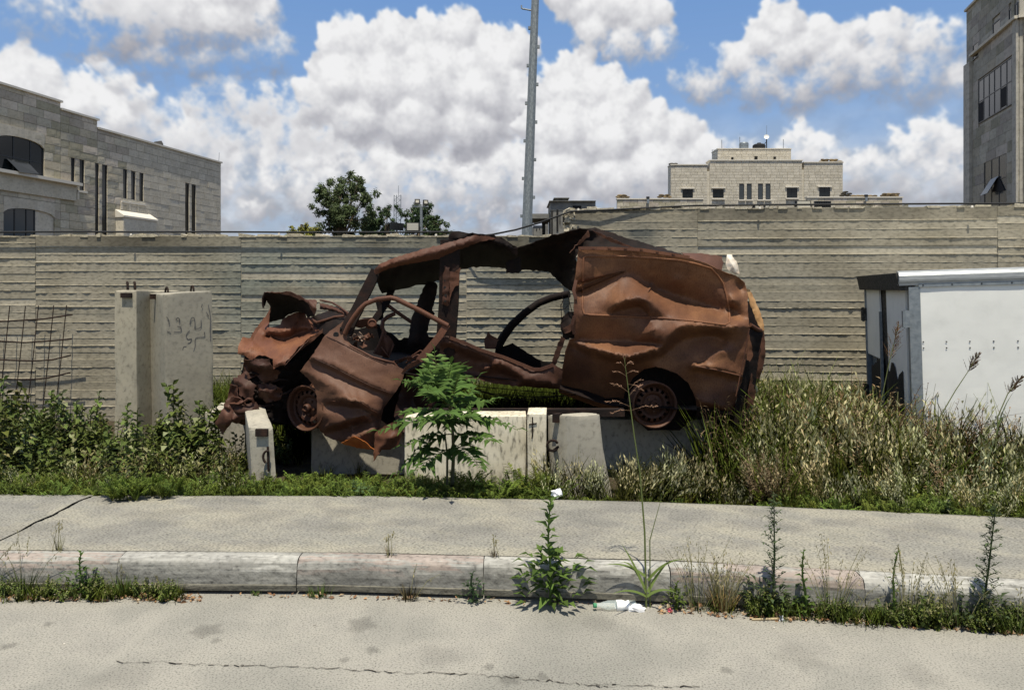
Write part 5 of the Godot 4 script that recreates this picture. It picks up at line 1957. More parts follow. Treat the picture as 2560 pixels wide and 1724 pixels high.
	# inside of the rear body, seen through the gaps
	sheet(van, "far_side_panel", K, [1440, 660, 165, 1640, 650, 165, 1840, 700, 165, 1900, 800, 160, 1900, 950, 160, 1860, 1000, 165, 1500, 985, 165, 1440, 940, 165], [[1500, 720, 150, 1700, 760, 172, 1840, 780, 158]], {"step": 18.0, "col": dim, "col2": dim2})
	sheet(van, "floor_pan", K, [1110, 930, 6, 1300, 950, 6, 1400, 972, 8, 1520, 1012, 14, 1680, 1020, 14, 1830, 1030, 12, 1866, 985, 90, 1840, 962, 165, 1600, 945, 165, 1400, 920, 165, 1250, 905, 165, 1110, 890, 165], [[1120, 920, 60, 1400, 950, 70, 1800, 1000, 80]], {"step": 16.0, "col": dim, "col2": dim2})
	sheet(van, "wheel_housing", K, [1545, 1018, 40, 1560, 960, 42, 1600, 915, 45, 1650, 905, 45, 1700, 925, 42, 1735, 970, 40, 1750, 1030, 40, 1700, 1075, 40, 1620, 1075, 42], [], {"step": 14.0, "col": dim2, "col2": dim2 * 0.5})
	# rear end: pillar, door leftovers, bumper
	sheet(van, "rear_pillar", K, [1872, 800, 14, 1900, 815, 24, 1907, 835, 26, 1898, 880, 28, 1892, 940, 28, 1886, 990, 26, 1868, 1026, 22, 1863, 1060, 22, 1832, 1062, 18, 1838, 1020, 12, 1848, 975, 11, 1858, 925, 11, 1867, 870, 10], [], {"col": dim2, "col2": dim2 * 0.5})
	sheet(van, "tailgate_edge", mats.tan_rust, [1866, 722, 18, 1874, 724, 26, 1886, 744, 36, 1898, 772, 40, 1908, 800, 40, 1911, 824, 36, 1904, 828, 30, 1894, 808, 27, 1884, 782, 25, 1874, 754, 22], [[1880, 745, 22, 1898, 790, 26, 1907, 822, 30]], {"step": 6.0, "col": Color(1, 1, 1), "col2": Color(1.0, 0.92, 0.8), "rum": 0.4})
	sheet(van, "tailgate_skin", mats.warm_rust, [1905, 826, 34, 1911, 822, 40, 1914, 860, 42, 1913, 890, 42, 1907, 922, 38, 1901, 945, 34, 1890, 946, 30, 1890, 905, 28, 1895, 858, 30], [[1903, 860, 30, 1900, 930, 30]], {"step": 7.0, "col": warm, "col2": warm2})
	sheet(van, "tail_trim", mats.warm_rust, [1873, 836, 8, 1880, 862, 10, 1883, 890, 12, 1877, 903, 10, 1866, 898, 9], [], {"step": 6.0, "col": warm, "col2": warm2})
	sheet(van, "tailgate_lower", R, [1880, 930, 22, 1888, 950, 28, 1890, 985, 28, 1884, 1010, 22, 1868, 1024, 16, 1872, 985, 16], [], {"step": 7.0, "col": dim, "col2": dim2})
	vtube(van, "hinge_arm", [1876, 812, 14, 1892, 822, 20, 1902, 826, 26], 0.022, R, red2)
	sheet(van, "rear_bumper_end", K, [1838, 1035, 6, 1866, 1032, 14, 1872, 1050, 16, 1868, 1068, 16, 1846, 1062, 8, 1836, 1058, 6], [], {"step": 7.0, "col": dim, "col2": dim2})
	sheet(van, "bumper_skirt", K, [1742, 1018, 12, 1793, 1028, 12, 1834, 1037, 12, 1836, 1060, 16, 1790, 1052, 18, 1740, 1040, 18], [], {"col": dim, "col2": dim2})
	sheet(van, "lining_scrap", mats.scorched_paint, [1818, 635, 20, 1830, 637, 22, 1841, 652, 24, 1847, 668, 24, 1850, 685, 22, 1838, 686, 18, 1830, 682, 16, 1822, 676, 16, 1815, 660, 18], [[1826, 645, 14, 1836, 668, 12, 1842, 684, 16]], {"step": 5.0, "col": Color(1, 1, 1), "col2": Color(0.9, 0.86, 0.78)})
	# --- middle: sill, floor edge, pillars
	sheet(van, "side_sill", R, [1098, 838, 4, 1120, 842, 2, 1160, 856, 2, 1200, 873, 2, 1260, 893, 1, 1334, 924, 0, 1366, 918, 0, 1384, 911, 0, 1408, 925, 4, 1400, 973, 8, 1340, 968, 8, 1289, 964, 6, 1240, 958, 6, 1200, 948, 6, 1100, 946, 6],
		[[1110, 850, -2, 1200, 884, -2, 1262, 902, -3, 1330, 934, -4, 1384, 922, -3], [1120, 870, 10, 1200, 905, 10, 1300, 945, 9], [1215, 918, -6, 1250, 910, -7, 1276, 926, -5, 1310, 950, -8, 1390, 962, -4], [1120, 930, 14, 1200, 936, 12, 1280, 958, 10]], {"step": 7.0, "col": dim, "col2": dim2, "rum": 1.6, "torn": 2.5})
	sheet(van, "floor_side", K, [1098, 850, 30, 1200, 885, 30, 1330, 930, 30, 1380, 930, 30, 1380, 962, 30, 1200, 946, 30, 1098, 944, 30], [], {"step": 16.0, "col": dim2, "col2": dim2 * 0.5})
	vbar(van, "sill_flange", [1122, 843, 0, 1160, 856, -1, 1200, 874, -1, 1260, 893, -2, 1334, 923, -3, 1352, 923, -3, 1384, 912, -2], 0.03, 0.02, R, dim)
	sheet(van, "bent_bracket", R, [1209, 850, 60, 1221, 829, 60, 1226, 836, 58, 1247, 848, 60, 1237, 872, 60, 1212, 870, 60], [], {"step": 6.0, "col": red, "col2": red2})
	# b pillar, boxed
	var g := G.new()
	g.col = Color(0.50, 0.42, 0.40)
	var bp := path(van, [1126, 600, 8, 1124, 680, 8, 1122, 760, 10, 1115, 850, 12, 1108, 940, 14])
	g.bar(bp, 0.185, 0.10, Vector3.BACK)
	part("door_pillar", g, K, van)
	sheet(van, "pillar_skin", R, [1111, 664, 2, 1124, 668, 1, 1122, 730, 2, 1121, 765, 3, 1118, 766, 3, 1106, 758, 3, 1106, 700, 2], [[1114, 668, 0, 1112, 760, 0]], {"step": 5.0, "col": dim, "col2": dim2, "torn": 2.0})
	sheet(van, "pillar_skin", R, [1124, 678, 1, 1137, 680, 1, 1150, 668, 2, 1147, 712, 2, 1138, 714, 2, 1128, 735, 2, 1123, 760, 2], [], {"step": 5.0, "col": Color(0.8, 0.66, 0.6), "col2": dim, "torn": 1.6})
	for q in [[1113, 700], [1112, 718], [1114, 738], [1113, 752]]:
		g = G.new()
		g.lathe(P(q[0], q[1], 7.015) - van.position, Vector3.BACK, [Vector2(0.012, 0.0), Vector2(0.011, 0.006), Vector2(0.001, 0.006)], 8)
		part("bolt_hole", g, mats.dark_void, van)
	# hanging strap of sheet in front of the rear panel
	sheet(van, "torn_post", R, [1404, 840, 4, 1412, 846, 5, 1408, 866, 6, 1392, 905, 8, 1381, 942, 8, 1376, 962, 8, 1369, 956, 8, 1374, 920, 7, 1394, 862, 5], [], {"step": 6.0, "col": dim, "col2": dim2})
	sheet(van, "crushed_latch_post", K, [1403, 795, 20, 1424, 778, 14, 1436, 780, 10, 1437, 845, 10, 1410, 846, 12, 1402, 822, 18], [[1412, 825, 4, 1434, 806, 3]], {"step": 7.0, "col": dim, "col2": dim2, "torn": 2.5})
	sheet(van, "latch_plate", R, [1408, 822, 5, 1432, 806, 4, 1436, 814, 4, 1424, 832, 5, 1412, 834, 6], [], {"step": 5.0, "col": red, "col2": red2})
	for s in [[1404, 732, 12, 1408, 750, 13, 1402, 766, 14, 1412, 772, 12, 1420, 764, 10], [1420, 730, 10, 1424, 756, 9, 1430, 778, 9], [1402, 760, 16, 1404, 790, 17, 1404, 806, 18]]:
		vtube(van, "loose_wire", s, 0.004, K, dim, 5)
	# --- roof
	sheet(van, "roof_side_rail", R, [932, 677, 12, 948, 660, 5, 981, 645, 1, 1050, 624, 0, 1118, 606, 0, 1180, 589, 2, 1216, 588, 4, 1240, 596, 5, 1200, 604, 4, 1150, 622, 3, 1098, 646, 3, 1050, 655, 3, 1000, 664, 3, 960, 676, 4, 936, 688, 12], [[950, 668, -3, 1050, 640, -5, 1120, 622, -5, 1180, 602, -3]], {"step": 6.0, "col": Color(0.72, 0.58, 0.54), "col2": dim, "rum": 0.6})
	sheet(van, "front_roof_skin", K, [934, 684, 14, 960, 672, 5, 1050, 652, 5, 1100, 640, 6, 1150, 622, 6, 1160, 660, 60, 1150, 676, 110, 1124, 694, 130, 1100, 700, 145, 1061, 711, 150, 1030, 716, 150, 997, 724, 150, 976, 729, 150, 955, 733, 150, 946, 716, 110], [[950, 700, 60, 1050, 680, 70, 1140, 660, 60], [990, 690, 40, 1000, 720, 140]], {"step": 9.0, "col": dim, "col2": dim2, "rum": 2.0, "torn": 2.0})
	sheet(van, "roof_skin", K, [1121, 604, 8, 1123, 584, 10, 1132, 579, 12, 1150, 579, 14, 1180, 583, 14, 1216, 586, 14, 1240, 592, 14, 1258, 598, 16, 1281, 614, 18, 1294, 620, 20, 1320, 610, 20, 1356, 598, 18, 1380, 588, 16, 1401, 585, 15, 1432, 576, 15, 1450, 572, 18, 1468, 571, 18, 1486, 569, 20, 1530, 582, 24, 1579, 598, 28, 1646, 616, 30, 1718, 640, 14, 1660, 636, 9, 1600, 628, 9, 1450, 624, 9, 1440, 640, 12, 1438, 700, 14, 1436, 732, 26, 1412, 716, 60, 1370, 678, 105, 1340, 676, 120, 1299, 674, 140, 1296, 682, 142, 1267, 681, 142, 1263, 670, 140, 1214, 667, 150, 1184, 668, 150, 1152, 674, 150, 1146, 650, 90, 1140, 622, 20],
		[[1294, 620, 22, 1296, 650, 80, 1290, 672, 130], [1150, 600, 10, 1230, 612, 30, 1285, 640, 60], [1320, 625, 50, 1400, 610, 40, 1470, 590, 30], [1474, 575, 16, 1440, 640, 34, 1400, 690, 80], [1480, 574, 14, 1560, 606, 22, 1640, 626, 20]], {"step": 8.0, "col": dim, "col2": dim2, "rum": 2.4, "torn": 2.0})
	sheet(van, "roof_bow", R, [1424, 632, 8, 1446, 606, 6, 1471, 575, 4, 1474, 592, 5, 1462, 598, 6, 1456, 606, 7, 1444, 612, 8], [], {"step": 6.0, "col": red, "col2": red2})
	sheet(van, "roof_bow", R, [1478, 573, 4, 1530, 596, 6, 1594, 622, 8, 1600, 626, 8, 1534, 607, 7, 1508, 594, 6], [], {"step": 6.0, "col": Color(0.62, 0.5, 0.47), "col2": dim})
	sheet(van, "roof_fold", K, [1180, 584, 2, 1230, 588, 4, 1262, 600, 8, 1284, 618, 12, 1296, 622, 14, 1292, 640, 16, 1262, 620, 12, 1222, 598, 6], [[1200, 592, -2, 1276, 620, 6]], {"step": 6.0, "col": dim, "col2": dim2, "torn": 2.5})
	sheet(van, "torn_roof_edge", K, [1266, 655, 40, 1300, 640, 34, 1304, 676, 36, 1296, 683, 36, 1266, 682, 38], [], {"step": 7.0, "col": dim2, "col2": dim2 * 0.6})
	# --- windscreen pillars and the front door's window frame
	g = G.new()
	g.col = Color(0.62, 0.52, 0.48)
	g.bar(path(van, [940, 676, 14, 926, 706, 13, 908, 742, 12, 892, 776, 10, 878, 800, 8, 864, 832, 6]), 0.10, 0.06, Vector3.BACK, [0.9, 1.0, 1.0, 1.05, 1.1, 1.2])
	part("windscreen_pillar", g, K, van)
	vbar(van, "far_windscreen_pillar", [982, 716, 150, 967, 755, 148, 952, 778, 146, 936, 800, 144], 0.07, 0.06, K, dim2)
	vtube(van, "door_window_frame", [862, 834, 2, 872, 812, 0, 886, 790, -2, 900, 772, -3, 914, 759, -4, 942, 748, -4, 976, 744, -4, 990, 747, -4, 1000, 752, -4, 1050, 776, -4, 1090, 798, -4, 1120, 814, -4], 0.024, R, Color(0.68, 0.56, 0.52))
	vbar(van, "door_frame_post", [1118, 810, -3, 1100, 838, -4, 1072, 872, -5, 1048, 900, -6], 0.065, 0.03, R, Color(0.76, 0.62, 0.57))
	sheet(van, "door_edge_skin", R, [1047, 897, -5, 1058, 898, -4, 1050, 908, -3, 1016, 924, 0, 1009, 936, 2, 1004, 930, 0, 1018, 912, -2], [], {"step": 6.0, "col": red, "col2": red2})
	# far pillar and cabin leftovers
	sheet(van, "seat_back", K, [1059, 716, 105, 1066, 706, 105, 1077, 703, 105, 1090, 705, 105, 1095, 716, 105, 1090, 740, 104, 1080, 776, 100, 1088, 784, 100, 1074, 800, 98, 1068, 830, 96, 1078, 856, 96, 1040, 870, 95, 1018, 864, 96, 1026, 803, 100, 1036, 776, 102, 1048, 744, 104], [[1072, 710, 96, 1055, 780, 90, 1045, 860, 88]], {"step": 8.0, "thick": 0.06, "col": dim, "col2": dim2})
	vtube(van, "far_door_frame", [945, 746, 150, 968, 762, 148, 998, 784, 146, 1030, 806, 145], 0.022, R, dim, 6)
	vtube(van, "far_door_frame", [944, 744, 150, 950, 772, 150, 952, 800, 150], 0.035, K, dim, 6)
	vtube(van, "steering_column", [986, 784, 60, 968, 792, 55, 957, 802, 50, 955, 818, 45, 962, 834, 45], 0.022, R, red2, 6)
	g = G.new()
	g.col = Color(0.62, 0.5, 0.46)
	g.lathe(P(930, 808, 7.4) - van.position, Vector3(0.1, 0.2, 1).normalized(), [Vector2(0.045, -0.02), Vector2(0.045, 0.01), Vector2(0.035, 0.016), Vector2(0.032, 0.004), Vector2(0.001, 0.004)], 16)
	part("dash_gauge", g, R, van)
	sheet(van, "dash_frame", R, [874, 808, 40, 900, 798, 40, 930, 796, 40, 944, 806, 42, 940, 822, 44, 905, 818, 44, 878, 816, 42], [], {"step": 6.0, "col": dim, "col2": dim2, "torn": 2.5})
	sheet(van, "seat_frame", R, [962, 830, 40, 978, 846, 42, 986, 862, 44, 972, 896, 44, 936, 884, 40], [[962, 832, 34, 974, 894, 36]], {"step": 6.0, "col": red2, "col2": dim})
	vtube(van, "seat_rail", [953, 868, 36, 972, 892, 38, 984, 860, 40], 0.010, R, red, 6)
	vtube(van, "seat_rail", [960, 822, 38, 948, 858, 36, 934, 884, 34], 0.012, R, red2, 6)
	for i in 14: # burnt scraps on the dashboard and floor
		var c := Vector2(rng.randf_range(876, 926), rng.randf_range(832, 866))
		var s := []
		for k in 5:
			var a := TAU * k / 5 + rng.randf()
			s.append_array([c.x + cos(a) * rng.randf_range(5, 14), c.y + sin(a) * rng.randf_range(4, 9), 42 + rng.randf_range(-5, 5)])
		sheet(van, "burnt_scrap", R if i % 3 else mats.ash, s, [], {"step": 5.0, "col": red, "col2": red2})
	for i in 8:
		var c := Vector2(rng.randf_range(985, 1060), rng.randf_range(880, 915))
		vtube(van, "twisted_strip", [c.x - 22, c.y + rng.randf_range(0, 16), 20, c.x, c.y - rng.randf_range(0, 12), 14, c.x + 20, c.y + rng.randf_range(-14, 10), 18], rng.randf_range(0.005, 0.012), R, dim, 5)
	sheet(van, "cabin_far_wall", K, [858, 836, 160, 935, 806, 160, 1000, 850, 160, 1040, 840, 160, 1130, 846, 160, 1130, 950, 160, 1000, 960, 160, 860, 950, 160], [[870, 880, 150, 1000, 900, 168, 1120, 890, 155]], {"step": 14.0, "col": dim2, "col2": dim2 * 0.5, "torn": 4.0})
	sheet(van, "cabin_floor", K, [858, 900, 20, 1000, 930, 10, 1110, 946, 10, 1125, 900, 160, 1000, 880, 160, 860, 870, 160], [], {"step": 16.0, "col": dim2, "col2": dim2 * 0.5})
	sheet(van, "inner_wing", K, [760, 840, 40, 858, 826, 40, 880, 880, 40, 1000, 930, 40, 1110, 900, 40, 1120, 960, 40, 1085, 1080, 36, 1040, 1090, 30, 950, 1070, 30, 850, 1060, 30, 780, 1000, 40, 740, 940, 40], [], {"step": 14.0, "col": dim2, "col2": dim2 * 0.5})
	sheet(van, "step_well", R, [1015, 930, 16, 1060, 908, 14, 1098, 880, 16, 1098, 948, 18, 1090, 1020, 20, 1070, 1070, 18, 1040, 1084, 10, 1000, 1080, 14, 984, 1040, 20, 1000, 980, 22], [[1050, 930, 30, 1030, 1000, 34, 1060, 1060, 26], [1086, 900, 12, 1084, 1020, 14]], {"step": 8.0, "col": dim2, "col2": dim2 * 0.6, "rum": 2.0})
	# --- front door and wing
	sheet(van, "front_door", R, [750, 928, 4, 762, 911, 3, 777, 892, 2, 795, 864, 2, 812, 838, 3, 830, 822, 4, 850, 808, 5, 870, 796, 5, 884, 790, 5, 874, 812, 5, 868, 832, 4, 868, 848, 3, 878, 862, 2, 900, 874, 1, 922, 886, 0, 948, 896, 0, 973, 906, 0, 1012, 925, 1, 1006, 948, 1, 1000, 962, 0, 986, 983, -1, 970, 1004, 0, 958, 1022, 2, 953, 1042, 4, 951, 1062, 4, 945, 1076, 0, 938, 1098, -4, 933, 1120, -4, 902, 1116, -2, 876, 1110, 0, 853, 1105, 2, 832, 1098, 4, 812, 1089, 8, 800, 1076, 6, 793, 1062, 2, 792, 1030, 0, 792, 996, -1, 788, 976, 0, 781, 960, 1, 768, 945, 3],
		[
			[812, 839, 1, 840, 852, -1, 878, 872, -2, 920, 892, -2, 968, 912, -2],
			[777, 893, -5, 830, 916, -8, 880, 942, -9, 930, 966, -8, 984, 986, -4],
			[780, 900, 0, 830, 924, -1, 880, 950, -3, 930, 972, -3, 980, 990, -1],
			[755, 925, 1, 800, 950, -6, 850, 975, -11, 905, 1000, -12],
			[822, 1000, -5, 846, 1004, -10, 860, 988, -15, 874, 1005, -19, 890, 1000, -20, 906, 1008, -19, 928, 1024, -14, 952, 1036, -6],
			[822, 1010, 1, 850, 1012, -1, 876, 1016, -4, 906, 1020, -6, 935, 1042, -3],
			[800, 1030, -2, 830, 1040, -5, 880, 1042, -10, 914, 1037, -12],
			[810, 1060, 2, 818, 1067, -2, 850, 1060, -8, 880, 1048, -12, 914, 1037, -13, 930, 1046, -10],
			[820, 1078, 7, 856, 1072, 5, 890, 1062, 3, 920, 1056, 0],
			[856, 1105, -3, 885, 1092, -11, 912, 1080, -13, 941, 1072, -10],
			[885, 1092, -11, 910, 1108, -9, 932, 1120, -8],
		], {"step": 7.0, "col": Color(0.86, 0.83, 0.81), "col2": Color(0.66, 0.62, 0.60), "rum": 0.6, "torn": 1.2, "relax": 70, "soft": 1, "amp": 1.25})
	bead(van, "body_line", [778, 893, 830, 916, 880, 942, 930, 966, 982, 985], 0.0045, R, dim2)
	bead(van, "body_line", [814, 840, 842, 852, 880, 872, 920, 892, 966, 911], 0.0045, R, dim2)
	bead(van, "body_line", [824, 1000, 848, 1005, 862, 990, 876, 1006, 906, 1008, 928, 1024, 950, 1036], 0.004, R, dim)
	sheet(van, "orange_fold", mats.orange_rust, [852, 1108, -14, 885, 1090, -22, 912, 1104, -22, 936, 1124, -20, 904, 1121, -16, 876, 1115, -15], [], {"step": 6.0, "col": Color(1, 1, 1), "col2": Color(0.8, 0.75, 0.7)})
	vtube(van, "window_channel", [872, 862, 1, 900, 876, 0, 930, 892, -1, 966, 902, -1, 984, 906, 2, 994, 918, 2], 0.011, R, red2, 6)
	for q in [[840, 836, 0.026], [852, 820, 0.01], [836, 850, 0.008]]:
		g = G.new()
		g.lathe(P(q[0], q[1], 7.025) - van.position, Vector3.BACK, [Vector2(q[2], -0.01), Vector2(q[2], 0.012), Vector2(q[2] * 0.8, 0.014), Vector2(0.001, 0.012)], 12)
		part("hole", g, mats.dark_void, van)
	sheet(van, "torn_flap", R, [938, 1080, -10, 966, 1062, -22, 996, 1049, -30, 1004, 1056, -30, 1009, 1067, -28, 1003, 1090, -26, 995, 1114, -26, 975, 1124, -24, 955, 1124, -22, 944, 1138, -22, 933, 1152, -20, 934, 1122, -14], [[945, 1090, -20, 975, 1095, -34, 998, 1090, -26], [940, 1130, -22, 960, 1110, -28]], {"step": 6.0, "col": Color(0.92, 0.76, 0.70), "col2": red2})
	sheet(van, "torn_flap", R, [1020, 1066, -6, 1032, 1054, -14, 1046, 1046, -20, 1058, 1038, -22, 1064, 1056, -18, 1070, 1074, -14, 1090, 1088, -4, 1074, 1100, -2, 1052, 1094, -4, 1036, 1088, -6, 1026, 1078, -8], [[1030, 1072, -18, 1060, 1066, -24]], {"step": 6.0, "col": warm, "col2": warm2})
	# --- bonnet
	sheet(van, "bonnet", mats.warm_rust, [593, 884, 8, 597, 858, 16, 606, 843, 26, 622, 844, 30, 629, 852, 30, 640, 834, 42, 652, 818, 52, 666, 808, 58, 672, 806, 60, 674, 818, 50, 690, 815, 52, 699, 812, 54, 706, 797, 62, 720, 788, 66, 740, 781, 68, 760, 781, 68, 767, 793, 60, 786, 804, 50, 808, 820, 36, 790, 832, 24, 768, 848, 12, 742, 871, 0, 726, 892, -6, 710, 909, -10, 696, 915, -12, 684, 922, -12, 682, 908, -8, 682, 896, -4, 668, 892, 0, 655, 887, 2, 646, 887, 2, 636, 896, 2, 624, 898, 4, 612, 888, 4, 603, 888, 6],
		[
			[630, 853, 27, 645, 865, 22, 662, 878, 12, 674, 877, 10, 690, 868, 14, 706, 863, 16, 720, 861, 16, 744, 852, 18, 776, 838, 22, 800, 824, 34],
			[652, 820, 46, 676, 826, 36, 698, 828, 32, 716, 826, 32, 728, 820, 34, 745, 800, 46],
			[668, 838, 52, 690, 848, 46, 706, 852, 42, 732, 842, 46, 760, 832, 50, 780, 824, 50],
			[726, 787, 62, 736, 802, 50, 752, 814, 44, 770, 822, 40, 790, 828, 30],
			[654, 820, 47, 672, 838, 38, 690, 856, 24],
			[596, 880, 4, 612, 878, 2, 622, 870, 4, 640, 868, 10, 660, 880, 8],
			[622, 860, 20, 618, 872, 10],
			[684, 896, -4, 700, 886, -2, 722, 872, 4],
			[690, 912, -16, 704, 900, -10],
		], {"step": 6.0, "col": Color(0.92, 0.88, 0.90), "col2": Color(0.68, 0.60, 0.60), "rum": 0.8, "torn": 1.5, "relax": 60, "soft": 1, "amp": 1.1})
	sheet(van, "bonnet_edge", R, [808, 820, 30, 770, 850, 10, 728, 896, -8, 712, 912, -12, 710, 917, -8, 740, 884, 0, 790, 846, 18, 810, 826, 30], [], {"step": 6.0, "col": dim, "col2": dim2})
	sheet(van, "bonnet_underside", K, [662, 731, 40, 680, 732, 34, 702, 732, 30, 724, 738, 28, 745, 748, 28, 764, 752, 28, 778, 772, 24, 786, 790, 26, 768, 792, 50, 760, 782, 70, 740, 780, 82, 720, 786, 86, 706, 797, 88, 690, 802, 90, 672, 806, 90, 674, 784, 84, 676, 766, 76, 668, 756, 60, 666, 752, 50, 658, 768, 42, 656, 752, 40], [[700, 760, 70, 740, 764, 66]], {"step": 7.0, "col": dim2, "col2": dim2 * 0.5, "torn": 1.5})
	sheet(van, "bonnet_skin", R, [662, 731, 40, 684, 731, 32, 702, 731, 28, 714, 728, 27, 728, 730, 26, 742, 736, 26, 764, 748, 24, 786, 748, 24, 792, 756, 20, 790, 772, 16, 786, 788, 18, 780, 778, 20, 770, 760, 22, 762, 752, 24, 744, 748, 27, 724, 738, 27, 702, 734, 29], [[770, 750, 20, 786, 770, 12]], {"step": 5.0, "col": red, "col2": red2})
	sheet(van, "far_wing", mats.warm_rust, [676, 768, 100, 668, 784, 104, 650, 806, 108, 634, 826, 108, 626, 842, 104, 620, 846, 100, 630, 852, 96, 640, 836, 92, 654, 818, 90, 672, 806, 88, 674, 788, 92], [], {"step": 7.0, "col": red2, "col2": dim})
	sheet(van, "scuttle_rail", R, [797, 756, 70, 830, 764, 60, 856, 772, 50, 872, 786, 40, 868, 796, 40, 840, 780, 52, 800, 772, 66], [[800, 764, 60, 860, 782, 40]], {"step": 6.0, "col": red2, "col2": dim})
	sheet(van, "scuttle_panel", K, [788, 788, 40, 820, 776, 56, 858, 784, 44, 872, 796, 30, 850, 812, 22, 812, 836, 24, 800, 830, 30, 770, 795, 50], [[800, 800, 34, 850, 800, 26]], {"step": 7.0, "col": dim, "col2": dim2, "rum": 2.5})
	vtube(van, "wiper_linkage", [770, 794, 44, 792, 806, 34, 812, 800, 32, 836, 792, 32, 860, 790, 30], 0.014, R, red2, 6)
	vtube(van, "wiper_linkage", [800, 750, 70, 830, 756, 60, 850, 768, 50, 880, 790, 30], 0.010, R, red2, 6)
	# --- crushed front
	sheet(van, "crushed_front", K, [612, 888, 20, 640, 898, 20, 684, 898, 14, 712, 916, 10, 740, 900, 20, 770, 880, 30, 762, 930, 30, 742, 960, 30, 716, 990, 30, 712, 1020, 26, 716, 1058, 24, 690, 1056, 18, 647, 1054, 14, 607, 1060, 10, 590, 1040, 8, 572, 1010, 10, 580, 950, 16, 612, 932, 20], [[600, 960, 4, 640, 950, 22, 700, 940, 8], [590, 1010, 4, 650, 1000, 26, 700, 1010, 8], [620, 1040, 0, 660, 1030, 18]], {"step": 7.0, "col": dim2, "col2": dim2 * 0.55, "rum": 4.0, "torn": 3.0})
	sheet(van, "crushed_wing", R, [580, 946, 12, 612, 930, 10, 620, 950, 4, 640, 960, 2, 630, 1000, 2, 600, 990, 0, 596, 970, 4], [[590, 950, 4, 615, 970, -4]], {"step": 6.0, "col": dim, "col2": dim2, "torn": 3.0})
	sheet(van, "folded_wing", R, [606, 900, 2, 640, 898, -4, 668, 896, -6, 684, 922, -6, 700, 930, 2, 690, 950, 6, 660, 958, 2, 640, 940, 6, 622, 948, 2, 610, 930, 4], [[612, 912, 8, 650, 915, -12, 690, 934, 4], [630, 930, 12, 664, 944, 0]], {"step": 5.0, "col": dim, "col2": dim2, "rum": 2.5, "torn": 3.0})
	sheet(van, "folded_wing", R, [560, 1010, 0, 582, 990, -4, 606, 1000, -6, 622, 1022, -8, 612, 1046, -6, 590, 1060, -4, 566, 1052, -2], [[566, 1020, -10, 590, 1024, 0, 616, 1030, -12], [580, 1050, -12, 600, 1004, 2]], {"step": 5.0, "col": red2, "col2": dim, "rum": 2.5, "torn": 2.5})
	sheet(van, "folded_wing", R, [640, 960, 4, 676, 958, 0, 706, 972, 4, 700, 1000, 6, 668, 1006, 4, 646, 990, 6], [[650, 975, -8, 700, 985, 8]], {"step": 5.0, "col": dim, "col2": dim2, "rum": 3.0, "torn": 3.0})
	sheet(van, "headlamp_bowl", R, [576, 958, 4, 590, 966, 2, 594, 990, 0, 600, 1002, -2, 588, 1006, -2, 566, 1002, 2, 570, 984, 4], [[584, 970, 8, 584, 996, 8]], {"step": 5.0, "col": dim, "col2": dim2, "torn": 2.0})
	sheet(van, "bumper_scrap", R, [563, 1000, 4, 590, 1004, 0, 602, 1000, -6, 612, 1002, -8, 600, 1008, -10, 576, 1010, -6, 566, 1008, 0], [], {"step": 5.0, "col": red, "col2": red2})
	vtube(van, "bent_rod", [610, 1004, -8, 620, 996, -10, 630, 998, -8, 634, 1006, -4], 0.012, R, red2, 6)
	sheet(van, "front_valance", R, [566, 1010, 2, 600, 1012, -4, 640, 1004, -6, 650, 1030, -4, 646, 1052, 0, 606, 1060, 2, 582, 1052, 2, 574, 1030, 2], [[590, 1030, -10, 630, 1030, -12]], {"step": 6.0, "col": dim, "col2": dim2, "torn": 2.0})
	sheet(van, "torn_flap", R, [536, 1058, 4, 548, 1036, 2, 562, 1012, 0, 574, 1012, -2, 582, 1030, -6, 580, 1050, -6, 576, 1062, -4, 562, 1076, 0, 556, 1086, 2, 548, 1074, 3], [[556, 1030, -8, 566, 1060, -10]], {"step": 6.0, "col": red, "col2": red2})
	vtube(van, "torn_strip", [662, 730, 40, 656, 745, 40, 656, 760, 40, 658, 770, 40], 0.010, K, dim, 5)
	for i in 10:
		var c := Vector2(rng.randf_range(610, 720), rng.randf_range(905, 1040))
		vtube(van, "engine_pipe", [c.x - rng.randf_range(10, 34), c.y + rng.randf_range(-12, 12), 14, c.x, c.y, 4, c.x + rng.randf_range(10, 34), c.y + rng.randf_range(-14, 14), 16], rng.randf_range(0.006, 0.018), K, dim, 6)
	for q in [[660, 960, 30, 0.16], [690, 1010, 40, 0.14], [640, 1020, 60, 0.15], [720, 940, 60, 0.18]]:
		g = G.new()
		g.col = Color(0.6, 0.6, 0.6)
		g.box(P(q[0], q[1], 7.0 + q[2] * 0.01) - van.position, Vector3(q[3] * 1.5, q[3], 0.4), Basis.from_euler(Vector3(rng.randf_range(-0.3, 0.3), rng.randf_range(-0.4, 0.4), rng.randf_range(-0.4, 0.4))))
		part("engine_block", g, K, van)
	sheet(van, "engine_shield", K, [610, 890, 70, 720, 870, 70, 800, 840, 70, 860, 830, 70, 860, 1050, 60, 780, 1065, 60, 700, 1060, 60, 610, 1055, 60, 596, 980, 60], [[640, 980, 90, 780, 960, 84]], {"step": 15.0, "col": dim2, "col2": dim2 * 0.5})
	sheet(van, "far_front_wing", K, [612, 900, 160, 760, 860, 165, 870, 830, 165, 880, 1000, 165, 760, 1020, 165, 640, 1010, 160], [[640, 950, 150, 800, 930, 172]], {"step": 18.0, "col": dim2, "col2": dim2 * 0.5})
	# --- wheels
	wheel(van, "front_wheel", P(776, 1017, 7.15) - van.position, Vector3(-0.42, -0.02, 0.9).normalized(), 0.222)
	wheel(van, "rear_wheel", P(1631, 1010, 7.24) - van.position, Vector3(0.12, 0.02, 0.99).normalized(), 0.224)
	vtube(van, "axle", [1631, 1010, 30, 1631, 1006, 150], 0.04, K, dim, 8)
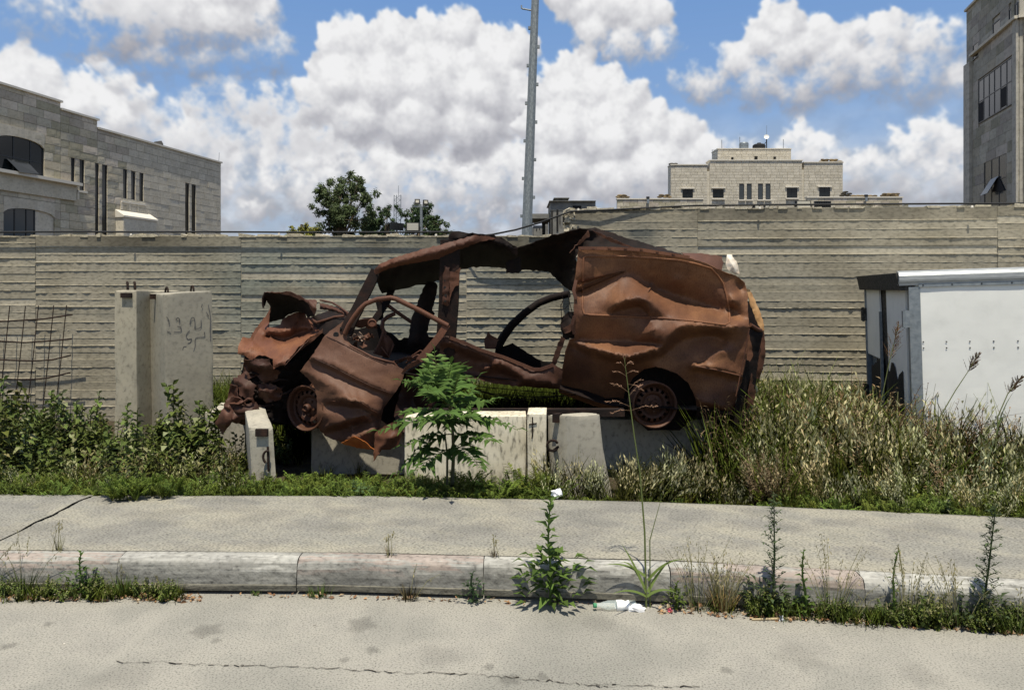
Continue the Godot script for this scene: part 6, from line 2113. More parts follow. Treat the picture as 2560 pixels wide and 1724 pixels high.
	vtube(van, "axle", [790, 1012, 30, 780, 1008, 150], 0.04, K, dim, 8)
	g = G.new()
	g.lathe(P(1600, 1004, 8.55) - van.position, Vector3.BACK, [Vector2(0.2, -0.08), Vector2(0.22, 0.0), Vector2(0.2, 0.08), Vector2(0.001, 0.06)], 24)
	part("far_rear_wheel", g, K, van)
	# curved far-side wheel-arch frame and the dark wedge under it
	vtube(van, "far_arch_frame", [1240, 872, 148, 1258, 842, 148, 1280, 812, 148, 1312, 782, 148, 1347, 757, 148, 1380, 744, 148, 1424, 734, 140], [0.055, 0.05, 0.048, 0.044, 0.042, 0.042, 0.04], K, dim2)
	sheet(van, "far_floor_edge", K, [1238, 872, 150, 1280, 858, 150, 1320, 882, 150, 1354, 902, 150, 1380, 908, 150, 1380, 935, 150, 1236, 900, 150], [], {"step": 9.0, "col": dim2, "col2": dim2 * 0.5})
	# tail lamp recess and seams on the rear quarter
	sheet(van, "lamp_recess", K, [1766, 976, 10, 1812, 984, 11, 1808, 1010, 15, 1768, 1004, 14], [], {"step": 7.0, "col": dim2, "col2": dim2 * 0.5, "rum": 0.3})
	bead(van, "panel_seam", [1874, 820, 1858, 905, 1840, 990], 0.006, R, dim)
	for q in [[1480, 624], [1520, 622], [1560, 623], [1600, 625], [1640, 631], [1680, 637]]:
		vbar(van, "gutter_clip", [q[0], q[1] - 3, 5, q[0] + 7, q[1] - 2, 5], 0.012, 0.014, R, red2)
	for s in [[1440, 700, 4, 1434, 726, 2, 1440, 748, 1], [1436, 790, -1, 1430, 812, 0, 1436, 834, 2]]:
		vbar(van, "torn_edge_strip", s, 0.03, 0.02, R, red2)
	# wires sagging under the floor
	for s in [[1120, 952, 10, 1200, 966, 12, 1300, 976, 14, 1395, 982, 14], [1150, 962, 12, 1230, 984, 20, 1330, 992, 20, 1420, 988, 16], [1130, 950, 10, 1200, 978, 20, 1280, 1000, 24, 1340, 996, 20, 1440, 986, 14], [1380, 986, 12, 1396, 978, 10, 1440, 984, 10]]:
		vtube(van, "hanging_wire", s, 0.0045, K, dim2, 5)


func trailer() -> void:
	var c0 := P(2290, 735, 7.2)
	var t := thing("trailer_box", Vector3(c0.x, 0.06, c0.z), "white box trailer body with riveted side and open left end, resting in the weeds", "trailer")
	t.position.y = -0.16
	t.basis = Basis(Vector3.BACK, deg_to_rad(1.7)) * Basis(Vector3.UP, deg_to_rad(-16.0))
	# own axes: x along the side, y up, z towards the road; the near left corner stands at the origin
	var L := 6.0
	var W := 2.25
	var H := 1.95
	var M: Material = mats.white_panel
	surf("rail_metal", [0.0, Color8(140, 145, 148), 0.5, Color8(166, 170, 171), 1.0, Color8(184, 187, 186)], 0.02, Vector3(0.6, 3.0, 3.0), 0.38, 0.0, [], 1.0, 0.3)
	var S: Material = mats.steel_grey
	# side skin, a little wavy
	var g := G.new()
	var nx := 90
	var ny := 20
	var q := []
	for j in ny + 1:
		for i in nx + 1:
			var x := 0.07 + (L - 0.07) * i / nx
			var y := 0.02 + (H - 0.10) * j / ny
			var z := 0.006 * nz.get_noise_2d(x * 45, y * 60) + 0.004 * nz.get_noise_2d(x * 160 + 70, y * 130)
			q.append(Vector3(x, y, z))
	for j in ny:
		for i in nx:
			var k := j * (nx + 1) + i
			g.quad(q[k], q[k + 1], q[k + nx + 2], q[k + nx + 1])
	g.box(Vector3(L / 2, H / 2, -0.035), Vector3(L - 0.1, H - 0.04, 0.04))
	part("side_panel", g, M, t)
	for p in [[Vector3(L / 2, H / 2, -W), Vector3(L, H - 0.03, 0.05), "side_panel"], [Vector3(L, H / 2, -W / 2), Vector3(0.05, H - 0.03, W - 0.06), "end_panel"], [Vector3(L / 2, H - 0.02, -W / 2), Vector3(L, 0.03, W - 0.05), "roof_panel"], [Vector3(L / 2, 0.03, -W / 2), Vector3(L - 0.1, 0.06, W - 0.1), "floor"]]:
		g = G.new()
		g.box(p[0], p[1])
		part(p[2], g, M, t)
	# rounded roof rail along the side
	g = G.new()
	g.col = Color(1, 1, 1)
	var prof := [Vector2(0.012, H - 0.105), Vector2(0.016, H - 0.075), Vector2(0.026, H - 0.07), Vector2(0.03, H - 0.05), Vector2(0.03, H - 0.01), Vector2(0.012, H + 0.02), Vector2(-0.02, H + 0.035), Vector2(-0.09, H + 0.04)]
	for i in prof.size() - 1:
		var a: Vector2 = prof[i]
		var b: Vector2 = prof[i + 1]
		g.quad(Vector3(-0.10, a.y, a.x), Vector3(L, a.y, a.x), Vector3(L, b.y, b.x), Vector3(-0.10, b.y, b.x))
	g.quad(Vector3(-0.10, H - 0.1, -0.05), Vector3(-0.1, H - 0.085, 0.016), Vector3(-0.1, H + 0.02, 0.012), Vector3(-0.1, H + 0.04, -0.09))
	part("roof_rail", g, mats.rail_metal, t)
	g = G.new()
	g.box(Vector3(L / 2 + 0.02, H - 0.105, 0.013), Vector3(L - 0.1, 0.035, 0.008))
	part("rivet_strip", g, S, t)
	for i in 24:
		g = G.new()
		g.lathe(Vector3(0.11 + i * 0.25, H - 0.105, 0.017), Vector3.BACK, [Vector2(0.008, 0), Vector2(0.006, 0.004), Vector2(0.001, 0.005)], 6)
		part("rivet", g, mats.window_frame, t)
	# paired rivets of the shelf rail inside
	for i in 24:
		for y in [1.235, 1.295, 0.58, 0.52]:
			g = G.new()
			g.lathe(Vector3(0.10 + i * 0.2, y, 0.004 + 0.006 * nz.get_noise_2d((0.1 + i * 0.2) * 45, y * 60)), Vector3.BACK, [Vector2(0.0075, 0), Vector2(0.007, 0.0015), Vector2(0.001, 0.002)], 8)
			part("rivet", g, mats.window_frame, t)
	# corner post
	g = G.new()
	g.box(Vector3(0.035, H / 2 - 0.06, -0.025), Vector3(0.10, H - 0.12, 0.07))
	part("corner_post", g, S, t)
	g = G.new()
	g.box(Vector3(0.0, H / 2 - 0.06, -W + 0.02), Vector3(0.07, H - 0.12, 0.05))
	part("corner_post", g, S, t)
	# left end: header, two leaves, a dark gap between them and a hole torn at the foot
	g = G.new()
	g.col = Color(0.75, 0.75, 0.75)
	g.hexa([Vector3(-0.09, H - 0.15, 0.0), Vector3(0.0, H - 0.15, 0.0), Vector3(0.0, H + 0.03, -0.03), Vector3(-0.12, H + 0.02, -0.03), Vector3(-0.09, H - 0.15, -W), Vector3(0.0, H - 0.15, -W), Vector3(0.0, H + 0.03, -W), Vector3(-0.12, H + 0.02, -W)])
	part("door_header", g, mats.grimy_steel, t)
	g = G.new()
	g.hexa([Vector3(-0.02, 0.05, -0.12), Vector3(0.0, 0.05, -0.12), Vector3(0.0, H - 0.15, -0.12), Vector3(-0.02, H - 0.15, -0.12), Vector3(-0.02, 0.05, -0.95), Vector3(0.0, 0.05, -0.95), Vector3(0.0, H - 0.15, -1.02), Vector3(-0.02, H - 0.15, -1.02)])
	part("end_door", g, M, t)
	g = G.new()
	g.hexa([Vector3(-0.02, 1.0, -1.36), Vector3(0.0, 1.0, -1.36), Vector3(0.0, H - 0.15, -1.40), Vector3(-0.02, H - 0.15, -1.40), Vector3(-0.02, 1.0, -W + 0.05), Vector3(0.0, 1.0, -W + 0.05), Vector3(0.0, H - 0.15, -W + 0.05), Vector3(-0.02, H - 0.15, -W + 0.05)])
	part("end_door", g, M, t)
	g = G.new()
	g.box(Vector3(0.02, H / 2, -1.2), Vector3(0.02, H - 0.2, 0.5))
	part("dirty_seam", g, mats.grimy_steel, t)
	g = G.new()
	g.box(Vector3(-0.03, 1.0, -1.30), Vector3(0.03, 1.1, 0.03))
	part("lock_rod", g, S, t)
	for s in [[0.62, -0.28, -0.98], [0.62, -1.3, -1.95]]:
		g = G.new()
		var zs := []
		for k in 9:
			zs.append(Vector3(-0.028, s[0] + 0.32 + 0.10 * nz.get_noise_2d(k * 40.0, s[1] * 90.0) * 2.0, lerpf(s[1], s[2], k / 8.0)))
		for k in 8:
			g.quad(Vector3(-0.028, 0.02, zs[k + 1].z), Vector3(-0.028, 0.02, zs[k].z), zs[k], zs[k + 1])
			g.quad(zs[k] + Vector3(0.02, 0, 0), Vector3(-0.008, 0.02, zs[k].z), Vector3(-0.008, 0.02, zs[k + 1].z), zs[k + 1] + Vector3(0.02, 0, 0))
		part("torn_hole", g, mats.dark_void, t)
	for s in [[1.52, 0.0], [1.49, -W], [0.53, -W]]:
		g = G.new()
		g.box(Vector3(-0.05, s[0], s[1] + 0.02), Vector3(0.06, 0.16, 0.06))
		g.tube([Vector3(-0.06, s[0] - 0.09, s[1] + 0.04), Vector3(-0.06, s[0] + 0.09, s[1] + 0.04)], 0.014, 6)
		part("hinge", g, S if s[1] == 0.0 else mats.grimy_steel, t)


func weed_mesh(seed_: int, lean := 0.08, light := 1.0) -> ArrayMesh: # a leafy stem one metre tall
	var r := RandomNumberGenerator.new()
	r.seed = seed_
	var g := G.new()
	for s in 3:
		var foot := Vector3(r.randf_range(-0.12, 0.12), 0, r.randf_range(-0.12, 0.12))
		var h := 1.0 if s == 0 else r.randf_range(0.55, 0.9)
		var tip := foot + Vector3(r.randfn() * lean, h, r.randfn() * lean)
		g.col = Color(0.06, 0.085, 0.03)
		g.tube([foot, foot.lerp(tip, 0.5) + Vector3(r.randfn() * 0.02, 0, 0), tip], [0.013, 0.01, 0.004], 4)
		var n := 26
		for i in n:
			var t := 0.1 + 0.9 * i / n
			var p := foot.lerp(tip, t)
			var a := i * 2.4 + r.randf()
			var l := lerpf(0.21, 0.09, t) * r.randf_range(0.6, 1.25)
			var d := Vector3(cos(a), r.randf_range(-0.25, 0.5), sin(a)).normalized()
			var k := light * r.randf_range(0.55, 1.25)
			g.col = Color(0.130 * k, 0.182 * k, 0.050 * k) if r.randf() < 0.84 else Color(0.26, 0.29, 0.15)
			g.leaf(p, d, Vector3.UP, l, l * r.randf_range(0.28, 0.42), 0.35)
			if i > n - 7:
				g.leaf(p, Vector3(cos(a + 2), 0.9, sin(a + 2)).normalized(), Vector3(cos(a), 0.2, sin(a)), l * 0.8, l * 0.25, 0.2)
	return g.mesh()


func oat_mesh(seed_: int, dry: float) -> ArrayMesh: # a tuft of wild oats one metre tall
	var r := RandomNumberGenerator.new()
	r.seed = seed_
	var g := G.new()
	for s in 9:
		var foot := Vector3(r.randf_range(-0.14, 0.14), 0, r.randf_range(-0.14, 0.14))
		var h := r.randf_range(0.6, 1.0)
		var lean := Vector3(r.randfn() * 0.16, 0, r.randfn() * 0.16)
		var pts := []
		for i in 6:
			var t := i / 5.0
			pts.append(foot + Vector3(0, h * t, 0) + lean * t * t)
		var k := r.randf_range(0.7, 1.2)
		g.col = Color(0.26, 0.32, 0.12).lerp(Color(0.46, 0.40, 0.24), dry) * k
		g.tube(pts, [0.005, 0.0045, 0.004, 0.003, 0.002, 0.0015], 3)
		for i in 10:
			var t := lerpf(0.58, 1.0, i / 12.0)
			var p := foot + Vector3(0, h * t, 0) + lean * t * t
			var a := r.randf() * TAU
			var e := p + Vector3(cos(a), 0.2, sin(a)) * r.randf_range(0.02, 0.07)
			g.col = Color(0.66, 0.70, 0.42).lerp(Color(0.70, 0.60, 0.36), dry) * r.randf_range(0.55, 1.15)
			g.leaf(e, Vector3(r.randfn() * 0.35, -1.0, r.randfn() * 0.35).normalized(), Vector3(cos(a), 0, sin(a)), r.randf_range(0.05, 0.085), 0.011, 0.0)
		for i in 6:
			g.col = Color(0.24, 0.32, 0.09).lerp(Color(0.34, 0.27, 0.14), dry * r.randf()) * r.randf_range(0.7, 1.2)
			var a := r.randf() * TAU
			g.blade(foot + Vector3(0, h * 0.1 * i, 0), Vector3(cos(a) * 0.4, 1, sin(a) * 0.4).normalized(), r.randf_range(0.3, 0.65), 0.018, Vector3(cos(a) * 0.4, -0.25, sin(a) * 0.4))
	return g.mesh()


func feather_mesh(seed_: int) -> ArrayMesh: # low feathery herb, about one metre when scaled by one
	var r := RandomNumberGenerator.new()
	r.seed = seed_
	var g := G.new()
	for s in 15:
		var a := r.randf() * TAU
		var sp := r.randf_range(0.1, 0.75)
		var h := r.randf_range(0.5, 1.0)
		var tip := Vector3(cos(a) * sp, h, sin(a) * sp)
		var foot := Vector3(cos(a) * 0.1, 0, sin(a) * 0.1)
		g.col = Color(0.10, 0.13, 0.04)
		g.tube([foot, foot.lerp(tip, 0.55) + Vector3(0, 0.1, 0), tip], [0.012, 0.009, 0.004], 3)
		for i in 15:
			var t := lerpf(0.2, 1.0, i / 14.0)
			var p := foot.lerp(tip, t) + Vector3(0, 0.1 * sin(t * PI), 0)
			for e in [-1, 1]:
				var d: Vector3 = (Vector3(-sin(a), r.randf_range(-0.2, 0.7), cos(a)) * e + Vector3(cos(a) * 0.5, 0.5, sin(a) * 0.5)).normalized()
				if e < 0:
					d.y = absf(d.y)
				var k := r.randf_range(0.6, 1.3)
				g.col = Color(0.155 * k, 0.235 * k, 0.050 * k)
				g.leaf(p, d, Vector3.UP, r.randf_range(0.09, 0.2), 0.028, 0.2)
	return g.mesh()


func grass_mesh(seed_: int, n := 34) -> ArrayMesh:
	var r := RandomNumberGenerator.new()
	r.seed = seed_
	var g := G.new()
	for i in n:
		var a := r.randf() * TAU
		var k := r.randf_range(0.6, 1.25)
		g.col = Color(0.17 * k, 0.25 * k, 0.055 * k)
		g.blade(Vector3(r.randfn() * 0.13, 0, r.randfn() * 0.13), Vector3(cos(a) * 0.35, 1, sin(a) * 0.35).normalized(), r.randf_range(0.5, 1.0), 0.028, Vector3(cos(a) * 0.5, -0.2, sin(a) * 0.5) * r.randf_range(0.1, 0.9))
	return g.mesh()


func brush_mesh(seed_: int) -> ArrayMesh: # dead brown twiggy weed
	var r := RandomNumberGenerator.new()
	r.seed = seed_
	var g := G.new()
	for s in 12:
		var foot := Vector3(r.randf_range(-0.1, 0.1), 0, r.randf_range(-0.1, 0.1))
		var tip := foot + Vector3(r.randfn() * 0.25, r.randf_range(0.6, 1.0), r.randfn() * 0.25)
		g.col = Color(0.20, 0.135, 0.075) * r.randf_range(0.6, 1.1)
		g.tube([foot, tip], [0.006, 0.002], 3)
		for i in 16:
			var t := lerpf(0.25, 1.0, i / 15.0)
			var d := Vector3(r.randfn(), r.randf_range(0.0, 1.2), r.randfn()).normalized()
			g.col = Color(0.34, 0.27, 0.17) * r.randf_range(0.5, 1.2)
			g.leaf(foot.lerp(tip, t), d, Vector3.UP, r.randf_range(0.03, 0.11), 0.007, 0.1)
	return g.mesh()


func spot(x: float, d: float, s: float, tilt := 0.15, col := Color.WHITE, y := 0.06) -> Array:
	var b := Basis.from_euler(Vector3(rng.randfn() * tilt, rng.randf() * TAU, rng.randfn() * tilt)).scaled(Vector3(s * rng.randf_range(0.85, 1.15), s, s * rng.randf_range(0.85, 1.15)))
	return [Transform3D(b, Vector3(x, y - 0.06 + ground_y(x, d), -d)), col]


func shade(lo: float, hi: float, warm := 0.0) -> Color:
	var k := rng.randf_range(lo, hi)
	var w := rng.randf() * warm
	return Color(minf(1.0, k * (1.0 + w)), minf(1.0, k), minf(1.0, k * (1.0 - w * 0.6)))


func blocked(x: float, d: float) -> bool:
	# concrete blocks, T blocks and the trailer stand here
	if x > 3.7 and d > 6.95 - (x - 3.9) * 0.29 and d < 9.6:
		return true
	for r in [[-4.62, -3.2, 8.15, 9.5], [-2.5, -1.9, 6.0, 7.5], [-3.3, -2.75, 7.6, 8.5], [-1.95, -0.95, 7.3, 8.3], [-1.0, 0.15, 6.0, 6.6], [0.1, 0.95, 5.85, 6.6], [0.75, 2.05, 7.5, 8.3]]:
		if x > r[0] and x < r[1] and d > r[2] and d < r[3]:
			return true
	return false


func vegetation() -> void:
	var L: Material = mats.leaf
	var back := func(x: float) -> float: return kerb_z(x) + 1.2
	# dark leafy weeds filling the left
	for k in 3:
		var at := []
		for i in 210:
			var d := rng.randf_range(5.45, 8.6)
			var x := rng.randf_range(-8.5, -1.9)
			if d < back.call(x) + 0.3 or blocked(x, d) or (x > -2.3 and d > 6.4):
				continue
			if x > -2.9 and d > 6.0 and d < 6.5:
				continue
			var s := lerpf(0.26, 0.74, clampf((d - 5.4) / 1.4, 0, 1)) * rng.randf_range(0.7, 1.2)
			if x > -2.9:
				s *= 0.62
			s *= 0.82 + 0.75 * nz.get_noise_2d(x * 60, d * 60)
			at.append(spot(x, d, s, 0.16, shade(0.6, 1.0, 0.25)))
		stuff("leafy_weeds", weed_mesh(21 + k), mats.leaf_gloss, at, ["dense dark green leafy weeds left of the wreck", "mixed dark leafy weeds around the T blocks", "darker weeds among the left bank"][k], "weeds")
	var at := []
	for i in 110:
		var d := rng.randf_range(5.5, 7.6)
		var x := rng.randf_range(-8, -2.0)
		if d < back.call(x) + 0.1 or blocked(x, d):
			continue
		at.append(spot(x, d, rng.randf_range(0.22, 0.46), 0.2, shade(0.45, 0.95, 0.3)))
	stuff("wild_oats", oat_mesh(31, 0.15), mats.straw, at, "pale oat stems among the dark weeds at the left", "grass")
	# bright feathery herbs along the back of the pavement
	for k in 2:
		at = []
		for i in 620:
			var x := rng.randf_range(-7.0, 4.6)
			var d: float = back.call(x) + pow(rng.randf(), 1.5) * 0.75 - 0.02
			if x > 1.2 and rng.randf() < 0.35:
				continue
			if blocked(x, d):
				continue
			var s := rng.randf_range(0.09, 0.17) + 0.10 * clampf(d - back.call(x) - 0.1, 0, 0.6)
			if x > -0.4 and x < 0.3 and d > back.call(x) + 0.2 and d < 5.8:
				if rng.randf() < 0.6:
					continue
				s *= 1.5
			elif x > 0.3 and x < 1.9:
				s *= 0.62
				if d > back.call(x) + 0.22 and rng.randf() < 0.85:
					continue
			at.append(spot(x, d, s, 0.1, shade(0.6, 1.0, 0.35), 0.06))
		stuff("feathery_herbs", feather_mesh(41 + k), L, at, ["low bright green feathery herbs behind the pavement", "yellowish feathery herbs behind the pavement"][k], "weeds")
	# sunlit grass behind the wreck
	at = []
	for i in 2600:
		var x := rng.randf_range(-4.5, 5.0)
		var d := rng.randf_range(8.4, 10.3)
		if blocked(x, d):
			continue
		at.append(spot(x, d, rng.randf_range(0.6, 0.92), 0.1, shade(0.75, 1.0, 0.3), 0.06))
	stuff("tall_grass", grass_mesh(51), L, at, "bright green grass between the wreck and the wall", "grass")
	at = []
	for i in 900:
		var x := rng.randf_range(-7.0, 6.0)
		var d: float = rng.randf_range(back.call(x), 8.4)
		if blocked(x, d):
			continue
		at.append(spot(x, d, rng.randf_range(0.10, 0.26), 0.15, shade(0.5, 1.0, 0.6), 0.06))
	stuff("short_grass", grass_mesh(52), L, at, "short grass under the taller weeds", "grass")
	# oats and dry weeds filling the right
	for k in 3:
		at = []
		for i in 270:
			var x := rng.randf_range(1.75, 7.5)
			var d: float = rng.randf_range(back.call(x) + 0.05, 9.4)
			if blocked(x, d) or (x < 2.3 and d > 6.6):
				continue
			var n := nz.get_noise_2d(x * 50, d * 50 + 200)
			var s := lerpf(0.34, 1.0, clampf((d - 5.0) / 2.0, 0, 1)) * rng.randf_range(0.7, 1.15)
			if x < 2.2:
				s *= 0.75
			if (k == 1) != (n > 0.05):
				if rng.randf() < 0.6:
					continue
			at.append(spot(x, d, s, 0.2, shade(0.8, 1.0, 0.25)))
		stuff("wild_oats", oat_mesh(61 + k, [0.0, 0.35, 0.12][k]), mats.straw, at, ["green wild oats right of the wreck", "straw-dry wild oats in front of the trailer", "half-dry wild oats right of the wreck"][k], "grass")
	at = []
	for i in 420:
		var x := rng.randf_range(1.8, 7.0)
		var d: float = rng.randf_range(back.call(x) + 0.1, 8.2)
		var patch := exp(-pow((x - 3.5) / 0.9, 2.0) - pow((d - 6.9) / 0.9, 2.0)) + exp(-pow((x - 2.1) / 0.5, 2.0) - pow((d - 5.5) / 0.35, 2.0)) + exp(-pow((x - 5.0) / 0.8, 2.0) - pow((d - 6.2) / 0.5, 2.0))
		if blocked(x, d) or rng.randf() > patch * 1.3:
			continue
		at.append(spot(x, d, lerpf(0.28, 0.92, clampf((d - 5.0) / 1.9, 0, 1)) * rng.randf_range(0.6, 1.1), 0.2, shade(0.6, 1.0, 0.3)))
	stuff("dead_weeds", brush_mesh(71), mats.straw, at, "brown dead weeds among the oats at the right", "weeds")
	at = []
	for i in 240:
		var x := rng.randf_range(2.3, 7.0)
		var d: float = rng.randf_range(back.call(x) + 0.1, 8.0)
		if blocked(x, d) or nz.get_noise_2d(x * 50, d * 50 + 200) > 0.22:
			continue
		at.append(spot(x, d, lerpf(0.22, 0.52, clampf((d - 5.0) / 1.9, 0, 1)) * rng.randf_range(0.6, 1.1), 0.15, shade(0.7, 1.0, 0.3)))
	stuff("leafy_weeds", weed_mesh(81, 0.14, 1.4), L, at, "green leafy weeds among the oats at the right", "weeds")
	at = []
	for i in 420:
		var x := rng.randf_range(1.9, 7.2)
		var d: float = rng.randf_range(back.call(x) + 0.1, 8.8)
		if blocked(x, d):
			continue
		var c := shade(0.75, 1.0, 0.5)
		at.append(spot(x, d, lerpf(0.27, 0.9, clampf((d - 5.0) / 1.9, 0, 1)) * rng.randf_range(0.7, 1.3), 0.25, c))
	stuff("tall_grass", grass_mesh(55, 26), L, at, "yellow-green grass among the oats at the right", "grass")
	# oats in front of the shadowed blocks
	at = []
	for i in 34:
		var x := rng.randf_range(0.2, 2.2)
		var d: float = rng.randf_range(back.call(x) + 0.1, 6.3)
		if blocked(x, d):
			continue
		at.append(spot(x, d, rng.randf_range(0.28, 0.55), 0.15, shade(0.6, 1.0, 0.2)))
	stuff("wild_oats", oat_mesh(91, 0.2), mats.straw, at, "thin oats in front of the shadowed concrete blocks", "grass")
	tall_weeds()
	sapling()
	kerb_plants()
	litter()


func tall_weeds() -> void:
	var a := [[16, 942, 7.6, "tallest dark weed at the far left, before the reinforcing mesh"], [95, 978, 7.7, "dark weed under the right edge of the reinforcing mesh"], [168, 975, 7.6, "dark weed peak midway between mesh and T blocks"], [228, 976, 7.9, "dark weed just left of the T blocks"], [340, 1008, 7.2, "dark weed in front of the shaded gap of the T blocks"], [420, 1040, 7.1, "dark weed in front of the scrawled T block"]]
	for i in a.size():
		var q: Array = a[i]
		var top := P(q[0], q[1], q[2])
		var o := thing("tall_weed", Vector3(top.x, ground_y(top.x, q[2]), top.z), q[3], "weed", "tall dark weeds before the T blocks")
		var m := part("leafy_stem", weed_mesh(101 + i, 0.04), mats.leaf_gloss, o)
		m.scale = Vector3(0.7, top.y - o.position.y, 0.7)
	# reed-like grasses before the trailer
	for q in [[[2322, 1150, 2352, 1040, 2390, 975, 2420, 930, 2446, 885], 6.3, "tall seeding grass with a dark head leaning right before the trailer"], [[2478, 1150, 2496, 1040, 2520, 985, 2552, 945], 6.2, "shorter seeding grass with a dark head at the right before the trailer"], [[2180, 1150, 2200, 1020, 2225, 900, 2248, 810], 6.9, "brown seeding grass over the trailer's torn end"]]:
		var pts := []
		for i in range(0, q[0].size(), 2):
			pts.append(P(q[0][i], q[0][i + 1], q[1]))
		var o := thing("seeding_grass", Vector3(pts[0].x, ground_y(pts[0].x, q[1]), pts[0].z), q[2], "grass", "seeding grasses before the trailer")
		var brown: bool = q[2].begins_with("brown")
		seed_stalk(o, pts, Color(0.16, 0.10, 0.06) if not brown else Color(0.24, 0.14, 0.07), 0.10 if not brown else 0.16)


func seed_stalk(o: Node3D, pts: Array, head: Color, spread: float) -> void:
	var p := []
	for q in pts:
		p.append(q - o.position)
	p[0].y = 0.0
	var g := G.new()
	g.col = Color(0.16, 0.18, 0.07)
	g.tube(p, [0.006, 0.005, 0.004, 0.003, 0.002], 5)
	part("stalk", g, mats.leaf, o)
	g = G.new()
	var n := p.size()
	for i in 46:
		var t := lerpf(0.0, 1.0, i / 45.0)
		var c: Vector3 = p[n - 2].lerp(p[n - 1], t)
		var dir: Vector3 = (p[n - 1] - p[n - 2]).normalized()
		var a := rng.randf() * TAU
		g.col = head * rng.randf_range(0.6, 1.3)
		var d := (dir * 1.4 + Vector3(cos(a), 0.1, sin(a))).normalized()
		var l := spread * (1.0 - t * 0.8) * rng.randf_range(0.4, 1.0)
		g.tube([c, c + d * l], 0.0012, 3)
		for k in 3:
			g.leaf(c + d * l * (0.4 + 0.3 * k), (d + Vector3(0, -0.2, 0)).normalized(), Vector3(cos(a), 0.3, sin(a)), 0.026, 0.005, 0.0)
	part("seed_head", g, mats.straw, o)
	g = G.new()
	for i in 5:
		var c: Vector3 = p[0].lerp(p[1], 0.2 * i)
		var a := rng.randf() * TAU
		g.col = Color(0.07, 0.11, 0.035) * rng.randf_range(0.8, 1.2)
		g.blade(c, Vector3(cos(a) * 0.6, 1, sin(a) * 0.3).normalized(), rng.randf_range(0.25, 0.5), 0.016, Vector3(cos(a) * 0.25, -0.15, 0.05), 6)
	part("blades", g, mats.leaf, o)


func frond(g: G, p: Vector3, d: Vector3, l: float, n: int, ll: float, col: Color) -> void:
	var side := d.cross(Vector3.UP).normalized() if absf(d.y) < 0.75 else Vector3(1, 0, 0.25).normalized()
	var pts := []
	for i in n + 1:
		var t := float(i) / n
		pts.append(p + d * l * t + Vector3(0, -0.24 * l * t * t * (1.0 - 0.6 * maxf(0.0, d.y)), 0))
	g.col = Color(0.12, 0.13, 0.045)
	g.tube(pts, [0.005, 0.0045, 0.004, 0.0035, 0.003, 0.0025, 0.002], 4)
	for i in range(2, n + 1):
		var t := float(i) / n
		var w := ll * sin(clampf(t * 0.86 + 0.12, 0, 1) * PI) ** 0.6
		for s in [-1.0, 1.0]:
			var k := rng.randf_range(0.7, 1.2)
			g.col = Color(col.r * k, col.g * k, col.b * k)
			var dd: Vector3 = (side * s + d * rng.randf_range(0.3, 0.75) + Vector3(0, rng.randf_range(-0.5, 0.25), 0) + Vector3(rng.randfn(), 0, rng.randfn()) * 0.12).normalized()
			g.leaf(pts[i], dd, Vector3(0, 1, 0.5) if absf(d.y) < 0.75 else Vector3(0, 0.5, 1), w * rng.randf_range(0.7, 1.1), w * 0.15, rng.randf_range(0.05, 0.45))
	g.leaf(pts[n], d, Vector3.UP, ll * 0.6, ll * 0.12, 0.2)


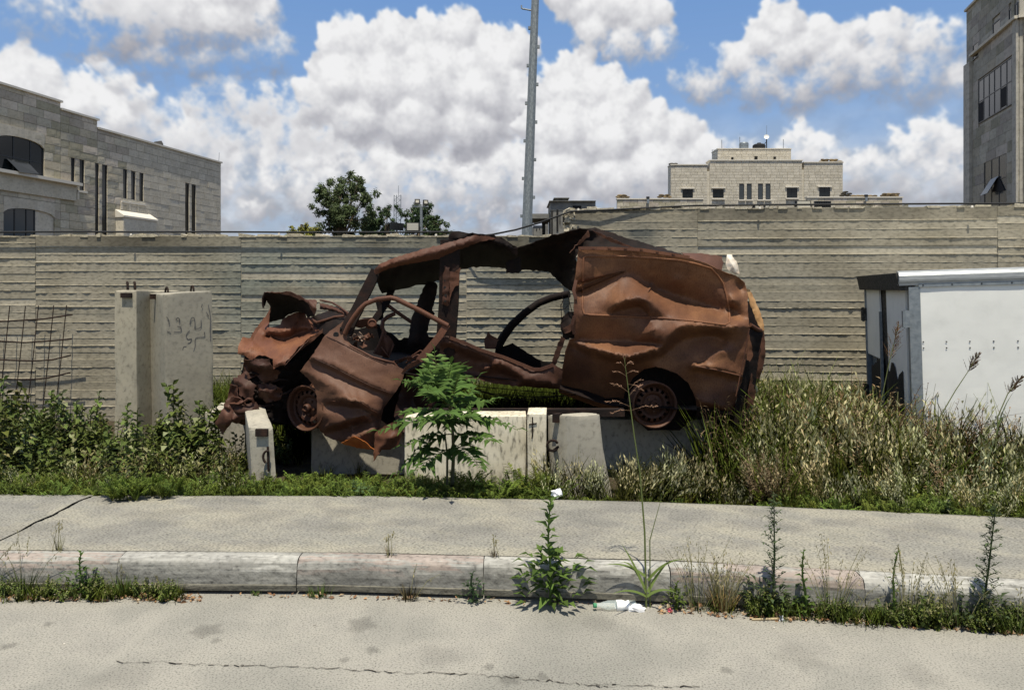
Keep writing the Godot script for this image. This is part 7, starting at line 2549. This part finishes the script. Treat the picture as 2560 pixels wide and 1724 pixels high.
func sapling() -> void:
	var base := P(1128, 1240, 5.5)
	base.y = 0.02
	var o := thing("tree_sapling", base, "young green sapling with feathered leaf fronds before the wreck's middle", "sapling")
	var g := G.new()
	g.col = Color(0.07, 0.07, 0.035)
	var stem := [Vector3.ZERO, P(1134, 1130, 5.5) - base, P(1130, 1040, 5.5) - base, P(1116, 985, 5.5) - base, P(1098, 950, 5.5) - base]
	g.tube(stem, [0.016, 0.013, 0.010, 0.008, 0.006], 7)
	g.tube([Vector3(-0.03, 0, 0.02), P(1118, 1140, 5.46) - base, P(1112, 1080, 5.46) - base], [0.010, 0.008, 0.005], 6)
	part("stem", g, mats.bark, o)
	var fr := [[1098, 962, 1088, 880, 0.0], [1106, 975, 1172, 925, 0.05], [1118, 1000, 1222, 950, 0.0], [1128, 1030, 1262, 1010, 0.12], [1130, 1040, 1312, 1090, 0.1], [1106, 975, 1000, 962, 0.1], [1118, 1008, 1028, 960, 0.2], [1128, 1050, 948, 1096, 0.1], [1130, 1060, 1060, 1080, 0.4], [1130, 1070, 1200, 1050, 0.4], [1128, 1060, 1130, 1050, 0.5], [1132, 1090, 1258, 1124, 0.2], [1130, 1085, 1020, 1130, 0.1], [1132, 1110, 1215, 1180, 0.25], [1130, 1120, 1052, 1186, 0.2], [1112, 1085, 1015, 1180, 0.05], [1116, 985, 1140, 915, 0.2], [1122, 1020, 1070, 990, 0.4], [1126, 1030, 1200, 985, -0.2], [1124, 1020, 1050, 945, -0.15], [1112, 985, 1070, 930, 0.15], [1124, 1030, 1160, 960, 0.35], [1128, 1045, 1240, 1060, -0.2], [1126, 1040, 1010, 1040, -0.2]]
	for i in fr.size():
		var f: Array = fr[i]
		var p := P(f[0], f[1], 5.5) - base
		var q := P(1118 + (f[2] - 1128) * 0.86, f[3] - (14 if f[3] > 1060 else 0), 5.5 - f[4] * 1.3) - base
		var d: Vector3 = q - p
		var l := d.length()
		d = (d + Vector3(0, 0.26 * l, 0)).normalized()
		g = G.new()
		var n := clampi(int(l / 0.028), 7, 13)
		var young := i == 0
		frond(g, p, d, l * 1.08, n, 0.165 if not young else 0.150, Color(0.15, 0.24, 0.065) if young else Color(0.080, 0.142, 0.034))
		part("frond", g, mats.leaf, o)
	# a seedling of the same kind
	base = P(898, 1236, 5.35)
	base.y = 0.1
	o = thing("tree_seedling", base, "small feather-leaved seedling at the pavement edge left of the sapling", "seedling")
	for f in [[884, 1208, 0.05], [910, 1212, 0.0], [902, 1222, 0.15], [930, 1222, 0.0]]:
		g = G.new()
		var q := P(f[0], f[1], 5.35 - f[2]) - base
		frond(g, Vector3(0, 0.01, 0), (q + Vector3(0, 0.04, 0)).normalized(), q.length() * 1.2, 7, 0.05, Color(0.10, 0.16, 0.06))
		part("frond", g, mats.leaf, o)


func gutter(u: float, out := 0.0) -> Vector3: # a point on the road right at the kerb's foot
	var x := (u - 1280.0) / F * 3.85
	for i in 4:
		x = (u - 1280.0) / F * (kerb_z(x) - 0.13 - out)
	return Vector3(x, 0.0, -(kerb_z(x) - 0.13 - out))


func leafy_weed(u: float, top: float, label: String, leaf_l: float, leaf_w: float, n: int, col: Color, bushy: float, group := "", lean := 0.0) -> void:
	var base := gutter(u, 0.03)
	var o := thing("kerb_weed", base, label, "weed", group)
	var h := 1.6 + (735.0 - top) * -base.z / F
	var g := G.new()
	g.col = col * 0.9
	var pts := []
	for i in 6:
		var t := i / 5.0
		pts.append(Vector3(lean * t + 0.008 * sin(t * 7.0), h * t, 0.02 * t))
	g.tube(pts, [0.007, 0.0065, 0.006, 0.005, 0.004, 0.002], 6)
	part("stem", g, mats.leaf, o)
	for i in n:
		var t := pow(float(i) / n, 0.9) * 0.98 + 0.02
		var p: Vector3 = pts[int(t * 4.999)].lerp(pts[int(t * 4.999) + 1], fmod(t * 4.999, 1.0))
		var a := i * 2.4 + rng.randf_range(-0.3, 0.3)
		var l := leaf_l * lerpf(1.0, 0.55, t) * rng.randf_range(0.7, 1.15)
		var k := rng.randf_range(0.75, 1.25)
		g = G.new()
		g.col = Color(col.r * k, col.g * k, col.b * k)
		var up := lerpf(0.15, 1.6, t * t)
		g.leaf(p, Vector3(cos(a), up + rng.randf_range(-0.3, 0.2), sin(a)).normalized(), Vector3.UP if t < 0.85 else Vector3(-cos(a), 0.4, -sin(a)), l, leaf_w * l / leaf_l, 0.3)
		part("leaf", g, mats.leaf, o)
	if bushy > 0.0:
		g = G.new()
		for i in int(70 * bushy):
			var a := rng.randf() * TAU
			var r := rng.randf_range(0.0, 0.11) * bushy
			var y := rng.randf_range(0.01, 0.15) * bushy
			var k := rng.randf_range(0.6, 1.25)
			g.col = Color(col.r * k, col.g * k, col.b * k)
			g.leaf(Vector3(cos(a) * r, y, sin(a) * r * 0.6), Vector3(cos(a), rng.randf_range(0.0, 1.2), sin(a)).normalized(), Vector3.UP, leaf_l * 0.6, leaf_w * 0.55, 0.3)
		tag(part("basal_leaves", g, mats.leaf, o), "", "", "", "stuff")


func wispy(u: float, top: float, label: String, n: int, group: String, col: Color, lean := 0.0) -> void: # fleabane-like: thin stem with short twiggy shoots
	var base := gutter(u, 0.04)
	var o := thing("kerb_weed", base, label, "weed", group)
	var h := 1.6 + (735.0 - top) * -base.z / F
	var g := G.new()
	g.col = col * 0.8
	g.tube([Vector3.ZERO, Vector3(lean * 0.5 + 0.01, h * 0.5, 0), Vector3(lean, h, 0.02)], [0.006, 0.005, 0.002], 5)
	part("stem", g, mats.leaf, o)
	for i in n:
		var t := lerpf(0.22, 1.0, float(i) / n)
		var p := Vector3(lean * t, h * t, 0.01)
		var a := i * 2.1 + rng.randf()
		g = G.new()
		var d := Vector3(cos(a), 0.8, sin(a)).normalized()
		var l := lerpf(0.10, 0.03, t) * rng.randf_range(0.7, 1.2)
		g.col = col * 0.8
		g.tube([p, p + d * l], 0.0015, 3)
		for k in 9:
			var q := p + d * l * (k + 1) / 9.0
			var b := rng.randf() * TAU
			g.col = col * rng.randf_range(0.6, 1.3)
			g.leaf(q, Vector3(cos(b), rng.randf_range(-0.2, 0.8), sin(b)).normalized(), Vector3.UP, rng.randf_range(0.016, 0.032), 0.005, 0.2)
		part("shoot", g, mats.leaf, o)
	g = G.new()
	for i in 90:
		var a := rng.randf() * TAU
		var r := rng.randf_range(0, 0.14)
		g.col = col * rng.randf_range(0.6, 1.3)
		g.leaf(Vector3(cos(a) * r, rng.randf_range(0.0, 0.16), sin(a) * r * 0.5), Vector3(cos(a), rng.randf_range(0, 1.4), sin(a)).normalized(), Vector3.UP, rng.randf_range(0.03, 0.06), 0.010, 0.25)
	tag(part("basal_leaves", g, mats.leaf, o), "", "", "", "stuff")


func grass_clump(base: Vector3, label: String, n: int, h: float, spread: float, col: Color, group := "", w := 0.007, seeds := 0) -> void:
	var o := thing("grass_clump", base, label, "grass", group)
	var g := G.new()
	for i in n:
		var a := rng.randf() * TAU
		g.col = col * rng.randf_range(0.6, 1.3)
		var out := Vector3(cos(a), 0, sin(a) * 0.5)
		g.blade(out * rng.randf_range(0, spread * 0.45), (Vector3.UP + out * rng.randf_range(0.1, 0.7)).normalized(), h * rng.randf_range(0.5, 1.0), w, out * spread * rng.randf_range(0.3, 1.2) + Vector3(0, -0.12 * h, 0), 5)
	part("blades", g, mats.leaf, o)
	if seeds:
		g = G.new()
		for i in seeds:
			var a := rng.randf() * TAU
			var tip := Vector3(cos(a) * spread * rng.randf_range(0.2, 1.3), h * rng.randf_range(1.1, 1.9), sin(a) * spread * 0.5)
			g.col = Color(0.26, 0.25, 0.12)
			g.tube([Vector3(cos(a), 0, sin(a)) * 0.03, tip * 0.6 + Vector3(0, 0.02, 0), tip], [0.0016, 0.0013, 0.0008], 3)
			for k in 7:
				var p := (tip * 0.6 + Vector3(0, 0.02, 0)).lerp(tip, k / 6.0)
				g.col = Color(0.40, 0.36, 0.20) * rng.randf_range(0.6, 1.1)
				g.leaf(p + Vector3(rng.randfn() * 0.008, 0, rng.randfn() * 0.008), Vector3(rng.randfn() * 0.4, -1, rng.randfn() * 0.4).normalized(), Vector3(cos(a), 0, sin(a)), 0.020, 0.003, 0.0)
		tag(part("seed_stems", g, mats.straw, o), "", "", "", "stuff")


func kerb_plants() -> void:
	leafy_weed(1374, 1247, "upright broad-leaved weed with toothed leaves at the kerb below the barrier loop", 0.115, 0.030, 36, Color(0.12, 0.19, 0.045), 1.7)
	leafy_weed(205, 1378, "bushy bright green weed at the kerb on the left", 0.055, 0.013, 26, Color(0.10, 0.17, 0.04), 1.0)
	leafy_weed(1181, 1425, "small broad-leaved weed in the kerb joint left of the upright weed", 0.045, 0.014, 14, Color(0.06, 0.10, 0.045), 0.7)
	leafy_weed(2014, 1370, "thin stemmed weed with round leaves and a spiky tip at the kerb", 0.05, 0.020, 22, Color(0.11, 0.17, 0.04), 0.7, "", -0.02)
	leafy_weed(2228, 1372, "slender weed with a green bud head at the red painted kerb", 0.045, 0.014, 22, Color(0.10, 0.15, 0.04), 0.6, "", 0.02)
	leafy_weed(1690, 1450, "low yellow-tipped weed at the kerb right of the tall stalk", 0.045, 0.013, 14, Color(0.10, 0.14, 0.03), 0.7)
	wispy(1932, 1240, "tall wispy dark weed at the kerb beside the straw-coloured oat tuft", 30, "wispy weeds at the kerb", Color(0.075, 0.11, 0.05))
	wispy(2452, 1262, "tall wispy dark weed at the kerb at the far right", 34, "wispy weeds at the kerb", Color(0.07, 0.10, 0.045), 0.06)
	# the tall stalk with a tiered seed head
	var base := gutter(1616, 0.02)
	var o := thing("tall_seed_grass", base, "tallest single grass stalk at the kerb, its tiered seed head over the wreck's rear wheel", "grass")
	var d := -base.z
	var pts := [Vector3.ZERO]
	for q in [[1612, 1330], [1600, 1180], [1586, 1090], [1577, 1022], [1568, 950], [1561, 893]]:
		pts.append(P(q[0], q[1], d + 0.02) - base)
	var g := G.new()
	g.col = Color(0.14, 0.17, 0.06)
	g.tube(pts, [0.0055, 0.005, 0.004, 0.0035, 0.003, 0.002, 0.001], 6)
	g.tube([Vector3(0.02, 0, 0), P(1625, 1350, d) - base, P(1655, 1240, d) - base], [0.004, 0.003, 0.001], 5)
	part("stalk", g, mats.leaf, o)
	for b in [[1577, 1026, 1642, 1016, 0], [1577, 1026, 1530, 1033, 0], [1576, 1016, 1516, 1003, 0], [1572, 990, 1606, 962, 0.05], [1571, 980, 1530, 960, 0], [1571, 975, 1604, 950, -0.04], [1570, 960, 1606, 976, 0.03], [1566, 940, 1534, 930, 0], [1565, 935, 1592, 930, 0], [1564, 920, 1546, 908, 0], [1564, 915, 1580, 908, 0], [1562, 905, 1556, 888, 0], [1562, 902, 1568, 890, 0]]:
		var p := P(b[0], b[1], d + 0.02) - base
		var q := P(b[2], b[3], d + 0.02 + b[4]) - base
		g = G.new()
		g.col = Color(0.20, 0.13, 0.08)
		var m := p.lerp(q, 0.5) + Vector3(0, 0.012, 0)
		g.tube([p, m, q], 0.001, 3)
		for k in 13:
			var t := lerpf(0.3, 1.0, k / 12.0)
			var c := p.lerp(m, t * 2) if t < 0.5 else m.lerp(q, t * 2 - 1)
			g.col = Color(0.30, 0.18, 0.12) * rng.randf_range(0.7, 1.3)
			g.leaf(c, ((q - p).normalized() + Vector3(rng.randfn() * 0.4, rng.randfn() * 0.3 - 0.1, rng.randfn() * 0.4)).normalized(), Vector3(0, 1, 0.4), 0.014, 0.0028, 0.0)
		part("seed_branch", g, mats.straw, o)
	for b in [[1616, 1480, 1505, 1342, 0.5, 0.0], [1614, 1440, 1502, 1420, 0.2, 0.0], [1620, 1450, 1735, 1395, 0.25, 0.1], [1620, 1480, 1680, 1400, 0.1, 0.05], [1612, 1470, 1552, 1360, 0.1, 0.05], [1618, 1490, 1700, 1500, 0.2, 0.15], [1616, 1490, 1540, 1500, 0.15, 0.15]]:
		var p := P(b[0], b[1], d) - base
		var q := P(b[2], b[3], d - b[5]) - base
		g = G.new()
		g.col = Color(0.13, 0.18, 0.05) * rng.randf_range(0.8, 1.2)
		g.blade(p, ((q - p) + Vector3(0, b[4] * 0.6, -0.05)).normalized(), (q - p).length() * 1.15, 0.017, Vector3(0, -b[4] * 0.6, 0.06) / maxf(0.2, (q - p).length() * 1.15) * 0.8, 8)
		part("blade", g, mats.leaf, o)
	# clumps of grass along the gutter
	var green := Color(0.105, 0.16, 0.042)
	grass_clump(gutter(60), "dark fan of wiry grass at the kerb at the far left", 60, 0.20, 0.22, green * 0.7, "grass clumps at the kerb", 0.005, 5)
	grass_clump(gutter(-60), "wiry grass at the picture's left edge by the kerb", 50, 0.2, 0.2, green * 0.7, "grass clumps at the kerb", 0.005, 4)
	grass_clump(gutter(310, 0.02), "spiky green grass right of the bushy weed at the left kerb", 90, 0.13, 0.10, green, "grass clumps at the kerb", 0.006, 3)
	grass_clump(gutter(410, 0.03), "low grass tapering off along the left kerb", 60, 0.09, 0.12, green, "grass clumps at the kerb", 0.006, 2)
	grass_clump(gutter(640, 0.0), "tiny tuft alone at the kerb foot", 24, 0.04, 0.06, green, "grass clumps at the kerb", 0.004)
	grass_clump(gutter(800, 0.02), "small dark weed tuft by the kerb joint, left of middle", 40, 0.09, 0.12, green * 0.7, "grass clumps at the kerb", 0.006)
	grass_clump(gutter(1020, 0.03), "reddish sprawling grass by the kerb, middle", 44, 0.10, 0.14, Color(0.09, 0.075, 0.04), "grass clumps at the kerb", 0.005, 2)
	grass_clump(gutter(1808, 0.02), "straw-coloured oat tuft with tall pale stems at the kerb", 110, 0.16, 0.13, Color(0.24, 0.17, 0.075), "", 0.006, 34)
	grass_clump(gutter(2120, 0.03), "bright grass between two weeds at the red and white kerb", 110, 0.10, 0.16, green, "grass clumps at the kerb", 0.006, 4)
	grass_clump(gutter(2210, 0.04), "bright grass along the red painted kerb", 90, 0.10, 0.15, green, "grass clumps at the kerb", 0.006, 5)
	grass_clump(gutter(2330, 0.05), "thin grass before the last wispy weed", 80, 0.12, 0.16, green * 0.9, "grass clumps at the kerb", 0.005, 6)
	grass_clump(gutter(2540, 0.06), "dark grass at the picture's right edge", 110, 0.14, 0.2, green * 0.8, "grass clumps at the kerb", 0.005, 6)
	grass_clump(gutter(1900, 0.03), "dark grass at the foot of the wispy weed beside the oat tuft", 90, 0.13, 0.13, green * 0.65, "grass clumps at the kerb", 0.006, 2)
	for q in [[2080, 0.30, "thin wiry stems before the bright grass at the kerb"], [2270, 0.28, "thin bent stems right of the slender bud-headed weed"], [2395, 0.26, "loose thin stems left of the far right wispy weed"], [1745, 0.30, "thin arching stems left of the straw-coloured oat tuft"]]:
		grass_clump(gutter(q[0], 0.04), q[2], 26, q[1] * 0.7, 0.16, green * 0.9, "grass clumps at the kerb", 0.004, 14)
	# plants rooted in the joint between kerb and pavement
	for q in [[1235, 1393, 0.075, "dry brown sprig in the joint between kerb and pavement, middle", Color(0.09, 0.07, 0.045)], [972, 1388, 0.09, "thin dry grass in the kerb joint, left of middle", Color(0.22, 0.17, 0.09)], [145, 1376, 0.13, "thin grass in the pavement crack at the left", Color(0.14, 0.14, 0.06)]]:
		var dd: float = 1.415 * F / (q[1] - 735.0)
		var b := P(q[0], q[1], dd)
		grass_clump(b, q[3], 22, q[2], 0.05, q[4], "", 0.003, 3)
	# the herbs spilling over the pavement at the left crack
	var at := []
	for i in 26:
		at.append(spot(rng.randf_range(-2.85, -2.35), rng.randf_range(5.05, 5.3), rng.randf_range(0.08, 0.13), 0.2, shade(0.8, 1.0, 0.3), 0.16))
	stuff("feathery_herbs", feather_mesh(44), mats.leaf, at, "feathery herbs spilling over the pavement edge by the crack", "weeds")
	# gutter weeds nobody could count
	at = []
	for i in 300:
		var u := rng.randf_range(-160, 450) if i < 110 else rng.randf_range(1870, 2660)
		if nz.get_noise_1d(u * 1.1 + 40) + 0.12 < rng.randf() * 0.3:
			continue
		var p := gutter(u, rng.randf_range(-0.01, 0.09))
		at.append([Transform3D(Basis.from_euler(Vector3(rng.randfn() * 0.3, rng.randf() * TAU, 0)).scaled(Vector3.ONE * rng.randf_range(0.05, 0.16) * (1.15 if u > 2300 or (u > 1880 and u < 1990) else 0.8)), p), shade(0.8, 1.0, 0.3)])
	var gr := []
	for i in 170:
		var u := rng.randf_range(-160, 480) if i < 70 else rng.randf_range(1780, 2660)
		var p := gutter(u, rng.randf_range(-0.01, 0.10))
		gr.append([Transform3D(Basis.from_euler(Vector3(rng.randfn() * 0.3, rng.randf() * TAU, 0)).scaled(Vector3(1.0, rng.randf_range(0.7, 1.3), 1.0) * rng.randf_range(0.06, 0.15)), p), shade(0.7, 1.0, 0.6)])
	stuff("gutter_grass", grass_mesh(121, 22), mats.leaf, gr, "loose grass along the gutter", "grass")
	stuff("gutter_weeds", weed_mesh(120, 0.2), mats.leaf, at, "small leafy weeds matted along the gutter", "weeds")


func litter() -> void:
	# dead leaves and chaff along the gutter
	var g := G.new()
	g.col = Color.WHITE
	g.leaf(Vector3.ZERO, Vector3(1, 0.15, 0), Vector3.UP, 1.0, 0.32, -0.1)
	var at := []
	for i in 900:
		var z := rng.randi() % 10
		var u := rng.randf_range(-100, 500) if z < 4 else rng.randf_range(1640, 2600) if z < 9 else rng.randf_range(500, 1640)
		var p := gutter(u, rng.randf_range(0.0, 0.10) if z < 9 else rng.randf_range(0, 0.04))
		p.y = rng.randf_range(0.002, 0.012)
		var c: Color = [Color(0.50, 0.30, 0.15), Color(0.36, 0.20, 0.11), Color(0.60, 0.45, 0.28), Color(0.22, 0.13, 0.08), Color(0.45, 0.36, 0.24)][rng.randi() % 5]
		at.append([Transform3D(Basis.from_euler(Vector3(rng.randfn() * 0.6, rng.randf() * TAU, rng.randfn() * 0.5)).scaled(Vector3.ONE * rng.randf_range(0.012, 0.034)), p), c * rng.randf_range(0.6, 1.1)])
	stuff("dead_leaves", g.mesh(), mats.straw, at, "dry leaf litter along the gutter", "leaves")
	g = G.new()
	g.lathe(Vector3.ZERO, Vector3(0.3, 1, 0.1).normalized(), [Vector2(0.001, 0.4), Vector2(0.42, 0.22), Vector2(0.5, -0.1), Vector2(0.3, -0.35), Vector2(0.001, -0.4)], 6)
	at = []
	for i in 260:
		var x := rng.randf_range(-3.5, 3.5)
		var zz := rng.randf_range(2.6, 3.8)
		if zz > kerb_z(x) - 0.14:
			continue
		var s := rng.randf_range(0.002, 0.005) if i > 8 else rng.randf_range(0.008, 0.013)
		at.append([Transform3D(Basis.from_euler(Vector3(0, rng.randf() * TAU, 0)).scaled(Vector3(s, s * 0.7, s)), Vector3(x, s * 0.2, -zz)), Color(0.3, 0.28, 0.24) * rng.randf_range(0.2, 1.8)])
	stuff("road_grit", g.mesh(), mats.paint, at, "small stones and grit on the road", "grit")
	# crushed clear bottle with a pale label
	var base := gutter(1540, 0.06)
	var o := thing("plastic_bottle", base, "crushed clear plastic bottle with white label in the gutter", "bottle")
	g = G.new()
	g.lathe(Vector3(0, 0.022, 0), Vector3(-1, 0.06, 0.12).normalized(), [Vector2(0.001, -0.10), Vector2(0.024, -0.10), Vector2(0.026, -0.07), Vector2(0.020, -0.05), Vector2(0.026, -0.03), Vector2(0.024, 0.04), Vector2(0.016, 0.07), Vector2(0.010, 0.085), Vector2(0.010, 0.10)], 14)
	part("bottle_body", g, mats.clear_plastic, o)
	g = G.new()
	g.col = Color(0.85, 0.86, 0.84)
	g.lathe(Vector3(0, 0.022, 0), Vector3(-1, 0.06, 0.12).normalized(), [Vector2(0.0265, -0.065), Vector2(0.0215, -0.05), Vector2(0.0270, -0.03), Vector2(0.0262, 0.0)], 14)
	part("bottle_label", g, mats.paint, o)
	g = G.new()
	g.col = Color(0.06, 0.25, 0.12)
	g.lathe(Vector3(-0.10, 0.026, 0.012), Vector3(-1, 0.06, 0.12).normalized(), [Vector2(0.012, 0), Vector2(0.012, 0.016), Vector2(0.001, 0.017)], 12)
	part("bottle_cap", g, mats.paint, o)
	crumple(gutter(1590, 0.06) + Vector3(0, 0.012, 0), Vector3(0.045, 0.022, 0.03), Color(0.86, 0.86, 0.85), "crumpled_paper", "crumpled white paper cup beside the crushed bottle", "litter", 3)
	var bag := P(1391, 1238, 5.15)
	crumple(Vector3(bag.x, 0.215, bag.z), Vector3(0.04, 0.03, 0.035), Color(0.88, 0.89, 0.92), "plastic_bag", "small white plastic bag at the back edge of the pavement", "litter", 5)
	crumple(gutter(1954, 0.09) + Vector3(0, 0.008, 0), Vector3(0.014, 0.012, 0.012), Color(0.75, 0.77, 0.85), "crumpled_paper", "tiny white scrap in the gutter below the wispy weed by the oat tuft", "litter", 6)
	crumple(gutter(1676, 0.07) + Vector3(0, 0.008, 0), Vector3(0.014, 0.01, 0.012), Color(0.55, 0.10, 0.14), "candy_wrapper", "tiny red wrapper in the gutter leaf litter", "litter", 7)
	# pale dead reed lying along the gutter
	o = thing("dead_reed", gutter(2060, 0.14), "long pale dead reed, bent in the middle, lying along the gutter", "reed")
	var pts := []
	for q in [[1880, 1548], [1960, 1546], [2030, 1543], [2064, 1540], [2120, 1545], [2180, 1553], [2228, 1561]]:
		pts.append(P(q[0], q[1], 1.594 * F / (q[1] - 735.0)) - o.position)
	g = G.new()
	g.col = Color(0.55, 0.45, 0.28)
	g.tube(pts, [0.005, 0.007, 0.008, 0.006, 0.007, 0.006, 0.003], 6)
	part("reed", g, mats.straw, o)


func crumple(at: Vector3, s: Vector3, c: Color, called: String, label: String, cat: String, k: float) -> void:
	var g := G.new()
	g.col = c
	var n := 10
	var rows := []
	for j in 7:
		var r := []
		for i in n:
			var a := TAU * i / n
			var e := PI * j / 6.0
			var d := Vector3(sin(e) * cos(a), cos(e), sin(e) * sin(a))
			r.append(d * s * (1.0 + 0.9 * nz.get_noise_3d(d.x * 90 + k * 40, d.y * 90, d.z * 90)))
		rows.append(r)
	for j in 6:
		for i in n:
			var l := (i + 1) % n
			g.quad(rows[j + 1][i], rows[j + 1][l], rows[j][l], rows[j][i])
	var o := part(called, g, mats.paint)
	o.position = at
	tag(o, label, cat)


func _ready() -> void:
	rng.seed = 11
	nz.seed = 3
	nz.frequency = 0.01
	nz.fractal_octaves = 4
	camera_and_light()
	make_materials()
	setting()
	walls()
	left_building()
	right_building()
	far_building()
	background()
	t_walls()
	van_wreck()
	trailer()
	vegetation()
